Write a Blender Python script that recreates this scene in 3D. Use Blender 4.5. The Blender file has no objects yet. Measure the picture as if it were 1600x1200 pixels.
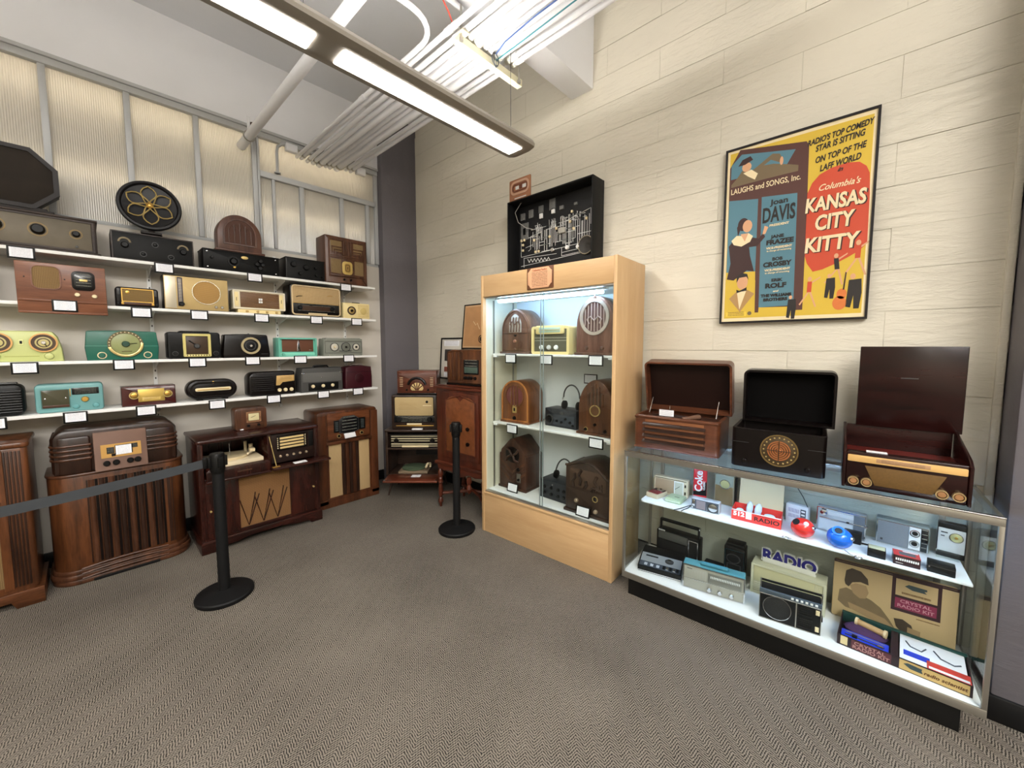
import bpy, bmesh, math, random
from math import sin, cos, pi, radians, hypot, atan2
from mathutils import Vector, Matrix
random.seed(7)
SC = bpy.context.scene
COL = SC.collection

# ------------------------------------------------------------------ camera, world, exposure
cam = bpy.data.objects.new('camera', bpy.data.cameras.new('camera'))
COL.objects.link(cam)
cam.location = (0, 0, 1.6)
cam.rotation_euler = (radians(90) - math.atan(48 / 615), 0, radians(42.8 - 90))
cam.data.sensor_width = 36
cam.data.lens = 615 / 1600 * 36
cam.data.shift_y = -12 / 1600
cam.data.clip_start = 0.05
SC.camera = cam
W = bpy.data.worlds.new('world'); SC.world = W; W.use_nodes = True
W.node_tree.nodes['Background'].inputs[0].default_value = (0.8, 0.85, 1, 1)
W.node_tree.nodes['Background'].inputs[1].default_value = 0.02
SC.view_settings.view_transform = 'Standard'
SC.view_settings.look = 'None'
SC.view_settings.gamma = 1
SC.view_settings.use_curve_mapping = False
SC.view_settings.exposure = 1.3
SC.cycles.max_bounces = 8
SC.cycles.diffuse_bounces = 4
SC.cycles.glossy_bounces = 4
SC.cycles.transmission_bounces = 6
SC.cycles.transparent_max_bounces = 12
SC.cycles.caustics_reflective = False
SC.cycles.caustics_refractive = False
SC.cycles.sample_clamp_indirect = 4
SC.cycles.use_denoising = True
LED_MAIN, LED_CASE, LED_COUNTER, GLOW_BEHIND = 17.0, 25.0, 25.0, 9.0

def area(name, loc, rot, sx, sy, power, col):
    l = bpy.data.lights.new(name, 'AREA'); l.shape = 'RECTANGLE'; l.size = sx; l.size_y = sy
    l.energy = power; l.color = col
    o = bpy.data.objects.new(name, l); COL.objects.link(o); o.location = loc; o.rotation_euler = rot
    return o
area('fill_behind_partition', (-0.3, 6.2, 2.9), (radians(-90), 0, 0), 5.5, 1.6, 16, (1, 0.96, 0.9))  # unseen fill added so the translucent panes glow
area('fill_room_far', (-1.6, -2.6, 3.95), (radians(18), 0, 0), 4.0, 1.6, 170, (1, 0.98, 0.95))  # unseen fill added behind the camera for the lintel and walls

# ------------------------------------------------------------------ materials
def lin(c):
    return tuple((v / 255 / 12.92 if v <= 10 else ((v / 255 + .055) / 1.055) ** 2.4) for v in c) + (1,)
MATS = {}
def mat(name, col, rough=.5, metal=0, emit=0, spec=.35, bump=None, coat=0, noise=None):
    """plain material; noise=(scale, amount) mottles the colour, bump=(scale, strength)"""
    key = name
    if key in MATS: return MATS[key]
    m = bpy.data.materials.new(name); m.use_nodes = True
    n = m.node_tree.nodes; k = m.node_tree.links; b = n['Principled BSDF']
    b.inputs['Base Color'].default_value = lin(col)
    b.inputs['Roughness'].default_value = rough
    b.inputs['Metallic'].default_value = metal
    b.inputs['Specular IOR Level'].default_value = spec
    b.inputs['Coat Weight'].default_value = coat
    if emit:
        b.inputs['Emission Color'].default_value = lin(col); b.inputs['Emission Strength'].default_value = emit
    if noise or bump:
        tc = n.new('ShaderNodeTexCoord')
        if noise:
            t = n.new('ShaderNodeTexNoise'); t.inputs['Scale'].default_value = noise[0]; t.inputs['Detail'].default_value = 4
            k.new(tc.outputs['Object'], t.inputs['Vector'])
            mx = n.new('ShaderNodeMix'); mx.data_type = 'RGBA'
            a = noise[1]
            mx.inputs[6].default_value = tuple(min(1, v * (1 - a)) for v in lin(col)[:3]) + (1,)
            mx.inputs[7].default_value = tuple(min(1, v * (1 + a)) for v in lin(col)[:3]) + (1,)
            k.new(t.outputs['Fac'], mx.inputs[0]); k.new(mx.outputs[2], b.inputs['Base Color'])
        if bump:
            t = n.new('ShaderNodeTexNoise'); t.inputs['Scale'].default_value = bump[0]; t.inputs['Detail'].default_value = 6
            k.new(tc.outputs['Object'], t.inputs['Vector'])
            bp = n.new('ShaderNodeBump'); bp.inputs['Strength'].default_value = bump[1]; bp.inputs['Distance'].default_value = .01
            k.new(t.outputs['Fac'], bp.inputs['Height']); k.new(bp.outputs[0], b.inputs['Normal'])
    MATS[key] = m
    return m

def wood(name, c1, c2, axis='z', rough=.32, scale=14, coat=.25):
    if name in MATS: return MATS[name]
    m = bpy.data.materials.new(name); m.use_nodes = True
    n = m.node_tree.nodes; k = m.node_tree.links; b = n['Principled BSDF']
    tc = n.new('ShaderNodeTexCoord'); mp = n.new('ShaderNodeMapping')
    s = {'x': (.12, 1, 1), 'y': (1, .12, 1), 'z': (1, 1, .12)}[axis]
    mp.inputs['Scale'].default_value = s
    k.new(tc.outputs['Object'], mp.inputs['Vector'])
    t = n.new('ShaderNodeTexNoise'); t.inputs['Scale'].default_value = scale; t.inputs['Detail'].default_value = 6; t.inputs['Distortion'].default_value = .8
    k.new(mp.outputs[0], t.inputs['Vector'])
    t2 = n.new('ShaderNodeTexNoise'); t2.inputs['Scale'].default_value = scale * 9; t2.inputs['Detail'].default_value = 3
    k.new(mp.outputs[0], t2.inputs['Vector'])
    ad = n.new('ShaderNodeMath'); ad.operation = 'MULTIPLY_ADD'; ad.inputs[1].default_value = .35; 
    k.new(t2.outputs['Fac'], ad.inputs[0]); k.new(t.outputs['Fac'], ad.inputs[2])
    cr = n.new('ShaderNodeValToRGB'); cr.color_ramp.elements[0].position = .48; cr.color_ramp.elements[1].position = .86
    cr.color_ramp.elements[0].color = lin(c2); cr.color_ramp.elements[1].color = lin(c1)
    k.new(ad.outputs[0], cr.inputs[0]); k.new(cr.outputs[0], b.inputs['Base Color'])
    b.inputs['Roughness'].default_value = rough; b.inputs['Coat Weight'].default_value = coat * .7; b.inputs['Coat Roughness'].default_value = .2; b.inputs['Specular IOR Level'].default_value = .3
    MATS[name] = m
    return m

def cloth(name, c1, c2, scale=260, rough=.9):
    """woven speaker cloth"""
    if name in MATS: return MATS[name]
    m = bpy.data.materials.new(name); m.use_nodes = True
    n = m.node_tree.nodes; k = m.node_tree.links; b = n['Principled BSDF']
    tc = n.new('ShaderNodeTexCoord')
    w1 = n.new('ShaderNodeTexWave'); w1.inputs['Scale'].default_value = scale / 6; w1.bands_direction = 'X'; w1.inputs['Distortion'].default_value = 2
    w2 = n.new('ShaderNodeTexWave'); w2.inputs['Scale'].default_value = scale / 6; w2.bands_direction = 'Z'; w2.inputs['Distortion'].default_value = 2
    k.new(tc.outputs['Object'], w1.inputs['Vector']); k.new(tc.outputs['Object'], w2.inputs['Vector'])
    mu = n.new('ShaderNodeMath'); mu.operation = 'MULTIPLY'
    k.new(w1.outputs['Fac'], mu.inputs[0]); k.new(w2.outputs['Fac'], mu.inputs[1])
    mx = n.new('ShaderNodeMix'); mx.data_type = 'RGBA'; mx.inputs[6].default_value = lin(c2); mx.inputs[7].default_value = lin(c1)
    k.new(mu.outputs[0], mx.inputs[0]); k.new(mx.outputs[2], b.inputs['Base Color'])
    b.inputs['Roughness'].default_value = rough
    MATS[name] = m
    return m

def lines(name, c1, c2, freq, axis='z', rough=.6, duty=.5, ragged=True):
    """printed lines (small text too small to read, tuning scales)"""
    if name in MATS: return MATS[name]
    m = bpy.data.materials.new(name); m.use_nodes = True
    n = m.node_tree.nodes; k = m.node_tree.links; b = n['Principled BSDF']
    tc = n.new('ShaderNodeTexCoord'); sp = n.new('ShaderNodeSeparateXYZ'); k.new(tc.outputs['Generated'], sp.inputs[0])
    mu = n.new('ShaderNodeMath'); mu.operation = 'MULTIPLY'; mu.inputs[1].default_value = freq
    k.new(sp.outputs[{'x': 0, 'y': 1, 'z': 2}[axis]], mu.inputs[0])
    fr = n.new('ShaderNodeMath'); fr.operation = 'FRACT'; k.new(mu.outputs[0], fr.inputs[0])
    gt = n.new('ShaderNodeMath'); gt.operation = 'GREATER_THAN'; gt.inputs[1].default_value = 1 - duty; k.new(fr.outputs[0], gt.inputs[0])
    out = gt.outputs[0]
    if ragged:
        t = n.new('ShaderNodeTexNoise'); t.inputs['Scale'].default_value = 22; k.new(tc.outputs['Generated'], t.inputs['Vector'])
        g2 = n.new('ShaderNodeMath'); g2.operation = 'GREATER_THAN'; g2.inputs[1].default_value = .42; k.new(t.outputs['Fac'], g2.inputs[0])
        o = 0 if axis == 'z' else 2
        lo = n.new('ShaderNodeMath'); lo.operation = 'COMPARE'; lo.inputs[1].default_value = .5; lo.inputs[2].default_value = .4; k.new(sp.outputs[o], lo.inputs[0])
        p1 = n.new('ShaderNodeMath'); p1.operation = 'MULTIPLY'; k.new(gt.outputs[0], p1.inputs[0]); k.new(g2.outputs[0], p1.inputs[1])
        p2 = n.new('ShaderNodeMath'); p2.operation = 'MULTIPLY'; k.new(p1.outputs[0], p2.inputs[0]); k.new(lo.outputs[0], p2.inputs[1]); out = p2.outputs[0]
    mx = n.new('ShaderNodeMix'); mx.data_type = 'RGBA'; mx.inputs[6].default_value = lin(c1); mx.inputs[7].default_value = lin(c2)
    k.new(out, mx.inputs[0]); k.new(mx.outputs[2], b.inputs['Base Color'])
    b.inputs['Roughness'].default_value = rough
    MATS[name] = m
    return m

def glass(name, tint=(235, 245, 245), refl=.08):
    """thin pane: see-through with a weak mirror reflection"""
    if name in MATS: return MATS[name]
    m = bpy.data.materials.new(name); m.use_nodes = True
    n = m.node_tree.nodes; k = m.node_tree.links; n.remove(n['Principled BSDF'])
    tr = n.new('ShaderNodeBsdfTransparent'); tr.inputs[0].default_value = lin(tint)
    gl = n.new('ShaderNodeBsdfGlossy'); gl.inputs['Roughness'].default_value = .02
    lw0 = n.new('ShaderNodeLayerWeight'); lw0.inputs[0].default_value = .5
    pw = n.new('ShaderNodeMath'); pw.operation = 'POWER'; pw.inputs[1].default_value = 4; k.new(lw0.outputs['Facing'], pw.inputs[0])
    lw = n.new('ShaderNodeMath'); lw.operation = 'MULTIPLY_ADD'; lw.inputs[1].default_value = .5; lw.inputs[2].default_value = refl * .4; k.new(pw.outputs[0], lw.inputs[0])
    mx = n.new('ShaderNodeMixShader'); k.new(lw.outputs[0], mx.inputs[0]); k.new(tr.outputs[0], mx.inputs[1]); k.new(gl.outputs[0], mx.inputs[2])
    k.new(mx.outputs[0], n['Material Output'].inputs[0])
    MATS[name] = m
    return m

# ------------------------------------------------------------------ mesh helpers
def rings(bm, rs, caps=True):
    vs = [[bm.verts.new(p) for p in r] for r in rs]
    n = len(rs[0])
    for a, b in zip(vs, vs[1:]):
        for i in range(n):
            bm.faces.new((a[i], a[(i + 1) % n], b[(i + 1) % n], b[i]))
    if caps:
        bm.faces.new(vs[0]); bm.faces.new(vs[-1][::-1])

AX = {'y': lambda p, t: (p[0], t, p[1]), 'x': lambda p, t: (t, p[0], p[1]), 'z': lambda p, t: (p[0], p[1], t)}
def inset(pts, d):
    n = len(pts); out = []
    area2 = sum(pts[i][0] * pts[(i + 1) % n][1] - pts[(i + 1) % n][0] * pts[i][1] for i in range(n))
    s = 1 if area2 > 0 else -1
    for i in range(n):
        p0, p, p1 = pts[i - 1], pts[i], pts[(i + 1) % n]
        def nm(a, b):
            dx, dy = b[0] - a[0], b[1] - a[1]; l = hypot(dx, dy) or 1e-9
            return (-dy / l * s, dx / l * s)
        n0, n1 = nm(p0, p), nm(p, p1)
        mx, my = n0[0] + n1[0], n0[1] + n1[1]
        q = mx * mx + my * my
        f = 2 / q if q > .25 else 2 / .25
        f = min(f, 1.6)
        out.append((p[0] + mx * f * d / 1, p[1] + my * f * d / 1) if q > 1e-6 else p)
    return out
def ext(bm, pts, a, b, bev=0, axis='y', back=True):
    f = AX[axis]
    if bev <= 0:
        rings(bm, [[f(p, a) for p in pts], [f(p, b) for p in pts]])
        return bm
    i1, i2 = inset(pts, bev), inset(pts, bev * .3)
    s = 1 if b > a else -1
    r = [[f(p, a) for p in i1], [f(p, a + s * bev * .3) for p in i2], [f(p, a + s * bev) for p in pts]]
    if back:
        r += [[f(p, b - s * bev) for p in pts], [f(p, b - s * bev * .3) for p in i2], [f(p, b) for p in i1]]
    else:
        r += [[f(p, b) for p in pts]]
    rings(bm, r)
    return bm
def rr(x0, z0, x1, z1, r=0, n=5):
    """rounded rectangle outline; r number or four corner radii from bottom left anticlockwise"""
    R = [r] * 4 if not isinstance(r, (tuple, list)) else list(r)
    out = []
    for (cx, cz, sx, sz, a0), q in zip(((x0, z0, 1, 1, 180), (x1, z0, -1, 1, 270), (x1, z1, -1, -1, 0), (x0, z1, 1, -1, 90)), R):
        if q <= 1e-5: out.append((cx, cz)); continue
        for i in range(n + 1):
            t = radians(a0 + 90 * i / n)
            out.append((cx + sx * q + q * cos(t), cz + sz * q + q * sin(t)))
    return out
def arch(w, h, rise=None, n=20, power=2.0, x0=0, z0=0):
    """tombstone or cathedral outline: straight sides then an arched top of height rise"""
    rise = rise or w / 2
    out = [(x0 - w / 2, z0), (x0 + w / 2, z0)]
    for i in range(n + 1):
        t = pi * i / n
        c, s = cos(t), sin(t)
        out.append((x0 + w / 2 * math.copysign(abs(c) ** (2 / power), c), z0 + h - rise + rise * abs(s) ** (2 / power)))
    return out
def circ(cx, cz, r, n=28, rz=None):
    rz = rz or r
    return [(cx + r * cos(2 * pi * i / n), cz + rz * sin(2 * pi * i / n)) for i in range(n)]
def box(bm, x0, x1, y0, y1, z0, z1, bev=0):
    if bev <= 0: return ext(bm, [(x0, z0), (x1, z0), (x1, z1), (x0, z1)], y0, y1)
    r = bev
    return ext(bm, rr(x0, z0, x1, z1, r, 2), y0, y1, r * .999)
def frame_of(d):
    d = Vector(d).normalized()
    u = d.cross(Vector((0, 0, 1)))
    if u.length < 1e-4: u = Vector((1, 0, 0))
    u.normalize(); return u, d.cross(u).normalized()
def tube(bm, pts, r, n=10, closed=False):
    pts = [Vector(p) for p in pts]; m = len(pts)
    rs = []
    pu = None
    for i, p in enumerate(pts):
        if closed: d = pts[(i + 1) % m] - pts[i - 1]
        else: d = pts[min(i + 1, m - 1)] - pts[max(i - 1, 0)]
        d.normalize()
        if pu is None: u, v = frame_of(d)
        else:
            u = (pu - d * pu.dot(d))
            if u.length < 1e-5: u, v = frame_of(d)
            else: u.normalize(); v = d.cross(u)
        pu = u
        q = r[i] if isinstance(r, (list, tuple)) else r
        rs.append([p + u * (q * cos(2 * pi * k / n)) + v * (q * sin(2 * pi * k / n)) for k in range(n)])
    if closed: rs.append(rs[0]); rings(bm, rs, False)
    else: rings(bm, rs)
    return bm
def cyl(bm, p0, p1, r0, r1=None, n=16):
    return tube(bm, [p0, p1], [r0, r0 if r1 is None else r1], n)
def lathe(bm, prof, c=(0, 0, 0), axis='z', n=24):
    """profile of (radius, height) along an axis"""
    rs = []
    for r, h in prof:
        r = max(r, 1e-4); q = []
        for k in range(n):
            a, b = r * cos(2 * pi * k / n), r * sin(2 * pi * k / n)
            p = {'z': (a, b, h), 'y': (a, h, b), 'x': (h, a, b)}[axis]
            q.append((c[0] + p[0], c[1] + p[1], c[2] + p[2]))
        rs.append(q)
    rings(bm, rs); return bm
def obj(name, bm, m, parent=None, sharp=32):
    bmesh.ops.remove_doubles(bm, verts=bm.verts, dist=1e-6)
    bmesh.ops.recalc_face_normals(bm, faces=bm.faces)
    me = bpy.data.meshes.new(name); bm.to_mesh(me); bm.free()
    me.materials.append(m)
    me.shade_smooth(); me.set_sharp_from_angle(angle=radians(sharp))
    o = bpy.data.objects.new(name, me); COL.objects.link(o)
    if parent is not None: o.parent = parent
    return o
NB = bmesh.new
def tag(o, label=None, cat=None, group=None, kind=None):
    if label: o['label'] = label
    if cat: o['category'] = cat
    if group: o['group'] = group
    if kind: o['kind'] = kind
    return o
def thing(name, label, cat, loc=(0, 0, 0), rotz=0, group=None, tilt=0):
    o = bpy.data.objects.new(name, None); COL.objects.link(o); o.empty_display_size = .1
    o.location = loc; o.rotation_euler = (radians(tilt), 0, radians(rotz))
    return tag(o, label, cat, group)
def text(s, m, parent, loc, size, rot=(90, 0, 0), bold=0, shear=0, align='CENTER', sx=1, depth=.0006, space=1, name='lettering'):
    c = bpy.data.curves.new('t', 'FONT'); c.body = s; c.size = size; c.align_x = align; c.align_y = 'CENTER'
    c.offset = bold; c.shear = shear; c.extrude = depth; c.space_character = space; c.resolution_u = 3
    o = bpy.data.objects.new('t', c)
    me = bpy.data.meshes.new_from_object(o); bpy.data.objects.remove(o); bpy.data.curves.remove(c)
    me.name = name; me.materials.clear(); me.materials.append(m)
    o = bpy.data.objects.new(name, me); COL.objects.link(o); o.parent = parent
    o.location = loc; o.rotation_euler = tuple(radians(a) for a in rot); o.scale = (sx, 1, 1)
    return o

class Set:
    """a box-like thing; x across the front, y from the front (0) to the back, z up; details are given in fractions u, v of the front"""
    def __init__(s, name, label, cat, loc, rot, w, h, d, group=None, tilt=0):
        s.r = thing(name, label, cat, loc, rot, group, tilt); s.w, s.h, s.d = w, h, d; s.y = 0.0
    def P(s, u, v): return ((u - .5) * s.w, v * s.h)
    def body(s, m, pts=None, y0=0, y1=None, bev=.006, rad=.01, name='body', back=True):
        if pts is None: pts = rr(-s.w / 2, 0, s.w / 2, s.h, rad)
        return obj(name, ext(NB(), pts, y0, s.d if y1 is None else y1, bev, back=back), m, s.r)
    def shp(s, name, m, pts, t=.004, y=None, par=None, bev=None, deep=.002):
        y = s.y if y is None else y
        if bev is None: bev = min(.0015, t * .35)
        return obj(name, ext(NB(), pts, y - t, y + deep, bev, back=False), m, par or s.r)
    def pl(s, name, m, u0, v0, u1, v1, t=.004, rad=0, y=None, par=None, bev=None, deep=.002):
        a, b = s.P(u0, v0), s.P(u1, v1)
        return s.shp(name, m, rr(a[0], a[1], b[0], b[1], rad, 4), t, y, par, bev, deep)
    def pg(s, name, m, uv, t=.004, y=None, par=None):
        return s.shp(name, m, [s.P(*q) for q in uv], t, y, par)
    def dk(s, name, m, u, v, rad, t=.004, y=None, par=None, n=28, rz=None):
        c = s.P(u, v)
        return s.shp(name, m, circ(c[0], c[1], rad, n, rz), t, y, par)
    def fr(s, name, m, u0, v0, u1, v1, wd, t=.006, rad=0, y=None, par=None, deep=.002):
        """rectangular moulding ring"""
        a, b = s.P(u0, v0), s.P(u1, v1); y = s.y if y is None else y
        o = rr(a[0], a[1], b[0], b[1], rad, 4); i = rr(a[0] + wd, a[1] + wd, b[0] - wd, b[1] - wd, max(0, rad - wd) if rad > wd else (0 if not rad else .0005), 4)
        return s.loop(name, m, o, i, t, y, par, deep)
    def loop(s, name, m, o, i, t, y, par=None, deep=.002):
        bm = NB()
        rings(bm, [[(p[0], y + deep, p[1]) for p in o], [(p[0], y - t, p[1]) for p in o], [(p[0], y - t, p[1]) for p in i], [(p[0], y + deep, p[1]) for p in i], [(p[0], y + deep, p[1]) for p in o]], False)
        return obj(name, bm, m, par or s.r)
    def rg(s, name, m, u, v, R, wd, t=.006, y=None, par=None, n=32, rz=None):
        c = s.P(u, v); y = s.y if y is None else y; rz = rz or R
        return s.loop(name, m, circ(c[0], c[1], R, n, rz), circ(c[0], c[1], R - wd, n, rz - wd), t, y, par)
    def kb(s, m, u, v, rad=.012, l=.014, y=None, name='knob', par=None, n=18, taper=.85):
        c = s.P(u, v); y = s.y if y is None else y
        o = obj(name, lathe(NB(), [(rad * 1.02, .002), (rad * 1.02, -l * .35), (rad * taper, -l * .9), (rad * taper * .85, -l), (0, -l)], (c[0], y, c[1]), 'y', n), m, par or s.r)
        return o
    def bars(s, name, m, u0, v0, u1, v1, n, horiz=True, t=.004, frac=.5, y=None, par=None, rad=.001, bev=None):
        out = []
        for i in range(n):
            if horiz:
                st = (v1 - v0) / n; a = v0 + i * st + st * (1 - frac) / 2
                out.append(s.pl(name, m, u0, a, u1, a + st * frac, t, rad, y, par, bev))
            else:
                st = (u1 - u0) / n; a = u0 + i * st + st * (1 - frac) / 2
                out.append(s.pl(name, m, a, v0, a + st * frac, v1, t, rad, y, par, bev))
        return out
    def tb(s, name, m, pts, rad, par=None, n=8, closed=False):
        return obj(name, tube(NB(), pts, rad, n, closed), m, par or s.r)
    def bx(s, name, m, x0, x1, y0, y1, z0, z1, bev=0, par=None):
        return obj(name, box(NB(), x0, x1, y0, y1, z0, z1, bev), m, par or s.r)
    def tx(s, t, m, u, v, size, y=None, par=None, **k):
        c = s.P(u, v)
        return text(t, m, par or s.r, (c[0], (s.y if y is None else y) - .001, c[1]), size, **k)

# shared colours
BLACK = mat('black_plastic', (9, 9, 9), .42, spec=.25)
BLACKM = mat('black_matte', (11, 11, 12), .6, spec=.25)
BAKE = mat('brown_black_bakelite', (14, 9, 8), .3, spec=.22)
DARKP = mat('dark_radio_panel', (10, 10, 10), .5, spec=.22)
WHITE = mat('white_enamel', (228, 228, 226), .4)
SHELFW = mat('shelf_white', (232, 231, 228), .45)
CREAM = mat('cream_plastic', (226, 206, 150), .35)
IVORY = mat('ivory_knob', (222, 205, 165), .35)
GOLD = mat('gold_metal', (200, 158, 80), .3, .85)
BRASS = mat('brass_dial', (190, 165, 105), .38, .6)
COPPER = mat('copper_metal', (188, 120, 76), .3, .7)
CHROME = mat('chrome', (210, 210, 212), .15, 1)
ALU = mat('satin_aluminium', (168, 164, 154), .38, .85)
GREYM = mat('dark_grey_metal', (70, 70, 70), .4, .5)
WAL = wood('walnut', (88, 54, 36), (48, 28, 18))
WALH = wood('walnut_across', (88, 54, 36), (48, 28, 18), 'x')
MAH = wood('red_mahogany', (58, 25, 18), (26, 10, 8), 'x', .25, coat=.4)
MAHV = wood('red_mahogany_upright', (58, 25, 18), (26, 10, 8), 'z', .25, coat=.4)
ORW = wood('orange_walnut', (100, 59, 33), (50, 27, 15))
ORWH = wood('orange_walnut_across', (100, 59, 33), (50, 27, 15), 'x')
DKW = wood('dark_walnut', (52, 32, 23), (27, 16, 11))
OLDW = wood('weathered_dark_wood', (64, 50, 42), (30, 22, 18), 'x', .5, coat=.05)
CLOTHG = cloth('gold_grille_cloth', (160, 130, 84), (104, 80, 48))
CLOTHB = cloth('beige_grille_cloth', (205, 178, 132), (158, 130, 88))
CLOTHD = cloth('dark_grille_cloth', (84, 66, 48), (44, 33, 24))
PAPER = lines('caption_paper', (238, 238, 242), (192, 192, 200), 7, 'z', .7, .4)
PLAINP = mat('white_paper', (236, 236, 238), .7)
DIALG = lines('dial_scale', (64, 58, 48), (190, 176, 140), 6, 'z', .4, .3)
DARKDIAL = lines('dark_dial_scale', (18, 20, 22), (120, 120, 110), 5, 'z', .2, .2)
GL = glass('clear_glass', (250, 253, 252), .04)

# ------------------------------------------------------------------ the setting
XR, YL, ZC = 2.82, 4.30, 4.20
def struct(name, bm, m, parent=None):
    o = obj(name, bm, m, parent)
    if parent is None: o['kind'] = 'structure'
    return o
def concrete(name, col, s1=3, bstr=.35):
    m = bpy.data.materials.new(name); m.use_nodes = True
    n = m.node_tree.nodes; k = m.node_tree.links; b = n['Principled BSDF']; b.inputs['Roughness'].default_value = .55
    tc = n.new('ShaderNodeTexCoord')
    g = n.new('ShaderNodeNewGeometry')
    t = n.new('ShaderNodeTexNoise'); t.inputs['Scale'].default_value = s1; t.inputs['Detail'].default_value = 5
    k.new(g.outputs['Position'], t.inputs['Vector'])
    mx = n.new('ShaderNodeMix'); mx.data_type = 'RGBA'
    c = lin(col)
    mx.inputs[6].default_value = tuple(v * .9 for v in c[:3]) + (1,); mx.inputs[7].default_value = tuple(min(1, v * 1.08) for v in c[:3]) + (1,)
    k.new(t.outputs['Fac'], mx.inputs[0]); k.new(mx.outputs[2], b.inputs['Base Color'])
    mp = n.new('ShaderNodeMapping'); mp.inputs['Scale'].default_value = (1, .22, 1); k.new(g.outputs['Position'], mp.inputs['Vector'])
    t2 = n.new('ShaderNodeTexNoise'); t2.inputs['Scale'].default_value = 26; t2.inputs['Detail'].default_value = 8; t2.inputs['Roughness'].default_value = .65; t2.inputs['Distortion'].default_value = .6
    k.new(mp.outputs[0], t2.inputs['Vector'])
    t3 = n.new('ShaderNodeTexNoise'); t3.inputs['Scale'].default_value = 1.3; k.new(g.outputs['Position'], t3.inputs['Vector'])
    mr = n.new('ShaderNodeMapRange'); mr.inputs[1].default_value = .35; mr.inputs[2].default_value = .7; mr.inputs[3].default_value = .15; mr.inputs[4].default_value = 1
    k.new(t3.outputs['Fac'], mr.inputs[0])
    mu = n.new('ShaderNodeMath'); mu.operation = 'MULTIPLY'; k.new(t2.outputs['Fac'], mu.inputs[0]); k.new(mr.outputs[0], mu.inputs[1])
    bp = n.new('ShaderNodeBump'); bp.inputs['Strength'].default_value = bstr; bp.inputs['Distance'].default_value = .02
    k.new(mu.outputs[0], bp.inputs['Height']); k.new(bp.outputs[0], b.inputs['Normal'])
    return m
CREAMW = concrete('cream_painted_masonry', (214, 207, 190), 2.2, .9)
GREYW = mat('white_painted_ceiling_concrete', (230, 230, 232), .7, bump=(9, .15), noise=(3, .05))
CEILM = mat('grey_ceiling_concrete', (220, 221, 224), .8, bump=(7, .2), noise=(2, .07))
PILL = concrete('grey_painted_pillar', (98, 94, 98), 3, .25)
PANELW = mat('white_wall_panel', (206, 199, 188), .55, noise=(4, .03))
BASEB = mat('black_rubber_base', (12, 12, 13), .45)
STEELG = mat('grey_painted_steel', (176, 177, 176), .45, bump=(30, .08))

def carpet():
    m = bpy.data.materials.new('woven_carpet'); m.use_nodes = True
    n = m.node_tree.nodes; k = m.node_tree.links; b = n['Principled BSDF']; b.inputs['Roughness'].default_value = .95; b.inputs['Specular IOR Level'].default_value = .1
    g = n.new('ShaderNodeNewGeometry')
    mp = n.new('ShaderNodeMapping'); mp.inputs['Rotation'].default_value = (0, 0, radians(-38)); k.new(g.outputs['Position'], mp.inputs['Vector'])
    sp = n.new('ShaderNodeSeparateXYZ'); k.new(mp.outputs[0], sp.inputs[0])
    def M(op, a, b_=None):
        q = n.new('ShaderNodeMath'); q.operation = op
        for i, v in enumerate((a, b_)):
            if v is None: continue
            if isinstance(v, (int, float)): q.inputs[i].default_value = v
            else: k.new(v, q.inputs[i])
        return q.outputs[0]
    # chevron weave: yarn stripes that change direction every few centimetres
    tri = M('PINGPONG', sp.outputs[1], .034)
    a = M('ADD', sp.outputs[0], tri)
    no = n.new('ShaderNodeTexNoise'); no.inputs['Scale'].default_value = 60; no.inputs['Detail'].default_value = 2; k.new(g.outputs['Position'], no.inputs['Vector'])
    a = M('ADD', a, M('MULTIPLY', no.outputs['Fac'], .012))
    f = M('FRACT', M('MULTIPLY', a, 80))
    f2 = M('PINGPONG', f, .5)
    c = M('FRACT', M('MULTIPLY', M('SUBTRACT', sp.outputs[1], M('MULTIPLY', sp.outputs[0], .35)), 90))
    c2 = M('PINGPONG', c, .5)
    mixv = M('ADD', M('MULTIPLY', f2, 1.35), M('MULTIPLY', c2, .5))
    nb = n.new('ShaderNodeTexNoise'); nb.inputs['Scale'].default_value = 320; k.new(g.outputs['Position'], nb.inputs['Vector'])
    mixv = M('ADD', mixv, M('MULTIPLY', M('SUBTRACT', nb.outputs['Fac'], .5), .85))
    big = n.new('ShaderNodeTexNoise'); big.inputs['Scale'].default_value = 1.6; big.inputs['Detail'].default_value = 5; k.new(g.outputs['Position'], big.inputs['Vector'])
    mixv = M('ADD', mixv, M('MULTIPLY', M('SUBTRACT', big.outputs['Fac'], .5), .35))
    cr = n.new('ShaderNodeValToRGB'); e = cr.color_ramp.elements
    e[0].position = .16; e[0].color = lin((26, 24, 22)); e[1].position = .62; e[1].color = lin((130, 122, 112))
    k.new(mixv, cr.inputs[0]); k.new(cr.outputs[0], b.inputs['Base Color'])
    bp = n.new('ShaderNodeBump'); bp.inputs['Strength'].default_value = .5; bp.inputs['Distance'].default_value = .004
    k.new(mixv, bp.inputs['Height']); k.new(bp.outputs[0], b.inputs['Normal'])
    return m
bm = NB(); box(bm, -4.5, 3.1, -4.5, 8.5, -.1, 0); struct('floor', bm, carpet())
bm = NB(); box(bm, -4.5, 3.1, -4.5, 8.5, ZC, ZC + .1); struct('ceiling', bm, CEILM)
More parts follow.
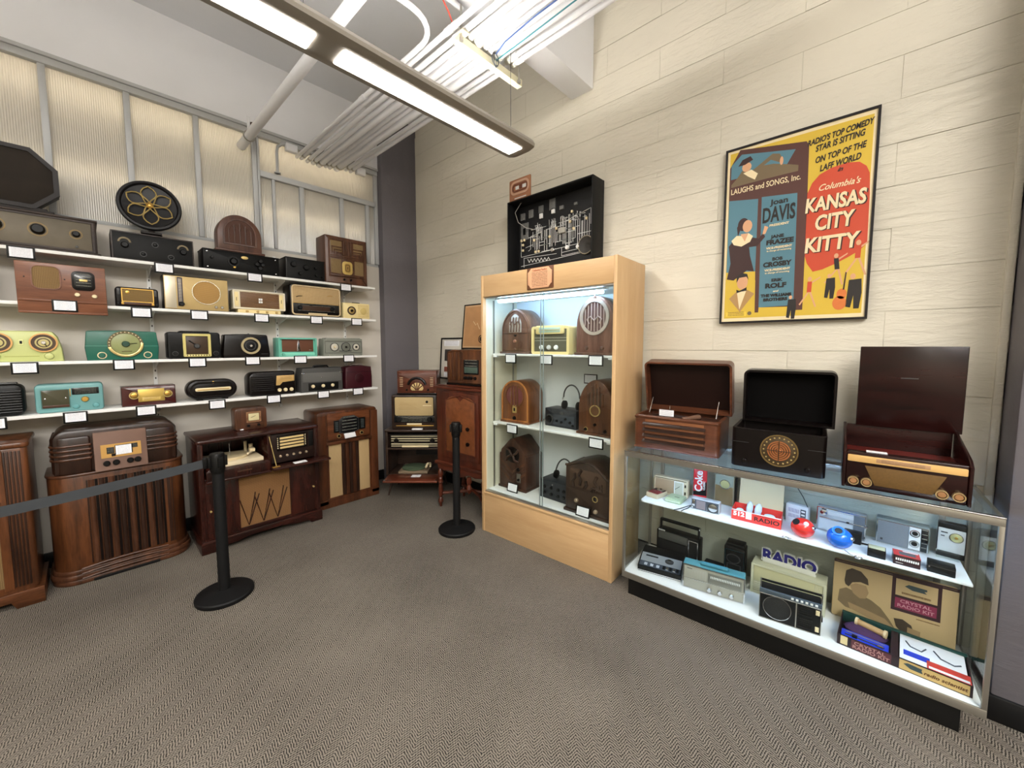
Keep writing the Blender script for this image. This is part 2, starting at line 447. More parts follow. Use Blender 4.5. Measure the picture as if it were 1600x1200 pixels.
# right wall: painted masonry courses on a backing
wr = struct('wall_right', box(NB(), XR + .004, XR + .2, -4.5, 8.5, 0, ZC), CREAMW)
course, blen = .2085, .82
protos = []
for k in range(6):
    bm = NB(); h = course - .002
    ext(bm, [(0, 0), (blen - .0004, 0), (blen - .0004, h), (0, h)], 0, -.012 - .0004 * (k % 3), .0016, 'x', back=True)
    # slightly uneven arrises
    for v in bm.verts: v.co.z += random.uniform(-.0012, .0012); v.co.x += random.uniform(-.0012, .0012)
    bmesh.ops.recalc_face_normals(bm, faces=bm.faces)
    me = bpy.data.meshes.new('block'); bm.to_mesh(me); bm.free(); me.materials.append(CREAMW); protos.append(me)
for i in range(20):
    z = .11 + i * course
    if z + course > ZC: break
    y = -.43 + (-.41 if i % 2 else 0) - .0
    while y < 4.25:
        if y + blen > -.6:
            o = bpy.data.objects.new('block', random.choice(protos)); COL.objects.link(o); o.parent = wr
            o.location = (XR + .008, y, z)
        y += blen
# corner pillar and right-hand pilaster
PXL = 2.366
struct('wall_corner', box(NB(), PXL, XR + .05, 4.195, 4.6, 0, ZC, .006), PILL)
struct('wall_pilaster', box(NB(), 2.55, XR + .05, -1.05, -.432, 0, ZC, .012), PILL)
struct('baseboard_corner', box(NB(), PXL - .004, XR + .03, 4.185, 4.2, 0, .115, .003), BASEB)
struct('baseboard_right', box(NB(), XR - .014, XR + .01, -.43, 4.2, 0, .115, .003), BASEB)
struct('baseboard_pilaster', box(NB(), 2.54, XR, -1.06, -.424, 0, .115, .008), BASEB)
struct('trim_1', box(NB(), XR - .025, XR + .01, -.428, -.40, .115, ZC - .5, .006), CREAMW)
# left wall: white display panel below, steel framed translucent partition above
struct('wall_left', ext(NB(), rr(-4.5, 0, 2.395, 2.505, (0, 0, .03, 0), 5), 4.30, 4.36, .004), PANELW)
struct('baseboard_left', box(NB(), -4.5, 2.36, 4.288, 4.302, 0, .115, .003), BASEB)
struct('wall_lintel', box(NB(), -4.5, PXL - .002, 4.27, 4.65, 3.585, ZC), GREYW)
# shell out of view
struct('wall_back', box(NB(), -4.5, 3.1, -4.6, -4.5, 0, ZC), CREAMW)
struct('wall_west', box(NB(), -4.6, -4.5, -4.6, 8.5, 0, ZC), CREAMW)
struct('wall_north', box(NB(), -4.5, 3.1, 8.5, 8.6, 0, ZC), CREAMW)

def polycarb():
    m = bpy.data.materials.new('ribbed_translucent_panel'); m.use_nodes = True
    n = m.node_tree.nodes; k = m.node_tree.links; n.remove(n['Principled BSDF'])
    tl = n.new('ShaderNodeBsdfTranslucent'); tl.inputs[0].default_value = lin((238, 232, 220))
    df = n.new('ShaderNodeBsdfDiffuse'); df.inputs[0].default_value = lin((176, 170, 158))
    gl = n.new('ShaderNodeBsdfGlossy'); gl.inputs['Roughness'].default_value = .22; gl.inputs[0].default_value = (.9, .9, .9, 1)
    g = n.new('ShaderNodeNewGeometry'); wv = n.new('ShaderNodeTexWave'); wv.inputs['Scale'].default_value = 26; wv.bands_direction = 'X'
    k.new(g.outputs['Position'], wv.inputs['Vector'])
    bp = n.new('ShaderNodeBump'); bp.inputs['Strength'].default_value = .55; bp.inputs['Distance'].default_value = .004; k.new(wv.outputs['Fac'], bp.inputs['Height'])
    for s in (tl, df, gl): k.new(bp.outputs[0], s.inputs['Normal'])
    m1 = n.new('ShaderNodeMixShader'); m1.inputs[0].default_value = .42; k.new(df.outputs[0], m1.inputs[1]); k.new(tl.outputs[0], m1.inputs[2])
    m2 = n.new('ShaderNodeMixShader'); m2.inputs[0].default_value = .13; k.new(m1.outputs[0], m2.inputs[1]); k.new(gl.outputs[0], m2.inputs[2])
    k.new(m2.outputs[0], n['Material Output'].inputs[0])
    return m
POLY = polycarb()
win = thing('window_1', None, None); win['kind'] = 'structure'
def wpart(name, x0, x1, z0, z1, y0=4.286, y1=4.345, m=STEELG, bev=.002):
    return obj(name, box(NB(), x0, x1, y0, y1, z0, z1, bev), m, win)
wpart('top_rail', -4.5, PXL - .004, 3.52, 3.585, 4.275); wpart('top_flange', -4.5, PXL - .004, 3.565, 3.59, 4.255, 4.275)
wpart('sill_rail', -4.5, PXL - .004, 2.502, 2.53, 4.30)
xs = [-1.34, -.925, -.51, -.1, .316, .732, 1.15]
for x in xs: wpart('mullion', x - .018, x + .018, 2.53, 3.52)
wpart('mullion', 1.172, 1.19, 2.53, 3.52)
wpart('cross_rail', 1.19, PXL - .03, 3.17, 3.222, 4.28)
for x, w in ((1.30, .012), (1.55, .02), (1.95, .02), (2.24, .02)): wpart('mullion', x - w, x + w, 2.53, 3.17)
wpart('mullion', 2.325, PXL - .004, 2.53, 3.52, 4.28)
edges = [-4.5] + xs
for a, b in zip(edges, edges[1:]): wpart('pane', a, b, 2.53, 3.52, 4.318, 4.324, POLY, 0)
for a, b in ((1.19, 1.55), (1.55, 1.95), (1.95, 2.33)): wpart('pane', a, b, 2.53, 3.17, 4.318, 4.324, POLY, 0)
wpart('pane', 1.19, 2.33, 3.222, 3.52, 4.318, 4.324, POLY, 0)
# unseen glow tubes added to put light bands on the panes
GLOWM = mat('added_tube_glow', (255, 246, 230), .5, emit=GLOW_BEHIND)
for i, (y, z, r) in enumerate(((4.45, 3.42, .02), (4.385, 2.87, .006))):
    t = thing('glow_helper', ('upper' if i == 0 else 'lower') + ' added glow tube behind the translucent partition', 'added glow', (0, y, z))
    obj('glow_tube', cyl(NB(), (-3.6, 0, 0), (2.2, 0, 0), r, n=12), GLOWM, t)
    obj('backing', box(NB(), -3.65, 2.25, r + .004, r + .02, -.04, .04), WHITE, t)
# ceiling beam and its plate
struct('ceiling_beam', box(NB(), -4.5, XR, 1.74, 1.945, 3.60, ZC, .01), GREYW)

# linear pendant light
HOUS = mat('taupe_lamp_housing', (142, 135, 125), .45)
LEDM = mat('led_diffuser', (255, 250, 242), .5, emit=LED_MAIN)
LEDUP = mat('added_uplight_glow', (255, 250, 242), .5, emit=LED_MAIN * 1.7)  # upward glow added to the pendants to brighten ceiling and conduits
def pendant(x0, x1, yc, label):
    t = thing('pendant_light', label, 'light', (x1, yc, 2.9), 0, 'linear pendant lights')
    L = x1 - x0
    sec = [(p[0] * 1.3, p[1] * 1.15) for p in [(-.094, .026), (-.09, .012), (-.06, .002), (-.045, 0), (.045, 0), (.06, .002), (.09, .012), (.094, .026), (.08, .05), (.05, .075), (-.05, .075), (-.08, .05)]]
    def ring(x, s=1, dz=0): return [(x, p[0] * s, p[1] * (1 if s == 1 else s) + dz) for p in sec]
    bm = NB(); rings(bm, [ring(-L), ring(-.04), ring(-.012, .97), ring(0, .86, .004)]); obj('housing', bm, HOUS, t)
    x = -.075
    while x - 1.18 > -L:
        obj('diffuser', ext(NB(), rr(x - 1.18, -.058, x, .058, .006, 3), -.004, .004, 0, 'z'), LEDM, t)
        obj('added_uplight', ext(NB(), rr(x - 1.18, -.03, x, .03, .006, 3), .087, .091, 0, 'z'), LEDUP, t)
        x -= 1.30
    for xx in (-.12, -1.4, -2.7):
        if -xx < L: obj('suspension_cable', cyl(NB(), (xx, 0, .07), (xx, 0, ZC - 2.9), .0016, n=6), GREYM, t)
    return t
pendant(-3.3, 2.105, 1.85, 'long taupe linear pendant lamp with bright strips below the conduits')
pendant(-3.3, 2.0, -1.3, 'second linear pendant lamp hanging behind the viewer')

# conduits under the ceiling
CONDM = mat('white_painted_conduit', (224, 224, 226), .42, bump=(40, .05))
CLIPW = mat('worn_white_clip', (214, 212, 202), .5)
cx = [(1.567, .016, 3.46), (1.622, .017, 3.45), (1.676, .018, 3.45), (1.736, .03, 3.455), (1.80, .017, 3.46), (1.845, .018, 3.46), (1.915, .034, 3.475), (2.016, .017, 3.49), (2.066, .017, 3.49)]
words9 = ['first', 'second', 'third', 'fourth and thick', 'fifth', 'sixth', 'seventh and thickest', 'eighth', 'ninth']
for (x, r, z), wd in zip(cx, words9):
    t = thing('conduit', f'{wd} white ceiling conduit counted from the bent one', 'conduit', (x, 4.28, z), 0, 'white conduits along the ceiling')
    obj('pipe', cyl(NB(), (0, .04, 0), (0, -4.6, 0), r, n=14), CONDM, t)
    if r < .03:
        for yy in ((-1.9 - x * .25), -3.2): obj('coupling', cyl(NB(), (0, yy, 0), (0, yy - .06, 0), r * 1.25, n=14), CONDM, t)
    obj('pipe_clamp', cyl(NB(), (0, -2.36, 0), (0, -2.40, 0), r * 1.22, n=14), CLIPW, t)
    obj('locknut', cyl(NB(), (0, -.03, 0), (0, -.055, 0), r * 1.2, n=8), ALU, t)
# bent conduit turning away to the left before the strut
t = thing('conduit', 'white conduit curving away to the left above the pendant', 'conduit', (1.525, 4.28, 3.46), 0, 'white conduits along the ceiling')
pp = [(0, .04, 0), (0, -2.1, 0)] + [(-.2 + .2 * cos(a), -2.1 - .2 * sin(a), 0) for a in [radians(q) for q in range(15, 91, 15)]] + [(-.36, -2.3, 0)]
obj('pipe', tube(NB(), pp, .016, 14), CONDM, t); obj('coupling', cyl(NB(), (0, -1.3, 0), (0, -1.37, 0), .02, n=14), CONDM, t)
for i, dy in enumerate((0, .11)):
    t = thing('conduit', ('white cross conduit on the beam nearer the pendant', 'white cross conduit on the beam farther from the pendant')[i], 'conduit', (1.62, 1.79 + dy, 3.575), 0, 'white conduits along the ceiling')
    obj('pipe', cyl(NB(), (0, 0, 0), (-3.2, 0, 0), .015, n=12), CONDM, t); obj('coupling', cyl(NB(), (-.4, 0, 0), (-.46, 0, 0), .019, n=12), CONDM, t)
# strut channel carrying them
STRUT = mat('cream_strut_channel', (226, 220, 190), .45)
t = thing('strut_channel', 'cream steel strut channel carrying the conduits under the beam', 'bracket', (1.58, 1.91, 3.375))
bm = NB()
ext(bm, [(-.022, 0), (.022, 0), (.022, .006), (-.016, .006), (-.016, .036), (.022, .036), (.022, .042), (-.022, .042)], 0, .56, 0, 'x')
obj('channel', bm, STRUT, t)
for x in (.014, .52):
    obj('hanger_rod', cyl(NB(), (x, -.03, .02), (x, -.03, .2), .006, n=8), ALU, t); obj('nut', cyl(NB(), (x, -.03, .0), (x, -.03, .018), .013, n=6), ALU, t)
obj('hanger_plate', box(NB(), .0, .05, -.06, .03, .042, .05), STRUT, t)
# small cables tied to the conduits
for nm, col, pts in (('red_cable', (190, 60, 45), [(1.30, 1.80, 3.545), (1.42, 1.86, 3.53), (1.52, 1.9, 3.50), (1.60, 1.95, 3.485)]),
                     ('blue_cable', (60, 90, 150), [(1.86, 1.86, 3.43), (1.83, 1.75, 3.434), (1.81, 1.5, 3.434), (1.80, .9, 3.434)]),
                     ('teal_cable', (60, 130, 140), [(1.90, 1.90, 3.43), (1.90, 1.70, 3.435), (1.88, 1.3, 3.435), (1.88, .6, 3.44)])):
    o = obj(nm, tube(NB(), pts, .004, 6), mat(nm, col, .5)); tag(o, nm.replace('_', ' ') + ' strung along the ceiling conduits', 'cable')
t = thing('cable_coil', 'loose coil of dark wire hanging at the strut channel', 'cable', (1.86, 1.865, 3.40))
for i in range(3):
    a = i * .5
    pts = [((.03 + .008 * i) * cos(q) * cos(a), (.03 + .008 * i) * cos(q) * sin(a) * .4, (.035 + .005 * i) * sin(q)) for q in [2 * pi * j / 16 for j in range(16)]]
    obj('wire_loop', tube(NB(), pts, .0022, 6, True), mat('wire_grey', (60, 64, 74), .5), t)
# sprinkler pipe with hanger
t = thing('sprinkler_pipe', 'thick white pipe running under the ceiling through the partition', 'pipe', (1.06, 4.41, 3.40))
obj('pipe', cyl(NB(), (0, 0, 0), (0, -4.96, 0), .036, n=18), CONDM, t)
obj('clamp_ring', tube(NB(), [((.042) * cos(a), -.34, .042 * sin(a)) for a in [2 * pi * i / 16 for i in range(16)]], .005, 6, True), ALU, t)
obj('hanger_rod', cyl(NB(), (0, -.34, .04), (0, -.34, .16), .012, n=8), CONDM, t)
obj('sprinkler_head', lathe(NB(), [(.012, .05), (.012, .12), (.03, .13), (.034, .138), (.03, .143), (0, .145)], (0.05, -.28, 0), 'z', 12), mat('rusty_brown', (74, 52, 42), .6), t)
# bent conduit standing inside the partition head
t = thing('conduit', 'thin grey conduit bending on top of the partition cross rail', 'conduit', (1.33, 4.26, 3.225), 0, 'white conduits along the ceiling')
obj('pipe', tube(NB(), [(0, 0, 0), (0, 0, .2), (.01, 0, .25), (.05, 0, .285), (.075, 0, .288)], .013, 10), STEELG, t)
obj('locknut', cyl(NB(), (0, 0, .0), (0, 0, .012), .028, n=10), STEELG, t)
for x, lab in ((1.452, 'left'), (2.145, 'right')):
    t = thing('junction_box', f'small white box at the {lab} end of the conduits on the partition', 'box', (x, 4.235, 3.49))
    obj('box_body', box(NB(), -.05, .05, -.02, .03, -.035, .035, .004), CONDM, t); obj('cover', box(NB(), -.045, .045, -.024, -.019, -.03, .03, .002), CONDM, t)

# black belt stanchions
def stanchion(x, y, h, label, belt, rot=0):
    t = thing('stanchion', label, 'stanchion', (x, y, 0), rot)
    obj('base', lathe(NB(), [(.155, .0), (.158, .006), (.158, .022), (.152, .03), (.06, .042), (.04, .05), (0, .05)], n=40), BLACKM, t)
    obj('post', cyl(NB(), (0, 0, .04), (0, 0, h - .09), .032, n=24), BLACKM, t)
    obj('cap', lathe(NB(), [(.034, h - .125), (.036, h - .12), (.04, h - .1), (.04, h - .012), (.036, h), (0, h)], n=20), BLACK, t)
    for a in (0, 90, 180, 270):
        o = obj('belt_slot', box(NB(), -.014, .014, -.052, -.036, h - .085, h - .02, .003), BLACK, t); o.rotation_euler.z = radians(a + 8)
    if belt:
        bm = NB(); n = 16
        rings(bm, [[(-x_, .02 + .0 * x_, h - .082 + dz), (-x_, .0215, h - .082 + dz), (-x_, .0215, h - .03 + dz), (-x_, .02, h - .03 + dz)] for x_, dz in [(.045 + 2.0 * i / n, -.05 * sin(pi * i / n)) for i in range(n + 1)]])
        obj('belt', bm, mat('charcoal_belt', (52, 55, 58), .7), t); obj('belt_clip', box(NB(), -.07, -.04, .005, .035, h - .088, h - .022, .004), BLACK, t)
    return t
stanchion(.518, 2.993, .93, 'black stanchion with a grey belt in front of the phonograph console', True, 4)
stanchion(2.105, 2.602, .95, 'black stanchion without belt in front of the highboy cabinet', False, 30)

# ------------------------------------------------------------------ wall shelves
YF = 4.0
SH = {1: 2.22, 2: 1.88, 3: 1.495, 4: 1.148}
for k, nm in ((1, 'top'), (2, 'second'), (3, 'third'), (4, 'lowest')):
    z = SH[k]
    t = thing('wall_shelf', f'long white wall shelf carrying radios, {nm} of the four', 'shelf', (-1.4, YF, z), 0, 'white wall shelves')
    obj('board', box(NB(), 0, 3.55, 0, .29, -.02, 0, .002), SHELFW, t)
    obj('ticket_rail', box(NB(), 0, 3.55, -.0035, 0, -.02, .001, .001), SHELFW, t)
    for x in (.92, 1.77, 2.68, 3.34):
        bm = NB(); ext(bm, [(0.30, -.02), (0.30, -.09), (.28, -.085), (.04, -.032), (.04, -.02)], x - .002, x + .002, 0, 'x'); obj('bracket', bm, WHITE, t)
for i, x in enumerate((-.48, .372, 1.275, 1.94)):
    w_ = ('leftmost', 'second', 'third', 'rightmost')[i]
    t = thing('slotted_upright', f'{w_} white slotted shelf upright on the panel wall', 'upright', (x, 4.288, 1.0), 0, 'slotted shelf uprights')
    obj('channel', box(NB(), -.012, .012, 0, .012, 0, 1.45, .001), SHELFW, t)
    for j in range(24): obj('slot', box(NB(), -.004, .004, -.0006, .002, .03 + j * .06, .045 + j * .06), GREYM, t)

def radio(name, label, x, shelf, w, h, d, y=4.02, rot=0, grp='radios on the wall shelves', cat='radio', z=None, tilt=0):
    return Set(name, label, cat, (x, y, SH[shelf] if z is None else z), rot, w, h, d, grp, tilt)

# ---- top shelf
r = radio('battery_radio_set', 'long weathered wooden radio with grey panel and black dials under the octagonal speaker', -.25, 1, .69, .235, .24)
r.body(OLDW, bev=.004, rad=.004); r.bx('base_board', OLDW, -.36, .36, -.012, .245, 0, .016, .004); r.bx('lid', OLDW, -.352, .352, -.008, .245, .226, .24, .003)
r.pl('control_panel', mat('bronze_grey_panel', (96, 88, 74), .45, .3, noise=(9, .35)), .035, .1, .965, .93, .003)
r.fr('panel_frame', OLDW, .015, .075, .985, .95, .012, .008)
for u, R in ((.13, .017), (.37, .032), (.62, .032), (.86, .019)):
    r.rg('dial_ring', mat('worn_brass_ring', (130, 108, 70), .5, .4), u, .55, R + .012, .006, .005); r.kb(BLACK, u, .55, R, .032, -.003)
r.dk('jack', GREYM, .86, .2, .008, .008); r.kb(BLACK, .12, .2, .009, .012)

t = Set('octagonal_speaker', 'large dark octagonal cone speaker standing on the long weathered radio', 'speaker', (-.25, 4.05, 2.46), 0, .42, .42, .14, 'loudspeakers on the top shelf')
def octa(a, cz): return [(a / cos(pi / 8) * cos(pi / 8 + i * pi / 4), cz + a / cos(pi / 8) * sin(pi / 8 + i * pi / 4)) for i in range(8)]
RIMW = mat('near_black_wood', (24, 16, 14), .5)
obj('shell', ext(NB(), octa(.185, .215), .015, .13, .012), RIMW, t.r)
t.loop('rim', RIMW, octa(.19, .215), octa(.165, .215), .008, .012, deep=.03)
t.shp('front_cloth', mat('faded_dark_cloth', (38, 31, 24), .85, noise=(7, .6)), octa(.166, .215), .002, .015)
t.bx('foot_upper', RIMW, -.13, .13, .01, .13, .016, .034, .005); t.bx('foot_lower', RIMW, -.16, .16, -.01, .14, .002, .018, .005)

r = radio('panel_radio_set', 'black panel radio with two arc dials under the round petal speaker', .393, 1, .46, .2, .2)
r.body(OLDW, bev=.004, rad=.003); r.pl('control_panel', DARKP, .02, .05, .98, .95, .003)
r.fr('case_edge', wood('dark_case_edge', (54, 40, 32), (26, 18, 14), 'x', .5), 0, 0, 1, 1, .008, .006)
ARCM = mat('tarnished_arc', (120, 108, 84), .45, .4)
for u, v in ((.15, .62), (.86, .62)):
    c = r.P(u, v)
    pts = [(c[0] + q * cos(a), c[1] + q * sin(a)) for q, aa in ((.036, range(0, 181, 15)), (.024, range(180, -1, -15))) for a in map(radians, aa)]
    r.shp('arc_scale', ARCM, pts, .005); r.kb(BLACK, u, v - .1, .021, .026, -.003)
for u, v in ((.51, .66), (.36, .27), (.70, .27)):
    r.rg('socket_ring', GREYM, u, v, .019, .004, .006); r.kb(BLACK, u, v, .013, .01, -.003)

t = Set('round_speaker', 'round black speaker with gold petal tracery on the arc dial radio', 'speaker', (.385, 4.05, 2.428), -8, .36, .40, .06, 'loudspeakers on the top shelf', tilt=-6)
obj('housing', lathe(NB(), [(0, .055), (.15, .055), (.176, .04), (.184, .02), (.184, .0), (.178, -.008), (.165, -.01), (.158, -.004), (.155, .004), (.1, .02), (0, .024)], (0, 0, .222), 'y', 48), mat('black_lacquer', (12, 10, 12), .45), t.r)
TR = mat('pale_gold_tracery', (176, 152, 92), .4, .5)
for i in range(6):
    a0 = radians(32 + 60 * i)
    for sgn in (-1, 1):
        pts = []
        for q in range(9):
            f = q / 8; rr_ = .022 + .12 * f; off = sgn * .5 * (sin(pi * min(1, f * 1.02)) ** .8) * (1 if f < .95 else .6)
            pts.append((rr_ * cos(a0 + off), -.006 - .0 * f, .222 + rr_ * sin(a0 + off)))
        t.tb('petal_outline', TR, pts, .0042, n=6)
obj('hub', lathe(NB(), [(.022, .0), (.022, -.01), (.012, -.018), (0, -.02)], (0, 0, .222), 'y', 18), GOLD, t.r)
t.bx('foot', RIMW, -.06, .06, -.03, .07, 0, .016, .005); t.tb('neck', RIMW, [(0, .03, .01), (0, .03, .06)], .02)

r = radio('arched_speaker', 'brown arched speaker with carved gothic grille on the long black radio', .946, 1, .335, .318, .12, 4.03, grp='loudspeakers on the top shelf', cat='speaker', z=2.386)
OLDR = wood('reddish_old_wood', (96, 64, 50), (60, 38, 30), 'z', .4)
sh = arch(.32, .30, .17, 24, 2.0, 0, .016)
r.body(OLDR, sh, bev=.01); r.bx('plinth', OLDR, -.178, .178, -.02, .125, 0, .02, .006)
op = arch(.215, .195, .115, 20, 2.0, 0, .075)
r.shp('grille_cloth', mat('dusty_brown_cloth', (82, 56, 46), .8), op, .001)
r.loop('grille_moulding', OLDR, inset(op, -.012), op, .008, 0)
for k in range(5):
    x = -.08 + .04 * k; hh = (.11, .15, .165, .15, .11)[k]
    r.tb('grille_column', OLDR, [(x, -.004, .08), (x, -.004, .08 + hh)], .0045, n=8)
for k in range(4):
    x = -.06 + .04 * k
    r.tb('gothic_arch', OLDR, [(x - .02, -.004, .175), (x - .014, -.004, .2), (x, -.004, .222 + (.02 if k in (1, 2) else 0)), (x + .014, -.004, .2), (x + .02, -.004, .175)], .0035, n=6)

r = radio('long_black_radio', 'long black radio with oval gold badge under the arched speaker', .958, 1, .55, .165, .2, 4.02)
r.body(DARKP, bev=.004, rad=.004)
r.kb(BLACK, .1, .6, .011, .014); r.rg('dial_ring', BLACK, .37, .52, .042, .01, .01); r.kb(BLACK, .37, .52, .026, .026); r.dk('pointer', GOLD, .38, .24, .009, .008)
r.dk('badge', BRASS, .52, .78, .026, .004, rz=.014)
for u, v in ((.68, .52), (.76, .52), (.72, .33), (.73, .7)): r.kb(BLACK, u, v, .018, .02)
for u, v in ((.05, .88), (.05, .14), (.95, .88), (.95, .14)): r.dk('screw', CHROME, u, v, .005, .002)
r.bx('lid', DARKP, -.278, .278, -.004, .204, .158, .167, .003)

r = radio('small_black_radio', 'small black wooden radio beside the deco tombstone radio', 1.462, 1, .345, .195, .2, 4.02)
r.body(mat('black_stained_wood', (22, 20, 19), .45), bev=.004, rad=.004); r.pl('control_panel', DARKP, .03, .05, .97, .95, .003)
for u, v, R in ((.18, .68, .026), (.5, .6, .026), (.34, .28, .017), (.74, .62, .013), (.76, .27, .012), (.92, .22, .009)): r.kb(BLACK, u, v, R, .022, -.003)
r.bx('lid', DARKP, -.175, .175, -.004, .204, .188, .197, .003)

r = radio('deco_tombstone_radio', 'square brown tombstone radio with stepped deco grille and gold dial', 1.853, 1, .43, .465, .22, 4.0)
DW2 = wood('deco_brown_wood', (100, 66, 48), (66, 42, 30), 'z', .38)
r.body(DW2, bev=.012, rad=.008)
GC = mat('olive_grille_cloth', (128, 106, 72), .85, noise=(60, .15))
for a in ((.12, .68, .38, .9), (.66, .68, .9, .9), (.12, .22, .36, .52), (.68, .22, .9, .52)): r.pl('cloth_panel', GC, *a, .001, .004)
r.fr('grille_frame', DW2, .07, .14, .94, .95, .014, .006, .004)
for k in range(4): r.pl('centre_fin', DW2, .415 + .055 * k, .62, .445 + .055 * k, .93, .008, .002)
for s_ in (0, 1):
    for k in range(3):
        f = .05 * k
        u0, u1 = (.14 + f, .40) if s_ == 0 else (.64, .9 - f)
        r.pl('step_bar', DW2, u0, .76 - f * 1.2, u1, .785 - f * 1.2, .007, .002)
        ux = u0 if s_ == 0 else u1 - .028
        r.pl('step_post', DW2, ux, .64 - f * .4, ux + .028, .785 - f * 1.2, .007, .002)
for v in (.58, .54): r.pl('cross_bar', DW2, .09, v, .92, v + .022, .007, .002)
for v in (.2, .15): r.pl('lower_bar', DW2, .1, v, .9, v + .02, .006, .002)
r.pl('dial_bezel', mat('pale_gold_bezel', (204, 176, 104), .4, .4), .38, .21, .62, .49, .009, .03); r.pl('dial_face', mat('dial_tan', (160, 126, 66), .4), .43, .255, .57, .445, .010, .02)
r.fr('dial_line', BAKE, .45, .28, .55, .42, .004, .0115, .012); r.tb('dial_pointer', BAKE, [(0, -.012, .15), (.002, -.012, .175)], .003)
for u in (.42, .58): r.kb(BAKE, u, .1, .011, .014)

# ---- second shelf
r = radio('wooden_table_radio', 'brown wooden table radio cut off at the frame edge on the second shelf', -.58, 2, .34, .25, .2, 4.02)
r.body(ORW, bev=.008, rad=.02); r.pl('grille_cloth', CLOTHG, .12, .3, .55, .88, .002, .01); r.pl('dial', DIALG, .62, .5, .9, .85, .004, .006)
for u in (.66, .84): r.kb(BAKE, u, .2, .014)

r = radio('slant_front_radio', 'reddish wooden radio with gold oval grille overhanging the second shelf', -.078, 2, .385, .25, .2, 3.995)
RW = wood('light_red_walnut', (126, 78, 52), (94, 55, 36), 'x', .4)
r.body(RW, bev=.006, rad=.006)
r.h = .32
obj('front_board', ext(NB(), rr(-.197, -.072, .197, .252, .004), -.03, -.001, .003), RW, r.r)
r.y = -.03; r.h = .25
r.pl('grille_cloth', CLOTHG, .16, .35, .47, .92, .002, .03); a, b = r.P(.155, .34), r.P(.475, .93); r.fr('grille_moulding', RW, .15, .33, .48, .94, .006, .006, .034)
r.pl('dial_bezel', BAKE, .6, .36, .88, .87, .005, .028); r.pl('dial_scale', DARKDIAL, .63, .42, .85, .81, .0065, .02); r.pl('dial_centre', BRASS, .69, .6, .79, .66, .0075)
for u, v in ((.655, .24), (.86, .22)): r.kb(IVORY, u, v, .0135, .014)
r.pl('ledge', RW, .0, .02, 1.0, .07, .008, .002); r.pl('bottom_rail', RW, -.01, -.285, 1.01, -.235, .006, .002)
for u in (.08, .52): r.dk('screw_plug', BAKE, u, .62, .004, .002)

r = radio('portable_gold_radio', 'small dark portable radio with framed gold grille on the second shelf', .281, 2, .232, .145, .12, 4.02)
r.body(BAKE, bev=.014, rad=.02); r.fr('gold_frame', GOLD, .13, .26, .88, .93, .005, .005, .003); r.pl('grille', cloth('bronze_mesh', (150, 122, 72), (100, 78, 42)), .15, .28, .86, .9, .002)
r.dk('dial_button', GOLD, .27, .74, .011, .005)
for u in (.04, .9): r.pl('corner_plate', GREYM, u, .6, u + .06, .92, .003, .006)
r.pl('carry_bar', WALH, .14, .12, .86, .24, .008, .004)
for u in (.12, .82): r.pl('bar_clip', GOLD, u, .12, u + .06, .24, .009, .002)
for u in (.05, .95): r.kb(BLACK, u, .18, .008, .008)

r = radio('tan_transistor_radio', 'large tan radio with silver ring grille and dark vertical scale', .63, 2, .41, .262, .13, 4.01)
r.body(BAKE, bev=.005, rad=.006); TAN = mat('tan_gold_plastic', (184, 158, 106), .4, .25, bump=(220, .2))
r.pl('front_plate', TAN, .01, .02, .99, .98, .008, .004); r.pl('silver_strip', mat('pale_silver', (196, 186, 164), .35, .5), .02, .04, .18, .96, .0095)
r.pl('scale_strip', mat('scale_violet_dark', (52, 46, 56), .3), .2, .1, .28, .95, .010, .002); r.pl('scale_marks', lines('scale_ticks', (60, 52, 60), (200, 190, 170), 16, 'z', .4, .35, False), .215, .22, .265, .9, .0108)
r.kb(BLACK, .25, .17, .018, .022, -.009); r.rg('speaker_ring', mat('bright_silver_ring', (214, 206, 186), .25, .8), .64, .55, .094, .005, .013)
r.dk('speaker_mesh', cloth('tan_mesh', (190, 152, 92), (150, 114, 62)), .64, .55, .088, .0095)
for u in (.78, .88): r.kb(CHROME, u, .13, .012, .016, -.008)

r = radio('cream_table_radio', 'wide cream radio with brown striped grille and four small buttons', 1.07, 2, .40, .196, .14, 4.03)
CRW = mat('warm_white_plastic', (216, 204, 172), .35); 
bm = NB(); ext(bm, rr(-.2, .035, .2, .196, .006), 0, .13, .004); obj('body', bm, CRW, r.r)
r.bx('base', CREAM, -.165, .165, .005, .13, 0, .04, .004)
r.fr('front_rim', mat('ivory_white', (226, 218, 196), .35), 0, .19, 1, 1, .008, .008, .006); r.pl('grille_back', WALH, .13, .26, .88, .93, .002)
r.bars('grille_slat', mat('tan_slat', (150, 114, 76), .5), .13, .26, .88, .93, 14, True, .005, .5)
for u in (.06, .92): r.pl('end_panel', CREAM, u - .03, .3, u + .04, .9, .003, .002); r.pl('end_mark', GREYM, u, .52, u + .012, .68, .004)
for dx, dv in ((-.02, .06), (.02, .06), (-.02, -.06), (.02, -.06)): r.pl('emblem', WHITE, .51 + dx - .016, .58 + dv - .045, .51 + dx + .016, .58 + dv + .045, .007)
for u in (.25, .45, .63, .82): r.kb(mat('tan_button', (180, 148, 88), .4), u, .09, .010, .01)

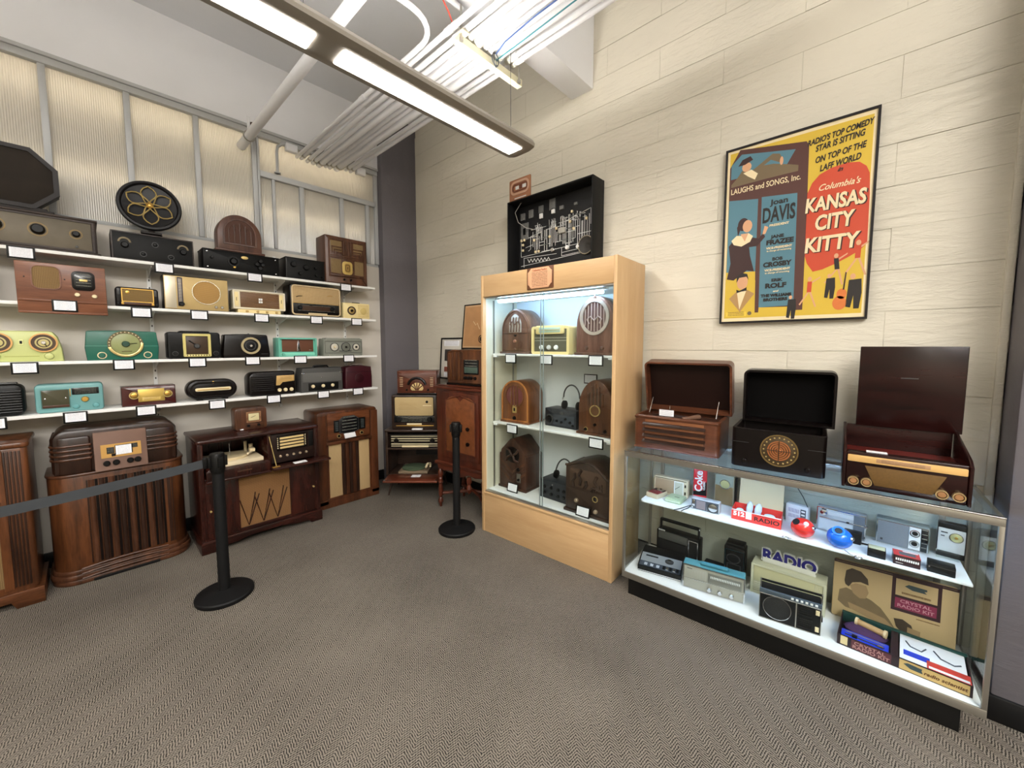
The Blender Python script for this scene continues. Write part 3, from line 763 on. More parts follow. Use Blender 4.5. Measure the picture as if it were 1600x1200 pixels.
r = radio('cloth_face_radio', 'large brown radio with beige cloth face and dark tuning band on the second shelf', 1.545, 2, .47, .295, .2, 4.01)
r.body(BAKE, bev=.012, rad=.03); r.fr('cream_rim', mat('beige_rim', (206, 182, 142), .4), .02, .03, .98, .97, .010, .012, .03)
r.pl('cloth_face', CLOTHB, .045, .42, .955, .93, .004, .012); r.pl('tuning_band', DARKDIAL, .045, .13, .955, .40, .005, .003)
r.pl('band_glass', mat('brown_scale_glass', (64, 46, 36), .15), .2, .18, .78, .34, .0065, .002); r.pl('key_strip', mat('beige_key', (210, 190, 150), .4), .33, .07, .7, .11, .009, .002); r.pl('band_divider', GOLD, .045, .405, .955, .42, .006)
for u in (.17, .8): r.kb(BLACK, u, .27, .022, .022, -.005)
r.tb('script_mark', BAKE, [(-.185, -.006, .175), (-.16, -.006, .185), (-.13, -.006, .188)], .003); r.tb('script_mark', GOLD, [(.1, -.006, .2), (.125, -.006, .212), (.15, -.006, .205)], .0025)

r = radio('small_cream_radio', 'small cream plastic radio at the right end of the second shelf', 1.945, 2, .285, .16, .11, 4.01)
r.body(CREAM, bev=.008, rad=.008)
r.rg('dial_ring', mat('dark_brown_ring', (60, 44, 34), .4), .3, .5, .044, .012, .008); r.dk('dial_face', BRASS, .3, .5, .032, .006); r.kb(BAKE, .3, .5, .014, .016, -.004)
r.bars('grille_slat', mat('cream_slat', (214, 192, 132), .4), .55, .12, .95, .9, 8, True, .004, .55)
r.dk('grille_round', mat('cream_dark', (200, 176, 112), .45), .75, .5, .034, .0055)
r.bx('handle', BAKE, -.03, .05, .03, .05, .158, .17, .004)

# ---- third shelf
r = radio('lime_green_radio', 'lime yellow clock radio with twin gold dials on the third shelf', -.281, 3, .355, .2, .13, 4.03)
LIME = mat('lime_yellow_plastic', (188, 194, 126), .35)
r.body(LIME, [(-.177, 0), (.177, 0), (.172, .09), (.155, .165), (.135, .195), (.12, .2), (-.12, .2), (-.135, .195), (-.155, .165), (-.172, .09)], bev=.012)
for u in (.235, .765):
    r.rg('dial_rim', mat('rose_gold_rim', (190, 146, 92), .35, .7), u, .62, .062, .008, .014); r.rg('dial_band', mat('brown_dial_band', (70, 52, 36), .35), u, .62, .054, .016, .010)
    r.dk('dial_face', mat('dial_olive_cream', (196, 182, 120), .4), u, .62, .05, .006); r.rg('inner_ring', mat('brown_dial_band', (0, 0, 0)), u, .62, .03, .006, .009); r.kb(CHROME, u, .62, .012, .012, -.006)
    r.tb('clock_hand', BLACK, [(r.P(u, .62)[0], -.011, r.P(u, .62)[1]), (r.P(u, .62)[0] + .012, -.011, r.P(u, .62)[1] - .024)], .002)
for u in (.2, .82): r.kb(LIME, u, .18, .022, .016); 
r.pl('emblem', mat('lime_emblem', (214, 216, 150), .3), .47, .54, .53, .72, .004, .004); r.pl('emblem_mark', BLACK, .485, .58, .515, .68, .005, .003)
r.pl('groove', mat('lime_shade', (150, 154, 70), .4), .3, .17, .7, .185, .001)

r = radio('green_radio', 'dark green radio with big olive round dial on the third shelf', .187, 3, .385, .212, .15, 4.02)
GRN = mat('deep_green_plastic', (30, 92, 76), .35)
r.body(GRN, [(-.185, 0), (.185, 0), (.193, .09), (.182, .205), (.17, .209), (0, .214), (-.17, .209), (-.182, .205), (-.193, .09)], bev=.010)
r.pl('belt_line', mat('light_green_line', (70, 130, 112), .35), .005, .47, .995, .49, .002)
r.rg('dial_scale_ring', mat('brown_scale_ring', (96, 84, 52), .4), .53, .55, .094, .018, .010)
for k in range(17):
    a = radians(-20 + 220 * k / 16); c = r.P(.53, .55)
    r.shp('scale_mark', IVORY, circ(c[0] + .085 * cos(a), c[1] + .085 * sin(a), .004, 8), .0115)
r.dk('dial_face', mat('olive_dial', (136, 142, 92), .35), .53, .55, .078, .008)
c = r.P(.53, .55); lo = [(c[0] + q * cos(radians(a)), c[1] + q * sin(radians(a))) for q, aa in ((.095, range(-165, 6, 10)), (.079, range(5, -166, -10))) for a in aa]
r.shp('gold_crescent', mat('pale_brass', (206, 186, 126), .3, .7), lo, .014); r.kb(mat('dark_green_knob', (40, 70, 56), .3), .53, .55, .022, .022, -.008)
r.tb('dial_pointer', BLACK, [(c[0], -.012, c[1]), (c[0] + .06, -.012, c[1] + .006)], .002); r.pl('dial_plate', mat('olive_brown', (96, 92, 52), .4), .47, .28, .61, .32, .0095)
for u in (.21, .83): r.rg('knob_ring', IVORY, u, .17, .024, .005, .006); r.kb(GRN, u, .17, .018, .018)

r = radio('black_square_dial_radio', 'black radio with square gold dial frame on the third shelf', .597, 3, .335, .212, .15, 4.02)
r.body(BLACK, bev=.012, rad=.02); r.bx('crown', BLACK, -.09, .1, .005, .12, .205, .222, .008)
PG = mat('pale_yellow_brass', (210, 198, 128), .3, .55)
r.fr('dial_frame', PG, .27, .08, .8, .94, .018, .016, .008); r.pl('dial_well', mat('brown_dial', (62, 46, 32), .35), .33, .17, .74, .85, .004); r.pl('dial_caption', lines('dial_numbers', (214, 204, 140), (90, 76, 40), 9, 'x', .4, .4, False), .3, .1, .77, .155, .017)
c = r.P(.53, .5); r.kb(GREYM, .53, .48, .02, .022, -.004); r.tb('dial_pointer', BLACK, [(c[0], -.012, c[1]), (c[0] - .05, -.012, c[1] + .04)], .0035)
for u in (.13, .9): r.rg('knob_ring', GREYM, u, .2, .019, .003, .006); r.kb(BLACK, u, .2, .016, .016)

r = radio('black_ring_dial_radio', 'black bakelite radio with silver ring dial on the third shelf', .955, 3, .345, .208, .14, 4.02)
r.body(BAKE, [(-.172, 0), (.172, 0), (.176, .03), (.16, .19), (.15, .2), (.02, .206), (-.15, .2), (-.16, .19), (-.176, .03)], bev=.014)
r.rg('ring_bezel', mat('champagne_silver', (200, 186, 150), .28, .8), .57, .5, .073, .017, .016); r.dk('dial_well', BLACK, .57, .5, .057, .004); r.rg('inner_ring', GREYM, .57, .5, .04, .006, .008); r.kb(CHROME, .57, .5, .013, .02, -.004)
r.pl('top_notch', GREYM, .52, .95, .55, 1.01, .006); r.pl('base_notch', CHROME, .56, .01, .575, .05, .003)
r.pl('brand_line', GREYM, .8, .14, .95, .16, .001)

r = radio('turquoise_radio', 'turquoise radio with brown recessed face and silver emblem', 1.36, 3, .335, .178, .14, 4.02)
TQ = mat('turquoise_plastic', (104, 176, 156), .35)
r.body(TQ, bev=.006, rad=.008); r.fr('front_rim', TQ, 0, 0, 1, 1, .014, .022, .008); r.pl('grille_face', mat('brown_mesh', (96, 58, 38), .6, bump=(300, .4)), .1, .27, .92, .92, .003)
r.pl('lower_strip', mat('turquoise_light', (130, 206, 182), .35), .05, .05, .95, .22, .012, .004); r.pg('emblem', CHROME, [(.47, .3), (.57, .3), (.535, .86), (.50, .86)], .010); r.pg('emblem_slot', BAKE, [(.505, .42), (.535, .42), (.527, .72), (.512, .72)], .0115)
r.kb(TQ, .12, .13, .016, .02, -.01); r.pl('brand_plate', CHROME, .8, .33, .88, .37, .005)
for u in (.1, .88): r.bx('foot', TQ, (u - .5) * .335 - .015, (u - .5) * .335 + .015, .01, .12, -.0, .006)

r = radio('grey_clock_radio', 'grey plastic radio with three round dials at the right end of the third shelf', 1.80, 3, .40, .175, .13, 4.02)
GP = mat('grey_plastic', (128, 130, 120), .4)
r.body(GP, bev=.008, rad=.010); r.pl('top_step', GP, .06, .86, .94, 1.04, .002, .004, deep=.1); r.pl('base_step', GP, .1, .0, .92, .14, .012, .004)
r.fr('front_rim', mat('grey_plastic_dark', (100, 102, 94), .4), .02, .16, .98, .86, .006, .006)
for u, R, m_ in ((.26, .036, mat('pale_grey_dial', (196, 192, 176), .35)), (.55, .042, mat('mid_grey_dial', (104, 106, 96), .35)), (.82, .032, mat('pale_grey_dial', (0, 0, 0)))):
    r.rg('dial_ring', GREYM, u, .52, R + .006, .006, .008); r.dk('dial', m_, u, .52, R, .006); r.kb(BAKE if u > .5 else IVORY, u, .52, .011, .012, -.006)
r.pl('caption_strip', GREYM, .38, .26, .7, .31, .003)

# ---- lowest shelf
r = radio('ribbed_black_radio', 'black ribbed bakelite radio at the left frame edge of the lowest shelf', -.445, 4, .31, .205, .15, 4.03)
r.body(BLACK, bev=.02, rad=.04); r.bars('rib', mat('black_rib', (10, 10, 11), .25), .25, .1, .97, .82, 9, True, .008, .55); r.bars('rib', mat('black_rib', (0, 0, 0)), .03, .1, .22, .82, 9, True, .008, .55); r.bx('handle', GREYM, -.05, .13, .04, .08, .203, .216, .005)

r = radio('light_blue_radio', 'light blue radio with dark window and gold knob on the lowest shelf', -.09, 4, .315, .192, .15, 4.04)
LB = mat('light_blue_plastic', (104, 152, 152), .38)
r.body(LB, bev=.014, rad=.022); r.pl('window_well', mat('green_brown_glass', (70, 68, 52), .15), .09, .18, .48, .8, .003, .004); r.fr('window_frame', mat('dark_teal_frame', (66, 104, 100), .4), .08, .16, .49, .82, .004, .005); r.pl('window_sill', WALH, .1, .18, .47, .27, .006)  # window frame in a darker teal than the case
r.pl('scale_window', DARKDIAL, .52, .6, .93, .84, .004, .003); r.kb(GOLD, .71, .42, .019, .016); r.pl('divider', GOLD, .49, .55, .505, .82, .004)
for u in (.14, .43): r.dk('window_light', CHROME, u, .5, .005, .004)
for u in (.57, .87): r.kb(mat('blue_knob', (90, 146, 148), .4), u, .18, .017, .012)

r = radio('maroon_radio', 'maroon radio with brass centre plate on the lowest shelf', .309, 4, .305, .148, .14, 4.04)
r.body(mat('maroon_bakelite', (62, 20, 18), .2, coat=.3), bev=.006, rad=.004); r.pl('brass_plate', mat('bright_brass_plate', (200, 170, 92), .35, .7), .29, .2, .78, .84, .004); r.pl('plate_caption', lines('plate_text', (200, 170, 92), (120, 90, 40), 5, 'z', .4, .3), .36, .26, .7, .42, .005)
for u in (.22, .84): r.rg('knob_ring', BRASS, u, .55, .028, .006, .010); r.kb(GOLD, u, .55, .022, .014)

r = radio('oval_bakelite_radio', 'black oval bakelite radio with cream bar on the lowest shelf', .70, 4, .345, .17, .13, 4.04)
r.body(BAKE, rr(-.172, .01, .172, .17, .079, 10), bev=.022); r.loop('oval_ridge', BAKE, rr(-.15, .028, .15, .152, .061, 10), rr(-.138, .04, .138, .14, .049, 10), .008, 0)
r.pl('tuning_bar', IVORY, .16, .46, .86, .62, .010, .012); r.pl('bar_slot', GOLD, .2, .51, .82, .55, .0115, .004); r.dk('badge', GOLD, .51, .87, .007, .006, rz=.011)
for u in (.25, .75): r.bx('foot', BAKE, (u - .5) * .345 - .02, (u - .5) * .345 + .02, .02, .11, 0, .02, .004)

r = radio('louvred_black_radio', 'black curved radio with beige dial and three ivory knobs on the lowest shelf', 1.14, 4, .385, .222, .16, 4.02)
r.body(BAKE, rr(-.19, 0, .19, .215, (.03, .012, .02, .06), 6), bev=.02); r.bars('louvre', BAKE, .06, .18, .52, .82, 8, True, .007, .55)
r.pg('dial_glass', mat('beige_dial_glass', (192, 156, 96), .3), [(.56, .40), (.64, .40), (.70, .52), (.96, .56), (.96, .80), (.58, .80)], .006); r.pl('dial_marks', lines('dial_marks', (192, 156, 96), (110, 82, 44), 5, 'z', .4, .3), .62, .62, .93, .76, .0068)
for u in (.63, .76, .89): r.kb(IVORY, u, .2, .017, .016)

r = radio('grey_portable_radio', 'dark grey portable radio with three ivory knobs and carrying handle', 1.575, 4, .40, .235, .17, 4.01)
GC2 = mat('charcoal_leatherette', (64, 63, 61), .6, bump=(160, .25))
r.body(GC2, [(-.2, 0), (.2, 0), (.2, .17), (.185, .235), (-.185, .235), (-.2, .17)], bev=.012); r.pl('knob_panel', BLACK, .16, .06, .88, .38, .004, .004); r.pl('lid_panel', mat('grey_leatherette', (92, 91, 88), .6, bump=(160, .25)), .04, .42, .96, .8, .004, .004)
for u in (.26, .5, .73): r.kb(IVORY, u, .24, .0165, .014, -.004)
for u in (.0, .9): r.pl('corner_clip', CHROME, u + .01, .77, u + .1, .8, .006)
r.tb('handle', BLACK, [(-.07, .06, .232), (-.06, .06, .25), (.07, .06, .25), (.08, .06, .232)], .009); r.dk('latch', CHROME, .47, .6, .005, .006)

r = radio('maroon_portable_radio', 'small dark red portable radio with top handle at the right end of the lowest shelf', 1.955, 4, .30, .24, .15, 4.02)
MR = mat('dark_maroon_plastic', (56, 18, 26), .3)
r.body(MR, [(-.148, 0), (.148, 0), (.15, .12), (.14, .228), (.05, .24), (-.09, .24), (-.142, .225), (-.15, .12)], bev=.018); r.dk('dial_disc', mat('maroon_dark_disc', (48, 16, 22), .3), .5, .45, .05, .003); r.tb('handle', mat('grey_handle', (120, 110, 104), .4), [(-.075, .06, .232), (-.055, .06, .252), (.055, .06, .252), (.075, .06, .232)], .009)
r.pl('hinge_line', BLACK, .03, .72, .97, .735, .001)

# ---- black framed caption cards
def card(x, ztop, label, y=3.99, loc=None, rot=0, tilt=0, w=.114, h=.076):
    t = thing('caption_card', label, 'sign', loc or (x, y, ztop - h), rot, 'framed caption cards', tilt)
    obj('card_frame', box(NB(), -w / 2, w / 2, -.002, .004, 0, h, .0015), BLACK, t)
    m_ = .0095
    obj('paper', box(NB(), -w / 2 + m_, w / 2 - m_, -.003, -.0015, m_, h - m_ * .8), PAPER, t)
for x, z, s in [(-.243, 2.222, 'long weathered radio with grey panel'), (.438, 2.222, 'black radio with two arc dials'), (1.03, 2.226, 'long black radio with oval badge'), (1.829, 2.226, 'square deco tombstone radio'),
                (.294, 1.88, 'small gold grille portable'), (.632, 1.88, 'tan radio with ring grille'), (1.068, 1.88, 'cream radio with striped grille'), (1.53, 1.884, 'brown radio with beige cloth face'), (1.932, 1.884, 'small cream radio'),
                (-.272, 1.494, 'lime yellow radio'), (.181, 1.5, 'dark green radio'), (.602, 1.503, 'black square dial radio'), (.983, 1.506, 'black ring dial radio'), (1.371, 1.506, 'turquoise radio'), (1.835, 1.506, 'grey three dial radio'),
                (-.42, 1.152, 'ribbed black radio'), (-.074, 1.150, 'light blue radio'), (.281, 1.152, 'maroon brass plate radio'), (.714, 1.151, 'oval black radio'), (1.133, 1.155, 'black louvred radio'), (1.57, 1.157, 'dark grey portable'), (1.923, 1.157, 'small dark red portable')]:
    card(x, z, f'black framed caption card on the shelf edge under the {s}', 3.991)
card(-.078, 1.9, 'black framed caption card on the front of the overhanging reddish radio', 3.958)

# ------------------------------------------------------------------ floor consoles along the left wall
def slab(bm, w, d, r, z0, z1, bev=.004, y0=0, rb=.004, x0=0):
    """board with rounded front corners, seen from above"""
    return ext(bm, rr(x0 - w / 2, y0, x0 + w / 2, y0 + d, (r, r, rb, rb), 8), z0, z1, bev, 'z')

# leftmost console, cut by the frame
c = Set('console_radio', 'tall orange brown console radio cut off by the left frame edge', 'radio', (-.645, 3.77, 0), 0, .74, 1.02, .40, 'floor console radios')
obj('body', slab(NB(), .73, .39, .03, .1, .985, .006), ORW, c.r)
obj('top_board', slab(NB(), .75, .41, .035, .985, 1.02, .012, -.008), ORW, c.r)
bm = NB(); ext(bm, [(-.385, 0), (-.27, 0), (-.25, .045), (.25, .045), (.27, 0), (.385, 0), (.385, .1), (-.385, .1)], -.015, .40, .004); obj('plinth', bm, ORWH, c.r)
c.pl('grille_cloth', CLOTHG, .18, .14, .82, .6, .002, .006); c.pl('dial_window', DARKDIAL, .2, .72, .8, .9, .003, .004)
for k in range(5): c.pl('dark_flute', DKW, .865 + .02 * k, .13, .877 + .02 * k, .95, .006, .003)
for k in range(5): c.pl('dark_flute', DKW, .05 + .02 * k, .13, .062 + .02 * k, .95, .006, .003)
for u in (.16, .84): c.pl('stile', ORW, u - .025, .12, u + .025, .96, .008, .003)
for u in (.3, .7): c.pl('grille_rib', ORW, u - .012, .14, u + .012, .6, .010, .003)
c.pl('mid_rail', ORWH, .16, .62, .84, .66, .010, .004)

# rounded console with ribbed shoulders
c = Set('console_radio', 'rounded walnut console radio with fluted front, gold dial and white note card', 'radio', (.118, 3.845, 0), 0, .70, 1.04, .37, 'floor console radios')
obj('lower_body', slab(NB(), .69, .36, .13, .085, .735, .008), ORW, c.r)
for k, (w, z) in enumerate(((.72, .0), (.735, .034), (.715, .064))):
    bm = NB(); o = slab(bm, w, .38, .14, z, z + .036, .010, -.012 + .003 * k)
    for v in bm.verts:                      # arched foot: lift the middle of the base
        f = max(0, 1 - (v.co.x / .20) ** 2) if abs(v.co.x) < .2 else 0
        if k == 0 and v.co.z < .02: v.co.z += 0 * f
    obj('base_moulding', bm, WAL, c.r)
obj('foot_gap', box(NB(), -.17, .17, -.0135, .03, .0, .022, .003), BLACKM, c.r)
# swept apron lines
for k in range(3):
    pts = [(x, -.014, .03 + .033 * k + .024 * (1 - min(1, (x / .3) ** 2))) for x in [-.22 + .044 * i for i in range(11)]]
    c.tb('apron_bead', WAL, pts, .007)
obj('waist_moulding', slab(NB(), .705, .368, .135, .73, .752, .008, -.006), WAL, c.r)
bm = NB(); ext(bm, rr(-.305, .752, .305, 1.045, (.0, .0, .07, .07), 8), .012, .36, .02); obj('upper_body', bm, DKW, c.r)
for s_ in (-1, 1):
    bm = NB(); slab(bm, .185, .345, .08 if s_ < 0 else .0, .752, .985, .012, .0, .0, s_ * .225)
    obj('shoulder', ext(NB(), rr(s_ * .225 - .09, 0, s_ * .225 + .09, .33, (.075, .01, .004, .004) if s_ < 0 else (.01, .075, .004, .004), 8), .752, 1.0, .014, 'z'), DKW, c.r); bm.free()
    for k in range(4):
        z = .842 + .03 * k
        obj('shoulder_rib', ext(NB(), rr(s_ * .225 - .097, -.007, s_ * .225 + .097, .33, (.08, .012, .004, .004) if s_ < 0 else (.012, .08, .004, .004), 8), z, z + .016, .006, 'z'), WAL, c.r)
CP = mat('taupe_control_panel', (112, 86, 74), .4, noise=(8, .12))
bm = NB(); ext(bm, [(-.036, .752), (.10, .752), (.10, 1.012), (-.008, 1.012)], -.122, .142, .005, 'x'); cp = obj('control_panel', bm, CP, c.r)
def onp(x0, z0, x1, z1, name, m_, t=.004, par=None):
    def yy(z): return -.036 + .028 * (z - .752) / .26
    bm = NB(); rings(bm, [[(x, yy(z) - q, z) for x, z in ((x0, z0), (x1, z0), (x1, z1), (x0, z1))] for q in (-.002, t)]); return obj(name, bm, m_, par or cp)
GD = mat('gold_dial_plate', (186, 144, 80), .4, .5)
onp(-.09, .835, .11, .925, 'dial_plate', GD); onp(-.062, .862, -.025, .905, 'dial_window', DARKDIAL, .006); onp(.066, .885, .092, .915, 'dial_window', DARKDIAL, .006)
onp(-.022, .852, .066, .915, 'dial_escutcheon', BAKE, .006); onp(-.018, .850, .06, .912, 'note_card', PAPER, .009); onp(-.04, .842, -.02, .86, 'band_switch', BAKE, .006)
for x in (-.066, -.02, .05, .088): obj('knob', lathe(NB(), [(.018, 0), (.018, -.012), (.013, -.018), (0, -.018)], (x, -.034, .80), 'y', 16), BLACK, c.r)
for k in range(8):
    x = -.145 + .052 * k * .92
    obj('flute', cyl(NB(), (x, .008, .125), (x, .008, .70), .0165, n=12), (DKW if k % 2 else WAL), c.r)
    obj('flute_gap', box(NB(), x + .016, x + .030, -.002, .01, .125, .70, 0), BAKE, c.r)
for x0, x1 in ((.235, .255), (.262, .268)): obj('inlay_strip', box(NB(), x0, x1, -.001 if x0 < .2 else .0, .02, .125, .70, .001), DKW, c.r)
obj('inlay_strip', box(NB(), -.17, -.162, -.002, .02, .125, .70, .001), DKW, c.r)

# wide phonograph console
c = Set('phonograph_console', 'wide dark mahogany phonograph console with pulled out turntable and open door flap', 'record player', (.955, 3.695, 0), 0, .87, .884, .50, 'floor console radios')
obj('left_case', box(NB(), -.435, -.40, 0, .5, .09, .855, .004), MAHV, c.r); obj('right_case', box(NB(), .40, .435, 0, .5, .09, .855, .004), MAHV, c.r)
obj('back_case', box(NB(), -.40, .40, .46, .5, .09, .855), MAHV, c.r); obj('floor_board', box(NB(), -.40, .40, .01, .46, .09, .12), MAH, c.r)
obj('top_board', ext(NB(), rr(-.445, -.012, .445, .505, (.03, .03, .004, .004), 6), .855, .884, .010, 'z'), MAH, c.r)
obj('mid_board', box(NB(), -.40, .40, .0, .46, .555, .58, .003), MAH, c.r); obj('divider', box(NB(), .03, .06, .005, .46, .58, .855, .002), MAHV, c.r)
bm = NB(); ext(bm, [(-.445, 0), (-.35, 0), (-.33, .03), (-.22, .035), (-.1, .055), (.1, .055), (.22, .035), (.33, .03), (.35, 0), (.445, 0), (.445, .085), (.43, .1), (-.43, .1), (-.445, .085)], -.012, .49, .004); obj('bracket_base', bm, MAH, c.r)
for s_ in (-1, 1):
    d_ = c.r
    obj('door', box(NB(), min(s_ * .40, s_ * .185), max(s_ * .40, s_ * .185), -.004, .016, .115, .55, .004), MAHV, d_)
    obj('door_pull', lathe(NB(), [(.007, 0), (.005, -.01), (.008, -.016), (0, -.018)], (s_ * .375, -.004, .33), 'y', 10), BRASS, d_)
gl_ = obj('grille_cloth', box(NB(), -.185, .185, .004, .01, .115, .55), cloth('orange_grille_cloth', (152, 110, 62), (104, 72, 40)), c.r)
obj('grille_frame', box(NB(), -.19, .19, -.004, .01, .10, .13, .003), MAH, c.r)
for k in range(3):
    x = -.11 + .105 * k
    c.tb('lattice', MAH, [(x - .075, .0, .36), (x - .02, .0, .14), (x + .02, .0, .32), (x + .035, .0, .40)], .0042, n=6)
    c.tb('lattice', MAH, [(x + .062, .0, .38), (x - .018, .0, .14)], .0042, n=6)
# radio section on the right
rd = obj('radio_panel', box(NB(), .06, .40, .012, .03, .60, .845, .002), mat('dark_brown_panel', (34, 22, 18), .3), c.r)
def fp(name, m_, x0, z0, x1, z1, t, par=rd, y=.012): return obj(name, box(NB(), x0, x1, y - t, y, z0, z1, min(.001, t * .3)), m_, par)
fp('scale_frame', BAKE, .10, .70, .345, .835, .004); 
for k in range(4): fp('scale_strip', mat('cream_scale', (206, 180, 124), .4), .125, .718 + .027 * k, .315, .735 + .027 * k, .006)
for k in range(6): fp('push_button', IVORY, .105, .722 + .017 * k, .112, .731 + .017 * k, .007); fp('push_button', IVORY, .325, .722 + .017 * k, .332, .731 + .017 * k, .007)
fp('tuning_panel', BLACK, .355, .70, .395, .835, .004)
for k in range(5): obj('knob', lathe(NB(), [(.010, 0), (.010, -.012), (.007, -.016), (0, -.016)], (.125 + .052 * k, .012, .655), 'y', 14), mat('pale_knob', (160, 140, 116), .35), c.r)
obj('door_flap', box(NB(), .03, .49, -.135, .0, .577, .595, .004), MAH, c.r)
c.tb('flap_stay', BRASS, [(.065, -.085, .60), (.045, .005, .84)], .0035, n=6)
obj('stay_plate', box(NB(), .035, .09, -.10, -.075, .595, .601, .001), GOLD, c.r)
obj('note_card', box(NB(), .20, .30, -.11, -.05, .596, .598), PLAINP, c.r)
for x in (.13, .18): obj('flap_ring', lathe(NB(), [(.012, 0), (.012, .002), (0, .002)], (x, -.05, .595), 'z', 14), MAHV, c.r)
# turntable drawer on the left
dr = obj('turntable_drawer', box(NB(), -.385, .03, -.03, .40, .575, .655, .006), MAH, c.r)
obj('drawer_front', box(NB(), -.395, .035, -.05, -.03, .57, .65, .006), MAHV, c.r); obj('drawer_pull', box(NB(), -.20, -.10, -.055, -.05, .605, .617, .002), WALH, c.r); obj('drawer_ledge', box(NB(), -.4, .035, -.065, -.02, .555, .575, .006), MAH, c.r)
obj('deck_plate', box(NB(), -.36, -.005, -.01, .37, .655, .685, .004), mat('cream_turntable_deck', (216, 200, 168), .4), dr)
obj('platter', lathe(NB(), [(.13, .685), (.13, .70), (.125, .704), (0, .704)], (-.2, .17, 0), 'z', 36), mat('beige_platter', (196, 178, 140), .6), dr)
obj('spindle', cyl(NB(), (-.2, .17, .70), (-.2, .17, .80), .003, n=8), CHROME, dr)
obj('tone_arm', tube(NB(), [(-.03, .26, .71), (-.03, .22, .725), (-.045, .12, .722), (-.10, .06, .715)], .009, 10), mat('cream_turntable_deck', (0, 0, 0)), dr)
obj('arm_post', cyl(NB(), (-.03, .26, .685), (-.03, .26, .75), .016, n=12), IVORY, dr); obj('record_post', cyl(NB(), (-.06, .30, .685), (-.06, .30, .77), .012, n=12), IVORY, dr)
obj('pickup_head', box(NB(), -.075, -.035, .10, .15, .715, .745, .005), IVORY, dr)

# small table radio on the phonograph console
r = radio('small_brown_radio', 'small brown wooden radio with cream dial standing on the phonograph console', .925, 1, .235, .188, .14, 3.885, grp='table radios on consoles', z=.884)
r.body(WAL, bev=.012, rad=.025); r.fr('dial_frame', wood('pale_brown_wood', (150, 110, 78), (110, 76, 52), 'x', .4), .34, .34, .80, .82, .012, .008, .004); r.pl('dial_face', mat('cream_dial', (206, 194, 150), .4), .41, .42, .74, .74, .003); r.tb('dial_pointer', BAKE, [(-.005, -.005, .105), (.03, -.005, .118)], .0015)
r.pl('lower_panel', WALH, .3, .12, .84, .3, .003, .003)
for u in (.4, .72): r.kb(BAKE, u, .2, .012, .014)
r.pl('paper_tag', PLAINP, .14, .03, .24, .08, .002)

# console right of it
c = Set('console_radio', 'slender walnut console radio with dark push button dial and small white note', 'radio', (1.765, 3.88, 0), 0, .615, .96, .36, 'floor console radios')
CW = wood('console_walnut', (92, 52, 31), (50, 28, 17), 'z', .28, coat=.35)
obj('body', ext(NB(), rr(-.305, .0, .305, .955, (0, 0, .03, .03), 5), .012, .36, .01), CW, c.r)
c.pl('side_pilaster', CW, .0, .04, .13, .96, .012, .006, .012, deep=.004); c.pl('side_pilaster', CW, .87, .04, 1.0, .96, .012, .006, .012, deep=.004)
c.pl('foot_rail', CW, .0, .0, 1.0, .075, .014, .003, .014); c.pl('foot_bead', CW, .0, .075, 1.0, .09, .020, .004, .014)
up = c.pl('dial_board', wood('bright_walnut', (112, 66, 40), (72, 39, 22), 'x', .25, coat=.4), .15, .70, .85, .975, .018, .02, .012)
c.pl('dial_bezel', BLACK, .245, .775, .77, .90, .026, .004, .012); d1 = c.pg('dial_glass', DARKDIAL, [(.34, .77), (.40, .762), (.55, .762), (.61, .77), (.64, .79), (.64, .895), (.58, .925), (.40, .925), (.34, .895)], .034, .012)
c.loop('dial_trim', GREYM, [c.P(*q) for q in ((.33, .765), (.40, .755), (.56, .755), (.65, .775), (.65, .90), (.58, .934), (.40, .934), (.33, .90))], [c.P(*q) for q in ((.345, .775), (.40, .767), (.55, .767), (.635, .785), (.635, .892), (.575, .922), (.405, .922), (.345, .892))], .030, .012)
for k in range(5):
    c.pl('push_button', mat('button_grey', (60, 66, 66), .3), .265, .79 + .02 * k, .31, .803 + .02 * k, .020); c.pl('push_button', mat('button_grey', (0, 0, 0)), .69, .79 + .02 * k, .74, .803 + .02 * k, .020)
for u in (.32, .70): c.rg('knob_ring', BRASS, u, .735, .019, .005, .010, -.006); c.kb(BAKE, u, .735, .014, .024)
c.pg('note_card', PLAINP, [(.42, .70), (.60, .705), (.58, .755), (.40, .752)], .032, .012)
c.pl('ledge_moulding', CW, .12, .655, .88, .685, .03, .005, .012)
for u0, u1 in ((.165, .365), (.66, .84)): c.pl('grille_cloth', CLOTHB, u0, .1, u1, .65, .004, .0, .012)
for k in range(5): c.pl('centre_rib', (DKW, CW)[k % 2], .375 + .056 * k, .1, .425 + .056 * k, .65, .018 - .003 * abs(k - 2), .006, .012)

# ------------------------------------------------------------------ corner stack (set diagonally in the corner)
ROT = -47
ca, sa = cos(radians(ROT)), sin(radians(ROT))
F0 = Vector((2.306, 3.544, 0))
def st(x, y, z): return (F0.x + ca * x - sa * y, F0.y + sa * x + ca * y, z)
c = Set('radio_phonograph_console', 'dark corner radio phonograph on splayed legs with its turntable door dropped open', 'record player', st(0, 0, 0), ROT, .61, .715, .38, 'radios stacked in the corner')
DB = wood('dark_brown_case', (56, 40, 32), (34, 24, 19), 'x', .3, coat=.3)
RB = wood('red_brown_door', (110, 56, 38), (74, 36, 24), 'x', .28, coat=.3)
obj('top_board', ext(NB(), rr(-.312, -.02, .312, .385, (.02, .02, .004, .004), 4), .69, .715, .008, 'z'), DB, c.r)
for s_ in (-1, 1): obj('case_side', box(NB(), s_ * .295 - .012, s_ * .295 + .012, 0, .38, .21, .69, .003), DB, c.r)
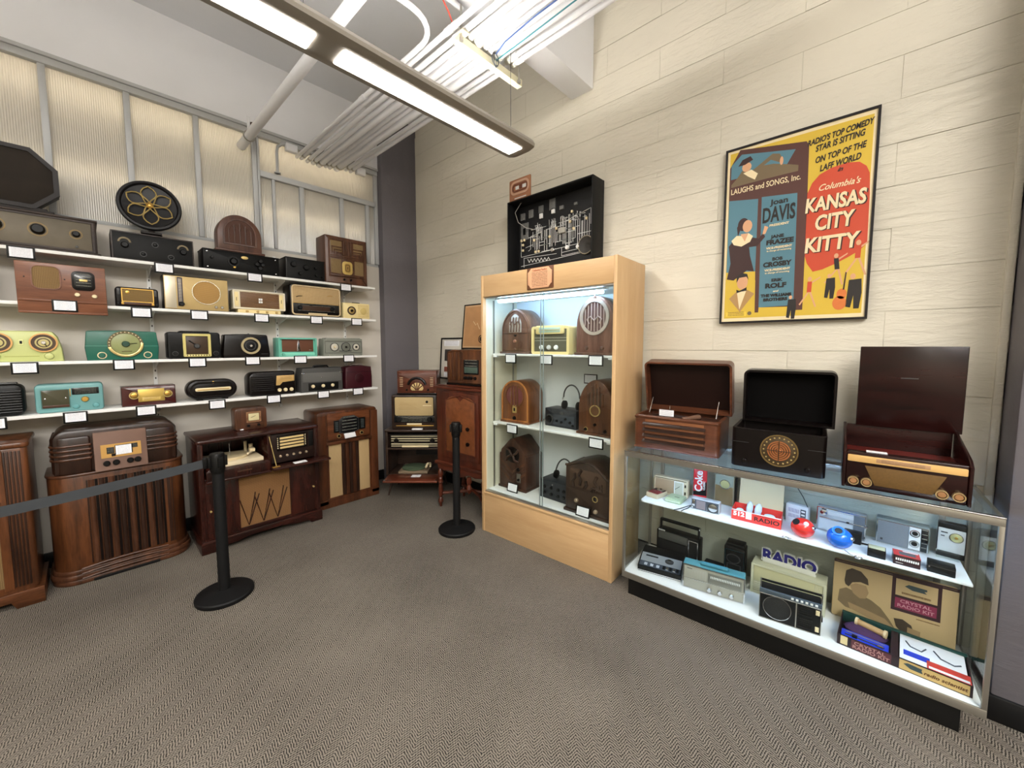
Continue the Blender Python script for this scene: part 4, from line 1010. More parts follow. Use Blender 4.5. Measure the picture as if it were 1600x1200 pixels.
obj('case_back', box(NB(), -.285, .285, .36, .38, .21, .69), DB, c.r); obj('case_bottom', box(NB(), -.283, .283, .0, .36, .21, .235, .003), DB, c.r); obj('shelf_board', box(NB(), -.283, .283, -.005, .36, .50, .52, .003), DB, c.r)
pn = obj('tuner_panel', box(NB(), -.262, .262, .004, .02, .522, .665, .003), BAKE, c.r)
for k, z in enumerate((.535, .555, .59, .612, .64)): obj('scale_strip', box(NB(), -.245, .245, -.002, .006, z, z + (.012 if k % 2 else .008), .001), mat('ivory_scale', (190, 178, 148), .35), pn)
for x in (-.19, .19): obj('knob', lathe(NB(), [(.026, 0), (.026, -.014), (.02, -.022), (0, -.022)], (x, .004, .598), 'y', 18), BAKE, c.r)
obj('key_row', box(NB(), -.13, .15, -.012, .004, .528, .548, .003), IVORY, c.r)
obj('inner_box', box(NB(), -.0, .25, .06, .30, .43, .50, .003), BLACK, c.r)
dd = obj('drop_door', box(NB(), -.275, .275, -.22, .0, .215, .235, .006), RB, c.r)
for x in (-.26, .26): obj('door_catch', lathe(NB(), [(.01, 0), (.01, .008), (0, .01)], (x, -.205, .235), 'z', 10), CHROME, dd)
obj('note_card', box(NB(), -.02, .075, -.10, -.03, .236, .238), PLAINP, dd)
pl_ = obj('record_deck', box(NB(), -.18, .13, .01, .30, .236, .26, .004), mat('grey_brown_deck', (120, 104, 84), .5), c.r)
obj('platter', lathe(NB(), [(.13, .262), (.132, .272), (.12, .277), (0, .277)], (-.04, .15, 0), 'z', 36), mat('green_felt_platter', (70, 84, 62), .8), pl_)
obj('tone_arm', tube(NB(), [(.135, .14, .27), (.135, .14, .31), (.12, .08, .325), (.11, .03, .30)], .012, 10), IVORY, pl_)
for x, y, dx, dy in ((-.24, .06, -.05, -.05), (.24, .06, .05, -.05), (-.24, .32, -.04, .03), (.24, .32, .04, .03)):
    obj('leg', cyl(NB(), (x, y, .215), (x + dx, y + dy, 0), .018, .009, 12), DB, c.r)

r = Set('table_radio', 'dark table radio with wide beige cloth face in the middle of the corner stack', 'radio', st(-.0, .02, .716), ROT, .485, .365, .24, 'radios stacked in the corner')
r.body(DB, bev=.012, rad=.015); r.pl('cloth_face', cloth('pale_beige_cloth', (206, 186, 140), (166, 142, 98)), .08, .40, .92, .94, .004, .02); r.fr('cloth_rim', BAKE, .07, .385, .93, .955, .006, .006, .02)
for k in range(6): r.pl('cloth_line', mat('cloth_line_tan', (166, 140, 96), .8), .17, .58 + .035 * k, .56 - .02 * (k % 2), .59 + .035 * k, .005)
r.dk('badge', BAKE, .78, .80, .014, .007); r.pl('badge_script', IVORY, .69, .68, .88, .70, .006)
r.pl('tuning_band', DARKDIAL, .06, .2, .94, .385, .004, .003)
for u in (.17, .83): r.kb(BLACK, u, .29, .027, .024, -.003)
r.pl('key_bar', IVORY, .34, .13, .66, .175, .012, .003); r.pl('lower_trim', GOLD, .1, .09, .92, .115, .008)
r.bx('note_card', PLAINP, -.02, .09, -.034, -.005, .0005, .012)

r = Set('table_radio', 'brown radio with fan shaped grille and side louvres on top of the corner stack', 'radio', st(.03, .04, 1.082), ROT, .42, .255, .2, 'radios stacked in the corner')
BW = wood('brown_case_wood', (104, 56, 38), (64, 32, 22), 'x', .28, coat=.3)
r.body(BW, bev=.010, rad=.006); r.bx('base', BAKE, -.215, .215, -.008, .2, 0, .018, .004); r.pl('front_panel', BW, .03, .12, .97, .88, .004, .004)
c0 = r.P(.5, .30)
r.shp('fan_back', mat('fan_cream_cloth', (196, 170, 116), .7), [(c0[0] - .055, .045)] + [(c0[0] + .068 * cos(a), .065 + .062 * sin(a)) for a in [pi * (1 - i / 12) for i in range(13)]] + [(c0[0] + .055, .045)], .005)
for k in range(5):
    a = radians(30 + 30 * k); r.tb('fan_rib', BW, [(c0[0] + .012 * cos(a), -.007, .05), (c0[0] + .04 * cos(a), -.008, .065 + .03 * sin(a)), (c0[0] + .066 * cos(a), -.008, .065 + .062 * sin(a))], .005, n=6)
r.tb('carved_arch', BAKE, [(c0[0] + .094 * cos(a), -.008, .085 + .092 * sin(a)) for a in [pi * (.08 + .84 * i / 14) for i in range(15)]], .014, n=8)
r.tb('carved_arch_bead', BW, [(c0[0] + .075 * cos(a), -.009, .07 + .08 * sin(a)) for a in [pi * (.05 + .9 * i / 14) for i in range(15)]], .004, n=6)
for s_ in (.1, .86):
    for k in range(6): r.pl('louvre', mat('pale_louvre', (176, 150, 118), .45), s_ - .03, .34 + .07 * k, s_ + .05, .37 + .07 * k, .008, .001)
for u in (.24, .78): r.kb(BAKE, u, .2, .012, .016)

# ------------------------------------------------------------------ highboy cabinet beside the display case
c = Set('highboy_radio_cabinet', 'tall red brown highboy radio cabinet on turned legs beside the display case', 'cabinet', (2.325, 2.835, 0), -84, .63, 1.226, .40)
HW = wood('highboy_mahogany', (96, 46, 30), (58, 26, 17), 'z', .28, coat=.35); HWX = wood('highboy_mahogany_across', (96, 46, 30), (58, 26, 17), 'x', .28, coat=.35)
BURL = mat('burl_veneer', (112, 64, 36), .28, coat=.35, noise=(26, .55))
obj('case', box(NB(), -.305, .305, .01, .39, .46, 1.19, .006), HW, c.r); obj('top_board', ext(NB(), rr(-.325, -.012, .325, .40, .006, 3), 1.185, 1.212, .008, 'z'), HWX, c.r); obj('top_slab', ext(NB(), rr(-.29, .01, .29, .38, .006, 3), 1.212, 1.226, .006, 'z'), HWX, c.r)
obj('base_moulding', ext(NB(), rr(-.325, -.012, .325, .40, .006, 3), .44, .475, .012, 'z'), HWX, c.r)
bm = NB(); ext(bm, [(-.29, .45), (-.29, .40), (-.2, .385), (-.12, .40), (-.06, .37), (0, .36), (.06, .37), (.12, .40), (.2, .385), (.29, .40), (.29, .45)], .0, .02, .004); obj('carved_apron', bm, HWX, c.r)
dfr = obj('door', box(NB(), -.20, .255, -.004, .012, .53, 1.16, .005), HW, c.r)
obj('burl_panel', ext(NB(), [(-.155, .60), (.21, .60), (.21, 1.08)] + [(.21 - .365 * i / 10, 1.08 + .045 * abs(sin(pi * i / 5)) ** .7) for i in range(1, 10)] + [(-.155, 1.08)], -.010, -.003, .003), BURL, dfr)
obj('panel_bead', tube(NB(), [(-.16, -.008, .595), (.215, -.008, .595), (.215, -.008, 1.085), (.03, -.008, 1.14), (-.16, -.008, 1.085)], .006, 6, True), HWX, dfr)
for z in (.84, .70): obj('door_knob', lathe(NB(), [(.008, 0), (.008, -.01), (.019, -.018), (.017, -.028), (0, -.03)], (.14, -.008, z), 'y', 16), BAKE, dfr)
legp = [(.022, .45), (.03, .43), (.022, .40), (.014, .385), (.026, .36), (.03, .33), (.018, .30), (.024, .285), (.02, .27), (.026, .25), (.016, .23), (.024, .17), (.022, .12), (.013, .095), (.024, .075), (.026, .05), (.014, .03), (.012, 0)]
for x in (-.285, .285):
    for y in (.03, .36): obj('turned_leg', lathe(NB(), legp[::-1], (x, y, 0), 'z', 16), HW, c.r)
c.tb('stretcher', HWX, [(-.28, .05, .13), (-.12, .16, .15), (0, .2, .17), (.12, .16, .15), (.28, .05, .13)], .016); c.tb('stretcher', HWX, [(-.28, .34, .13), (0, .2, .17), (.28, .34, .13)], .016)
obj('turned_drop', lathe(NB(), [(.0, .22), (.012, .23), (.026, .27), (.014, .31), (.026, .34), (.02, .38)], (.12, .01, 0), 'z', 14), HW, c.r)

r = Set('table_radio', 'walnut table radio with fluted rounded shoulder standing on the highboy cabinet', 'radio', (2.385, 2.80, 1.2275), -84, .48, .335, .26)
r.body(ORW, rr(-.24, .012, .24, .335, (.004, .004, .05, .07), 7), bev=.014); r.bx('base', BAKE, -.245, .245, -.008, .26, 0, .018, .004)
for k in range(7): r.pl('flute', (WAL, ORW)[k % 2], .03 + .055 * k, .14, .075 + .055 * k, .93 - .012 * (3 - k if k < 3 else 0), .006, .006)
r.fr('flute_border', WAL, .02, .11, .44, .96, .004, .008, .03); r.pl('dial_window', DARKDIAL, .47, .32, .85, .72, .008, .006); r.pl('dial_scale', mat('green_grey_scale', (70, 86, 78), .3), .49, .36, .83, .52, .0092)
for u in (.5, .58, .66, .76): r.kb(BAKE, u, .22, .016, .016)

# framed papers leaning against the wall there
def framed(label, loc, rot, w, h, paperm, tilt, extra, fw=.012):
    f = Set('picture_frame', label, 'picture', loc, rot, w, h, .016, 'framed papers leaning on the wall', tilt)
    f.body(BLACK, rr(-w / 2, 0, w / 2, h), bev=.002, name='backing'); f.fr('frame_moulding', BLACK, 0, 0, 1, 1, fw, .006); f.pl('sheet', paperm, fw / w, fw / h, 1 - fw / w, 1 - fw / h, .002)
    extra(f); return f
def ex1(f):
    f.pl('caption', PAPER, .15, .80, .85, .93, .003); f.pl('printed_photo', mat('dark_print', (52, 48, 46), .6, noise=(30, .5)), .2, .44, .8, .72, .003); f.pl('printed_block', mat('red_brown_print', (130, 70, 56), .6), .2, .18, .5, .3, .003); f.pl('caption', PAPER, .2, .06, .8, .16, .003)
framed('black framed page with white border leaning behind the highboy radio', (2.72, 3.45, 1.2275), -90, .38, .46, mat('page_white', (206, 200, 190), .6), -4, ex1, .018)
def ex2(f):
    f.pl('map_print', mat('map_print', (186, 140, 96), .6, noise=(9, .25)), .06, .06, .94, .94, .003); f.rg('round_emblem', BAKE, .66, .22, .04, .01, .004); f.dk('emblem_core', BAKE, .66, .22, .024, .004); f.tb('map_line', mat('map_cream', (220, 190, 150), .6), [(-.06, -.005, .28), (-.02, -.005, .24), (0, -.005, .26), (.04, -.005, .2)], .004)
framed('black framed orange brown print leaning above the highboy radio', (2.68, 2.98, 1.566), -90, .44, .46, mat('map_margin', (206, 170, 130), .6), -6, ex2)

# ------------------------------------------------------------------ maple display case
MAPLE = wood('maple_laminate', (204, 170, 126), (190, 154, 110), 'x', .4, 7, coat=.1)
MAPLEV = wood('maple_laminate_upright', (204, 170, 126), (190, 154, 110), 'z', .4, 7, coat=.1)
LINER = mat('cream_case_lining', (222, 216, 194), .5)
d = Set('display_case', 'tall maple display case with sliding glass doors and lit shelves of radios', 'cabinet', (2.285, 1.838, 0), -87.3, 1.212, 2.175, .45)
hw = .606
for s_, nm in ((-1, 'left'), (1, 'right')):
    p = obj('side_panel', box(NB(), s_ * (hw - .013) - .013, s_ * (hw - .013) + .013, 0, .45, 0, 2.175, .003), MAPLEV, d.r)
    obj('lining', box(NB(), s_ * (hw - .028) - .002, s_ * (hw - .028) + .002, .03, .44, .345, 2.0), LINER, p)
    for y in (.12, .38):
        obj('shelf_standard', box(NB(), s_ * (hw - .034) - .004, s_ * (hw - .034) + .004, y - .008, y + .008, .36, 1.98, .001), ALU, p)
obj('top_panel', box(NB(), -hw + .026, hw - .026, 0.005, .45, 2.15, 2.172), MAPLE, d.r); obj('header', box(NB(), -hw + .026, hw - .026, .002, .03, 2.0, 2.172, .002), MAPLE, d.r)
obj('ceiling_panel', box(NB(), -hw + .026, hw - .026, .03, .45, 1.99, 2.005), LINER, d.r)
obj('kick_panel', box(NB(), -hw + .026, hw - .026, .004, .03, 0, .345, .002), MAPLE, d.r); obj('sill_ledge', box(NB(), -hw + .026, hw - .026, -.004, .05, .335, .352, .003), MAPLE, d.r)
obj('deck', box(NB(), -hw + .026, hw - .026, .05, .45, .345, .365), SHELFW, d.r); obj('back_panel', box(NB(), -hw + .026, hw - .026, .435, .45, .345, 2.0), mat('pale_back_panel', (214, 218, 218), .5), d.r)
for z, nm in ((.951, 's2'), (1.532, 's1')):
    sh = obj('shelf', box(NB(), -hw + .045, hw - .045, .09, .43, z - .016, z, .002), SHELFW, d.r)
    for x in (-.53, .53): obj('shelf_clip', box(NB(), x - .02, x + .02, .085, .12, z - .03, z - .016, .002), WHITE, sh)
tr_ = obj('door_track', box(NB(), -hw + .026, hw - .026, .012, .05, .352, .362, .002), ALU, d.r); obj('door_track', box(NB(), -hw + .026, hw - .026, .012, .05, 1.988, 2.0, .002), ALU, d.r)
for k, (x0, x1, y) in enumerate(((-hw + .03, .008, .036), (-.008, hw - .03, .022))):
    g_ = obj('glass_door', box(NB(), x0, x1, y, y + .005, .362, 1.988), GL, d.r)
    xe = x1 if k == 0 else x0
    obj('edge_trim', box(NB(), xe - .002, xe + .002, y - .001, y + .006, .362, 1.988), mat('clear_edge', (150, 160, 160), .15, .3), g_)
LEDC = mat('cool_led_tube', (172, 210, 255), .4, emit=LED_CASE)
lt = obj('light_tube', cyl(NB(), (-.47, .075, 1.962), (.47, .075, 1.962), .013, n=12), LEDC, d.r); obj('tube_holder', box(NB(), -.5, .5, .06, .095, 1.974, 1.99, .002), WHITE, d.r)
pq = obj('plaque', box(NB(), -.115, .120, -.006, .003, 2.015, 2.172, .002), mat('dark_brown_plaque', (104, 66, 44), .5), d.r)
obj('plaque_face', ext(NB(), [(-.105, 2.05), (-.095, 2.045), (-.075, 2.02), (.08, 2.02), (.1, 2.045), (.11, 2.05), (.11, 2.14), (.1, 2.145), (.08, 2.167), (-.075, 2.167), (-.095, 2.145), (-.105, 2.14)], -.009, -.005, .0005), mat('pinkish_plaque_face', (206, 156, 120), .5), pq)
text('Cathedral Radios', mat('plaque_red', (140, 70, 40), .6), pq, (.003, -.0095, 2.15), .019, bold=.0003)
obj('plaque_text', box(NB(), -.085, .09, -.0098, -.009, 2.03, 2.136), lines('plaque_text_lines', (206, 156, 120), (120, 80, 56), 10, 'z', .5, .42), pq)

def citem(name, label, yc, z, w, h, dd, x, rot=-87, grp='radios inside the display case', cat='radio'):
    return Set(name, label, cat, (x, yc, z), rot, w, h, dd, grp)
CATW = wood('cathedral_walnut', (108, 76, 58), (70, 46, 36), 'z', .3, coat=.3); CATO = wood('cathedral_orange', (124, 76, 44), (82, 46, 25), 'z', .28, coat=.3)
# top shelf of the case
r = citem('cathedral_radio', 'brown cathedral radio with carved gothic grille on the case top shelf', 2.20, 1.5325, .30, .37, .2, 2.415)
o_ = arch(.30, .355, .17, 24, 1.8, 0, .014); r.body(CATW, o_, bev=.01); r.bx('plinth', CATW, -.16, .16, -.012, .205, 0, .018, .004)
r.loop('arch_bead', CATW, inset(o_, .012), inset(o_, .02), .006, 0)
gp = arch(.13, .15, .085, 16, 1.7, 0, .175); r.shp('grille_cloth', mat('pale_silver_cloth', (150, 140, 128), .7), gp, .002)
for k in range(4):
    x = -.045 + .03 * k; r.tb('fret', CATW, [(x, -.004, .18), (x + .004, -.004, .23), (x - .004, -.004, .27), (x, -.004, .30)], .006, n=6)
r.tb('fret', CATW, [(-.055, -.004, .24), (-.03, -.005, .265), (0, -.005, .24), (.03, -.005, .265), (.055, -.004, .24)], .005, n=6)
r.pl('groove', BAKE, .02, .445, .4, .455, .001); r.pl('groove', BAKE, .62, .445, .98, .455, .001)
r.pg('dial_window', BAKE, [(.44, .43), (.56, .43), (.53, .38), (.47, .38)], .004); r.kb(mat('rosy_knob', (150, 104, 84), .35), .5, .28, .014, .016); r.kb(CATW, .5, .1, .011, .014)

r = citem('cream_radio', 'cream radio with glass tuning window and top handle on the case top shelf', 1.83, 1.5325, .345, .215, .17, 2.405)
CRM = mat('cream_yellow_case', (226, 204, 142), .3)
r.body(CRM, bev=.012, rad=.02); r.fr('front_rim', CRM, 0, .0, 1, 1, .022, .010, .02); r.pl('dark_front', mat('olive_grey_front', (92, 90, 74), .35), .07, .09, .93, .9, .002)
r.pl('tuning_hood', CRM, .15, .72, .87, 1.02, .024, .012, deep=.05); r.pl('tuning_glass', mat('pale_green_glass', (176, 196, 176), .12), .24, .77, .8, .95, .026, .004); r.pl('tuning_line', GOLD, .26, .85, .78, .87, .0275)
for v in (.48, .58): r.pl('front_line', mat('pale_line', (170, 168, 150), .4), .08, v, .92, v + .02, .003)
for u in (.27, .47, .66): r.kb(WHITE, u, .25, .018, .016)

r = citem('round_grille_cathedral_radio', 'tall arched radio with large round silver grille ring on the case top shelf', 1.452, 1.5325, .30, .415, .2, 2.415)
o_ = arch(.295, .40, .2, 26, 1.9, 0, .014); r.body(wood('burl_rosewood', (128, 92, 78), (82, 52, 44), 'z', .25, 20, coat=.5), o_, bev=.012); r.bx('plinth', CATW, -.155, .155, -.012, .205, 0, .018, .004)
r.rg('grille_ring', mat('silvery_wood_ring', (190, 176, 164), .2, .2, coat=.5), .5, .64, .112, .022, .014, n=40, rz=.126); r.dk('grille_cloth', mat('mauve_cloth', (98, 72, 70), .8), .5, .64, .092, .003, rz=.105)
for k in range(7):
    x = -.072 + .024 * k; hh = .1 * math.sqrt(max(.05, 1 - (x / .088) ** 2)); r.tb('grille_bar', mat('pale_bar', (170, 150, 140), .3), [(x, -.006, .2656 - hh), (x, -.006, .2656 + hh)], .0045, n=6)
r.tb('lyre_fret', mat('pale_bar', (0, 0, 0)), [(-.04, -.009, .22), (-.055, -.009, .25), (-.03, -.009, .27), (0, -.009, .24), (.03, -.009, .27), (.055, -.009, .25), (.04, -.009, .22)], .005, n=6)
r.pg('finial', CATW, [(.46, .95), (.54, .95), (.5, 1.02)], .01)
for u in (.3, .7): r.kb(CATW, u, .12, .013, .014)

# middle shelf
r = citem('arched_orange_radio', 'bright orange brown arched radio with dark red grille on the case middle shelf', 2.205, .9515, .285, .36, .23, 2.415, -84)
o_ = arch(.275, .345, .14, 24, 2, 0, .014); r.body(CATO, o_, bev=.010); r.bx('plinth', CATO, -.148, .148, -.010, .235, 0, .018, .004); r.loop('arch_edge', wood('pale_edge', (176, 116, 66), (140, 84, 44), 'z', .25), inset(o_, .0), inset(o_, .014), .004, 0)
c0 = r.P(.5, .64); r.shp('grille_cloth', mat('dark_red_cloth', (104, 54, 52), .75), circ(c0[0], c0[1], .088, 28, .085), .002)
for k in range(3): r.tb('grille_bar', CATO, [(-.03 + .03 * k, -.005, c0[1] - .085), (-.03 + .03 * k, -.005, c0[1] + .08)], .0075, n=8)
r.loop('grille_rim', CATO, circ(c0[0], c0[1], .096, 28, .093), circ(c0[0], c0[1], .086, 28, .083), .007, 0)
r.pl('dial_plate', BRASS, .43, .24, .57, .42, .007, .006); r.pl('dial_hole', BAKE, .47, .28, .53, .36, .008, .004); r.kb(BAKE, .5, .12, .016, .018); r.pl('lower_panel', CATO, .36, .06, .64, .24, .004, .004)

r = citem('black_crystal_set', 'small black radio set with round dial under the headphones in the case', 1.815, .9515, .30, .145, .16, 2.52, -90)
r.body(mat('blue_black_case', (34, 37, 42), .45), bev=.004, rad=.004); r.rg('dial_ring', GREYM, .15, .4, .038, .008, .010); r.kb(BLACK, .15, .4, .028, .02); r.dk('badge', GREYM, .55, .8, .02, .004, rz=.012)
r.pl('panel', mat('blue_grey_panel', (52, 56, 62), .5, noise=(40, .7)), .28, .12, .95, .7, .002)
for u, v in ((.4, .35), (.55, .3), (.68, .5), (.82, .35), (.9, .2)): r.kb(BLACK, u, v, .011, .01, -.002)
h = thing('headphones', 'black headphones standing upright on the small black set in the case', 'headphones', (2.56, 1.735, 1.0975), -90)
obj('headband', tube(NB(), [(-.075 * cos(a) * (1 if a < pi else 1), 0, .095 + .10 * sin(a)) for a in [pi * i / 14 for i in range(15)]], .006, 8), GREYM, h)
for s_ in (-1, 1):
    obj('yoke', tube(NB(), [(s_ * .075, 0, .10), (s_ * .085, 0, .075), (s_ * .072, 0, .05)], .004, 6), CHROME, h)
    obj('ear_cup', lathe(NB(), [(.028, -.012), (.034, -.008), (.034, .008), (.02, .016), (0, .016)], (s_ * .066, 0, .035), 'x', 20), BLACK, h)
r = citem('arched_fluted_radio', 'tall dark arched radio with three ribs and round dial on the case middle shelf', 1.46, .9515, .285, .405, .22, 2.455, -88)
o_ = arch(.28, .39, .2, 24, 1.9, 0, .014); CD = wood('cathedral_dark', (98, 60, 36), (58, 34, 22), 'z', .28, coat=.3); r.body(CD, o_, bev=.012); r.bx('plinth', CD, -.152, .152, -.010, .225, 0, .018, .004)
for k, hh in ((-2, .08), (-1, .13), (0, .15), (1, .13), (2, .08)): r.tb('rib', CD, [(.028 * k, -.002, .215), (.028 * k, -.002, .225 + hh)], .009, n=8)
for k in (-1.5, -.5, .5, 1.5): r.pl('grille_strip', CLOTHD, .5 + k * .098 - .03, .55, .5 + k * .098 + .03, .55 + (.3 if abs(k) < 1 else .22), .0015)
r.rg('dial_ring', BRASS, .5, .45, .042, .007, .010); r.dk('dial_glass', mat('amber_brown_dial', (96, 66, 44), .2), .5, .45, .036, .004)
r.kb(BAKE, .5, .2, .011, .014); r.rg('knob_ring', BRASS, .24, .1, .016, .003, .006); r.kb(BAKE, .24, .1, .013, .016); r.kb(BAKE, .78, .1, .013, .016)

# bottom of the case
r = citem('pointed_tombstone_radio', 'dark pointed top radio with chevron veneer at the bottom of the case', 2.245, .3655, .30, .445, .24, 2.43, -86)
DV = wood('dark_veneer', (74, 46, 34), (40, 25, 19), 'z', .3, coat=.25); o_ = [(-.145, 0), (.145, 0), (.145, .30), (.13, .31), (.125, .335), (.03, .435), (.0, .445), (-.03, .435), (-.125, .335), (-.13, .31), (-.145, .30)]
r.body(DV, o_, bev=.008)
r.bx('plinth', DV, -.152, .152, -.010, .245, 0, .02, .004)
for s_ in (-1, 1):
    for k in range(3): r.pg('chevron_strip', WAL if k % 2 == 0 else DV, [(.5, .36 - .1 * k), (.5 + s_ * .45, .58 - .1 * k), (.5 + s_ * .45, .53 - .1 * k), (.5, .31 - .1 * k)], .003)
r.dk('grille_recess', BAKE, .5, .68, .075, .002, rz=.07)
for a in (40, 140, 220, 320): r.tb('carved_leaf', DV, [(.012 * cos(radians(a)), -.004, .30), (.05 * cos(radians(a - 15)), -.010, .30 + .05 * sin(radians(a - 15))), (.085 * cos(radians(a)), -.004, .30 + .085 * sin(radians(a)))], .010, n=8)
r.kb(BAKE, .72, .42, .016, .016); r.pl('dial_plate', mat('pewter_plate', (96, 90, 82), .4, .3), .66, .16, .8, .34, .004, .006); r.kb(BAKE, .73, .22, .012, .014)

r = citem('black_crystal_set', 'low black radio set partly hidden behind the wide wooden radio in the case', 1.845, .3655, .27, .15, .18, 2.47, -90)
r.body(mat('blue_black_case', (0, 0, 0)), bev=.004, rad=.004)
for u in (.2, .45, .7, .9):
    for v in (.3, .65): r.kb(BLACK, u, v, .014, .012)
r.dk('badge', CHROME, .5, .85, .006, .003)
h = thing('headphones', 'black headphones lying on the low black set at the case bottom', 'headphones', (2.56, 1.80, .516), -90)
obj('headband', tube(NB(), [(-.085 * cos(a), .0, .035 + .14 * sin(a) - .02 * cos(a)) for a in [pi * i / 14 for i in range(15)]], .006, 8), GREYM, h)
for s_ in (-1, 1): obj('ear_cup', lathe(NB(), [(.028, -.012), (.034, -.008), (.034, .008), (.02, .016), (0, .016)], (s_ * .075, 0, .036), 'x', 20), BLACK, h)

r = citem('wide_wooden_radio', 'large dark wooden radio with curved top and carved fret at the case bottom', 1.482, .3655, .37, .40, .27, 2.40, -88)
top = [(.185, .29), (.15, .30), (.1, .345), (.05, .38), (0, .395), (-.06, .39), (-.12, .37), (-.17, .35), (-.185, .35)]
DD = wood('brown_black_wood', (62, 44, 34), (36, 26, 21), 'z', .32, coat=.25); r.body(DD, [(-.185, .0), (.185, .0)] + top, bev=.008)
r.tb('top_moulding', DD, [(x, .0, z) for x, z in top], .010); r.bx('plinth', DD, -.195, .195, -.012, .275, 0, .022, .004); r.pl('lower_panel', DD, .04, .07, .96, .46, .005, .004)
r.pl('grille_board', mat('brown_fret_back', (70, 50, 36), .6), .1, .5, .9, .84, .003, .02)
for pts in ([(-.11, .20), (-.12, .24), (-.10, .27), (-.105, .30)], [(-.06, .22), (-.05, .26), (-.07, .29), (-.045, .335)], [(.07, .20), (.09, .24), (.06, .27), (.08, .31)], [(.03, .20), (.05, .22), (.12, .215), (.11, .26)], [(-.02, .205), (0, .23), (-.01, .26)]): r.tb('carved_fret', DD, [(x, -.006, z) for x, z in pts], .011, n=8)
r.rg('dial_frame', BRASS, .68, .36, .022, .005, .010); r.pl('dial_window', BAKE, .645, .325, .715, .40, .008)
for u, v in ((.27, .25), (.7, .14)): r.kb(mat('pewter_knob', (160, 140, 118), .35, .3), u, v, .015, .018, -.005)

for (y, zt, s), x in zip(((2.192, 1.532, 'top shelf under the carved cathedral radio'), (1.84, 1.53, 'top shelf under the cream radio'), (1.423, 1.534, 'top shelf under the round grille radio')), (2.351, 2.368, 2.387)):
    card(0, 0, f'framed caption card in the display case on the {s}', loc=(x, y, zt - .076), rot=-87.3)
for y, zt, s, x in ((2.178, .951, 'arched orange radio', 2.351), (1.411, .955, 'ribbed arched radio', 2.388)):
    card(0, 0, f'framed caption card in the display case on the middle shelf under the {s}', loc=(x, y, zt - .076), rot=-87.3)
for y, s, x in ((2.20, 'pointed dark radio', 2.375), (1.50, 'wide carved radio', 2.365)):
    card(0, 0, f'white caption card standing at the case bottom before the {s}', loc=(x, y, .366), rot=-87.3, tilt=-12)
card(0, 0, 'framed caption card on the back of the case above the headphones', loc=(2.72, 1.665, 1.295), rot=-87.3, w=.118, h=.078)

# circuit board in its black shadow box, above the case
b = Set('circuit_display_box', 'black shadow box with white circuit diagram and small speaker above the display case', 'display board', (2.628, 2.053, 2.1755), -90, .876, .694, .165)
bk = obj('back_board', box(NB(), -.438, .438, .15, .165, 0, .694), mat('black_board', (20, 20, 22), .55), b.r)
for x0, x1, z0, z1 in ((-.438, -.426, 0, .694), (.426, .438, 0, .694)): obj('box_side', box(NB(), x0, x1, 0, .15, z0, z1, .002), BLACKM, b.r)
for z0, z1 in ((0, .012), (.682, .694)): obj('box_rail', box(NB(), -.426, .426, 0, .15, z0, z1, .002), BLACKM, b.r)
TRC = mat('white_circuit_print', (226, 226, 223), .6)
rnd = random.Random(5)
bm = NB()
def ln(u0, v0, u1, v1, w_=.0034):
    x0, z0, x1, z1 = (u0 - .5) * .876, v0 * .694, (u1 - .5) * .876, v1 * .694
    dx, dz = x1 - x0, z1 - z0; l = hypot(dx, dz) or 1; nx, nz = -dz / l * w_ / 2, dx / l * w_ / 2
    rings(bm, [[(x, y, z) for x, z in ((x0 + nx, z0 + nz), (x0 - nx, z0 - nz), (x1 - nx, z1 - nz), (x1 + nx, z1 + nz))] for y in (.1485, .150)])
def poly(ps, w_=.0028):
    for a, b2 in zip(ps, ps[1:]): ln(*a, *b2, w_)
for k in range(34):
    u = .20 + .68 * k / 33 + rnd.uniform(-.008, .008); v0 = rnd.choice((.36, .40, .44, .5)); v1 = rnd.choice((.56, .62, .68, .73)); ln(u, v0, u, v1)
for k in range(30):
    u = rnd.uniform(.05, .75); v = rnd.choice((.36, .40, .44, .48, .53, .57, .62, .66, .70)); ln(u, v, u + rnd.uniform(.05, .2), v)
poly([(.04, .66), (.04, .34), (.56, .36), (.56, .26), (.78, .27), (.78, .33)]); poly([(.56, .36), (.82, .37)]); poly([(.56, .30), (.78, .31)]); poly([(.08, .20), (.08, .32), (.5, .30)]); poly([(.04, .22), (.5, .24), (.82, .26)])
zz = [(.13 + .0225 * i, .30 - .045 * (i % 2) - .002 * i) for i in range(14)]; poly(zz, .004)
poly([(.6, .66), (.88, .74), (.88, .56)]); poly([(.1, .45), (.2, .47), (.2, .63)]); poly([(.14, .40), (.17, .42), (.17, .58), (.3, .60)])
for cu, cv, n_ in ((.28, .66, 9), (.45, .68, 9), (.58, .69, 8), (.73, .70, 8)):
    for k in range(n_):
        a = rnd.uniform(0, 6.28); ln(cu - .04 + .01 * k, cv - .06, cu - .04 + .01 * k + .02 * cos(a), cv + .05 * rnd.random(), .002)
for u, v in ((.91, .9), (.91, .53)): poly([(u - .02, v - .02), (u - .02, v + .02), (u - .005, v + .02), (u + .02, v + .05), (u + .02, v - .05), (u - .005, v - .02), (u - .02, v - .02)], .003)
for k in range(3): ln(.9, .74 + .025 * k, .93, .745 + .025 * k, .005)
for u in (.17, .20, .44, .48): poly([(u, .12), (u + .004, .155), (u + .014, .155), (u + .018, .12)], .003)
ct = obj('circuit_lines', bm, TRC, bk); ct['kind'] = 'stuff'
def onb(name, m_, u, v, w_, h_, t=.012, rad=.002): return obj(name, ext(NB(), rr((u - .5) * .876 - w_ / 2, v * .694 - h_ / 2, (u - .5) * .876 + w_ / 2, v * .694 + h_ / 2, rad, 3), .15 - t, .151, .001), m_, b.r)
CG = mat('grey_part', (104, 104, 102), .5, noise=(60, .3))
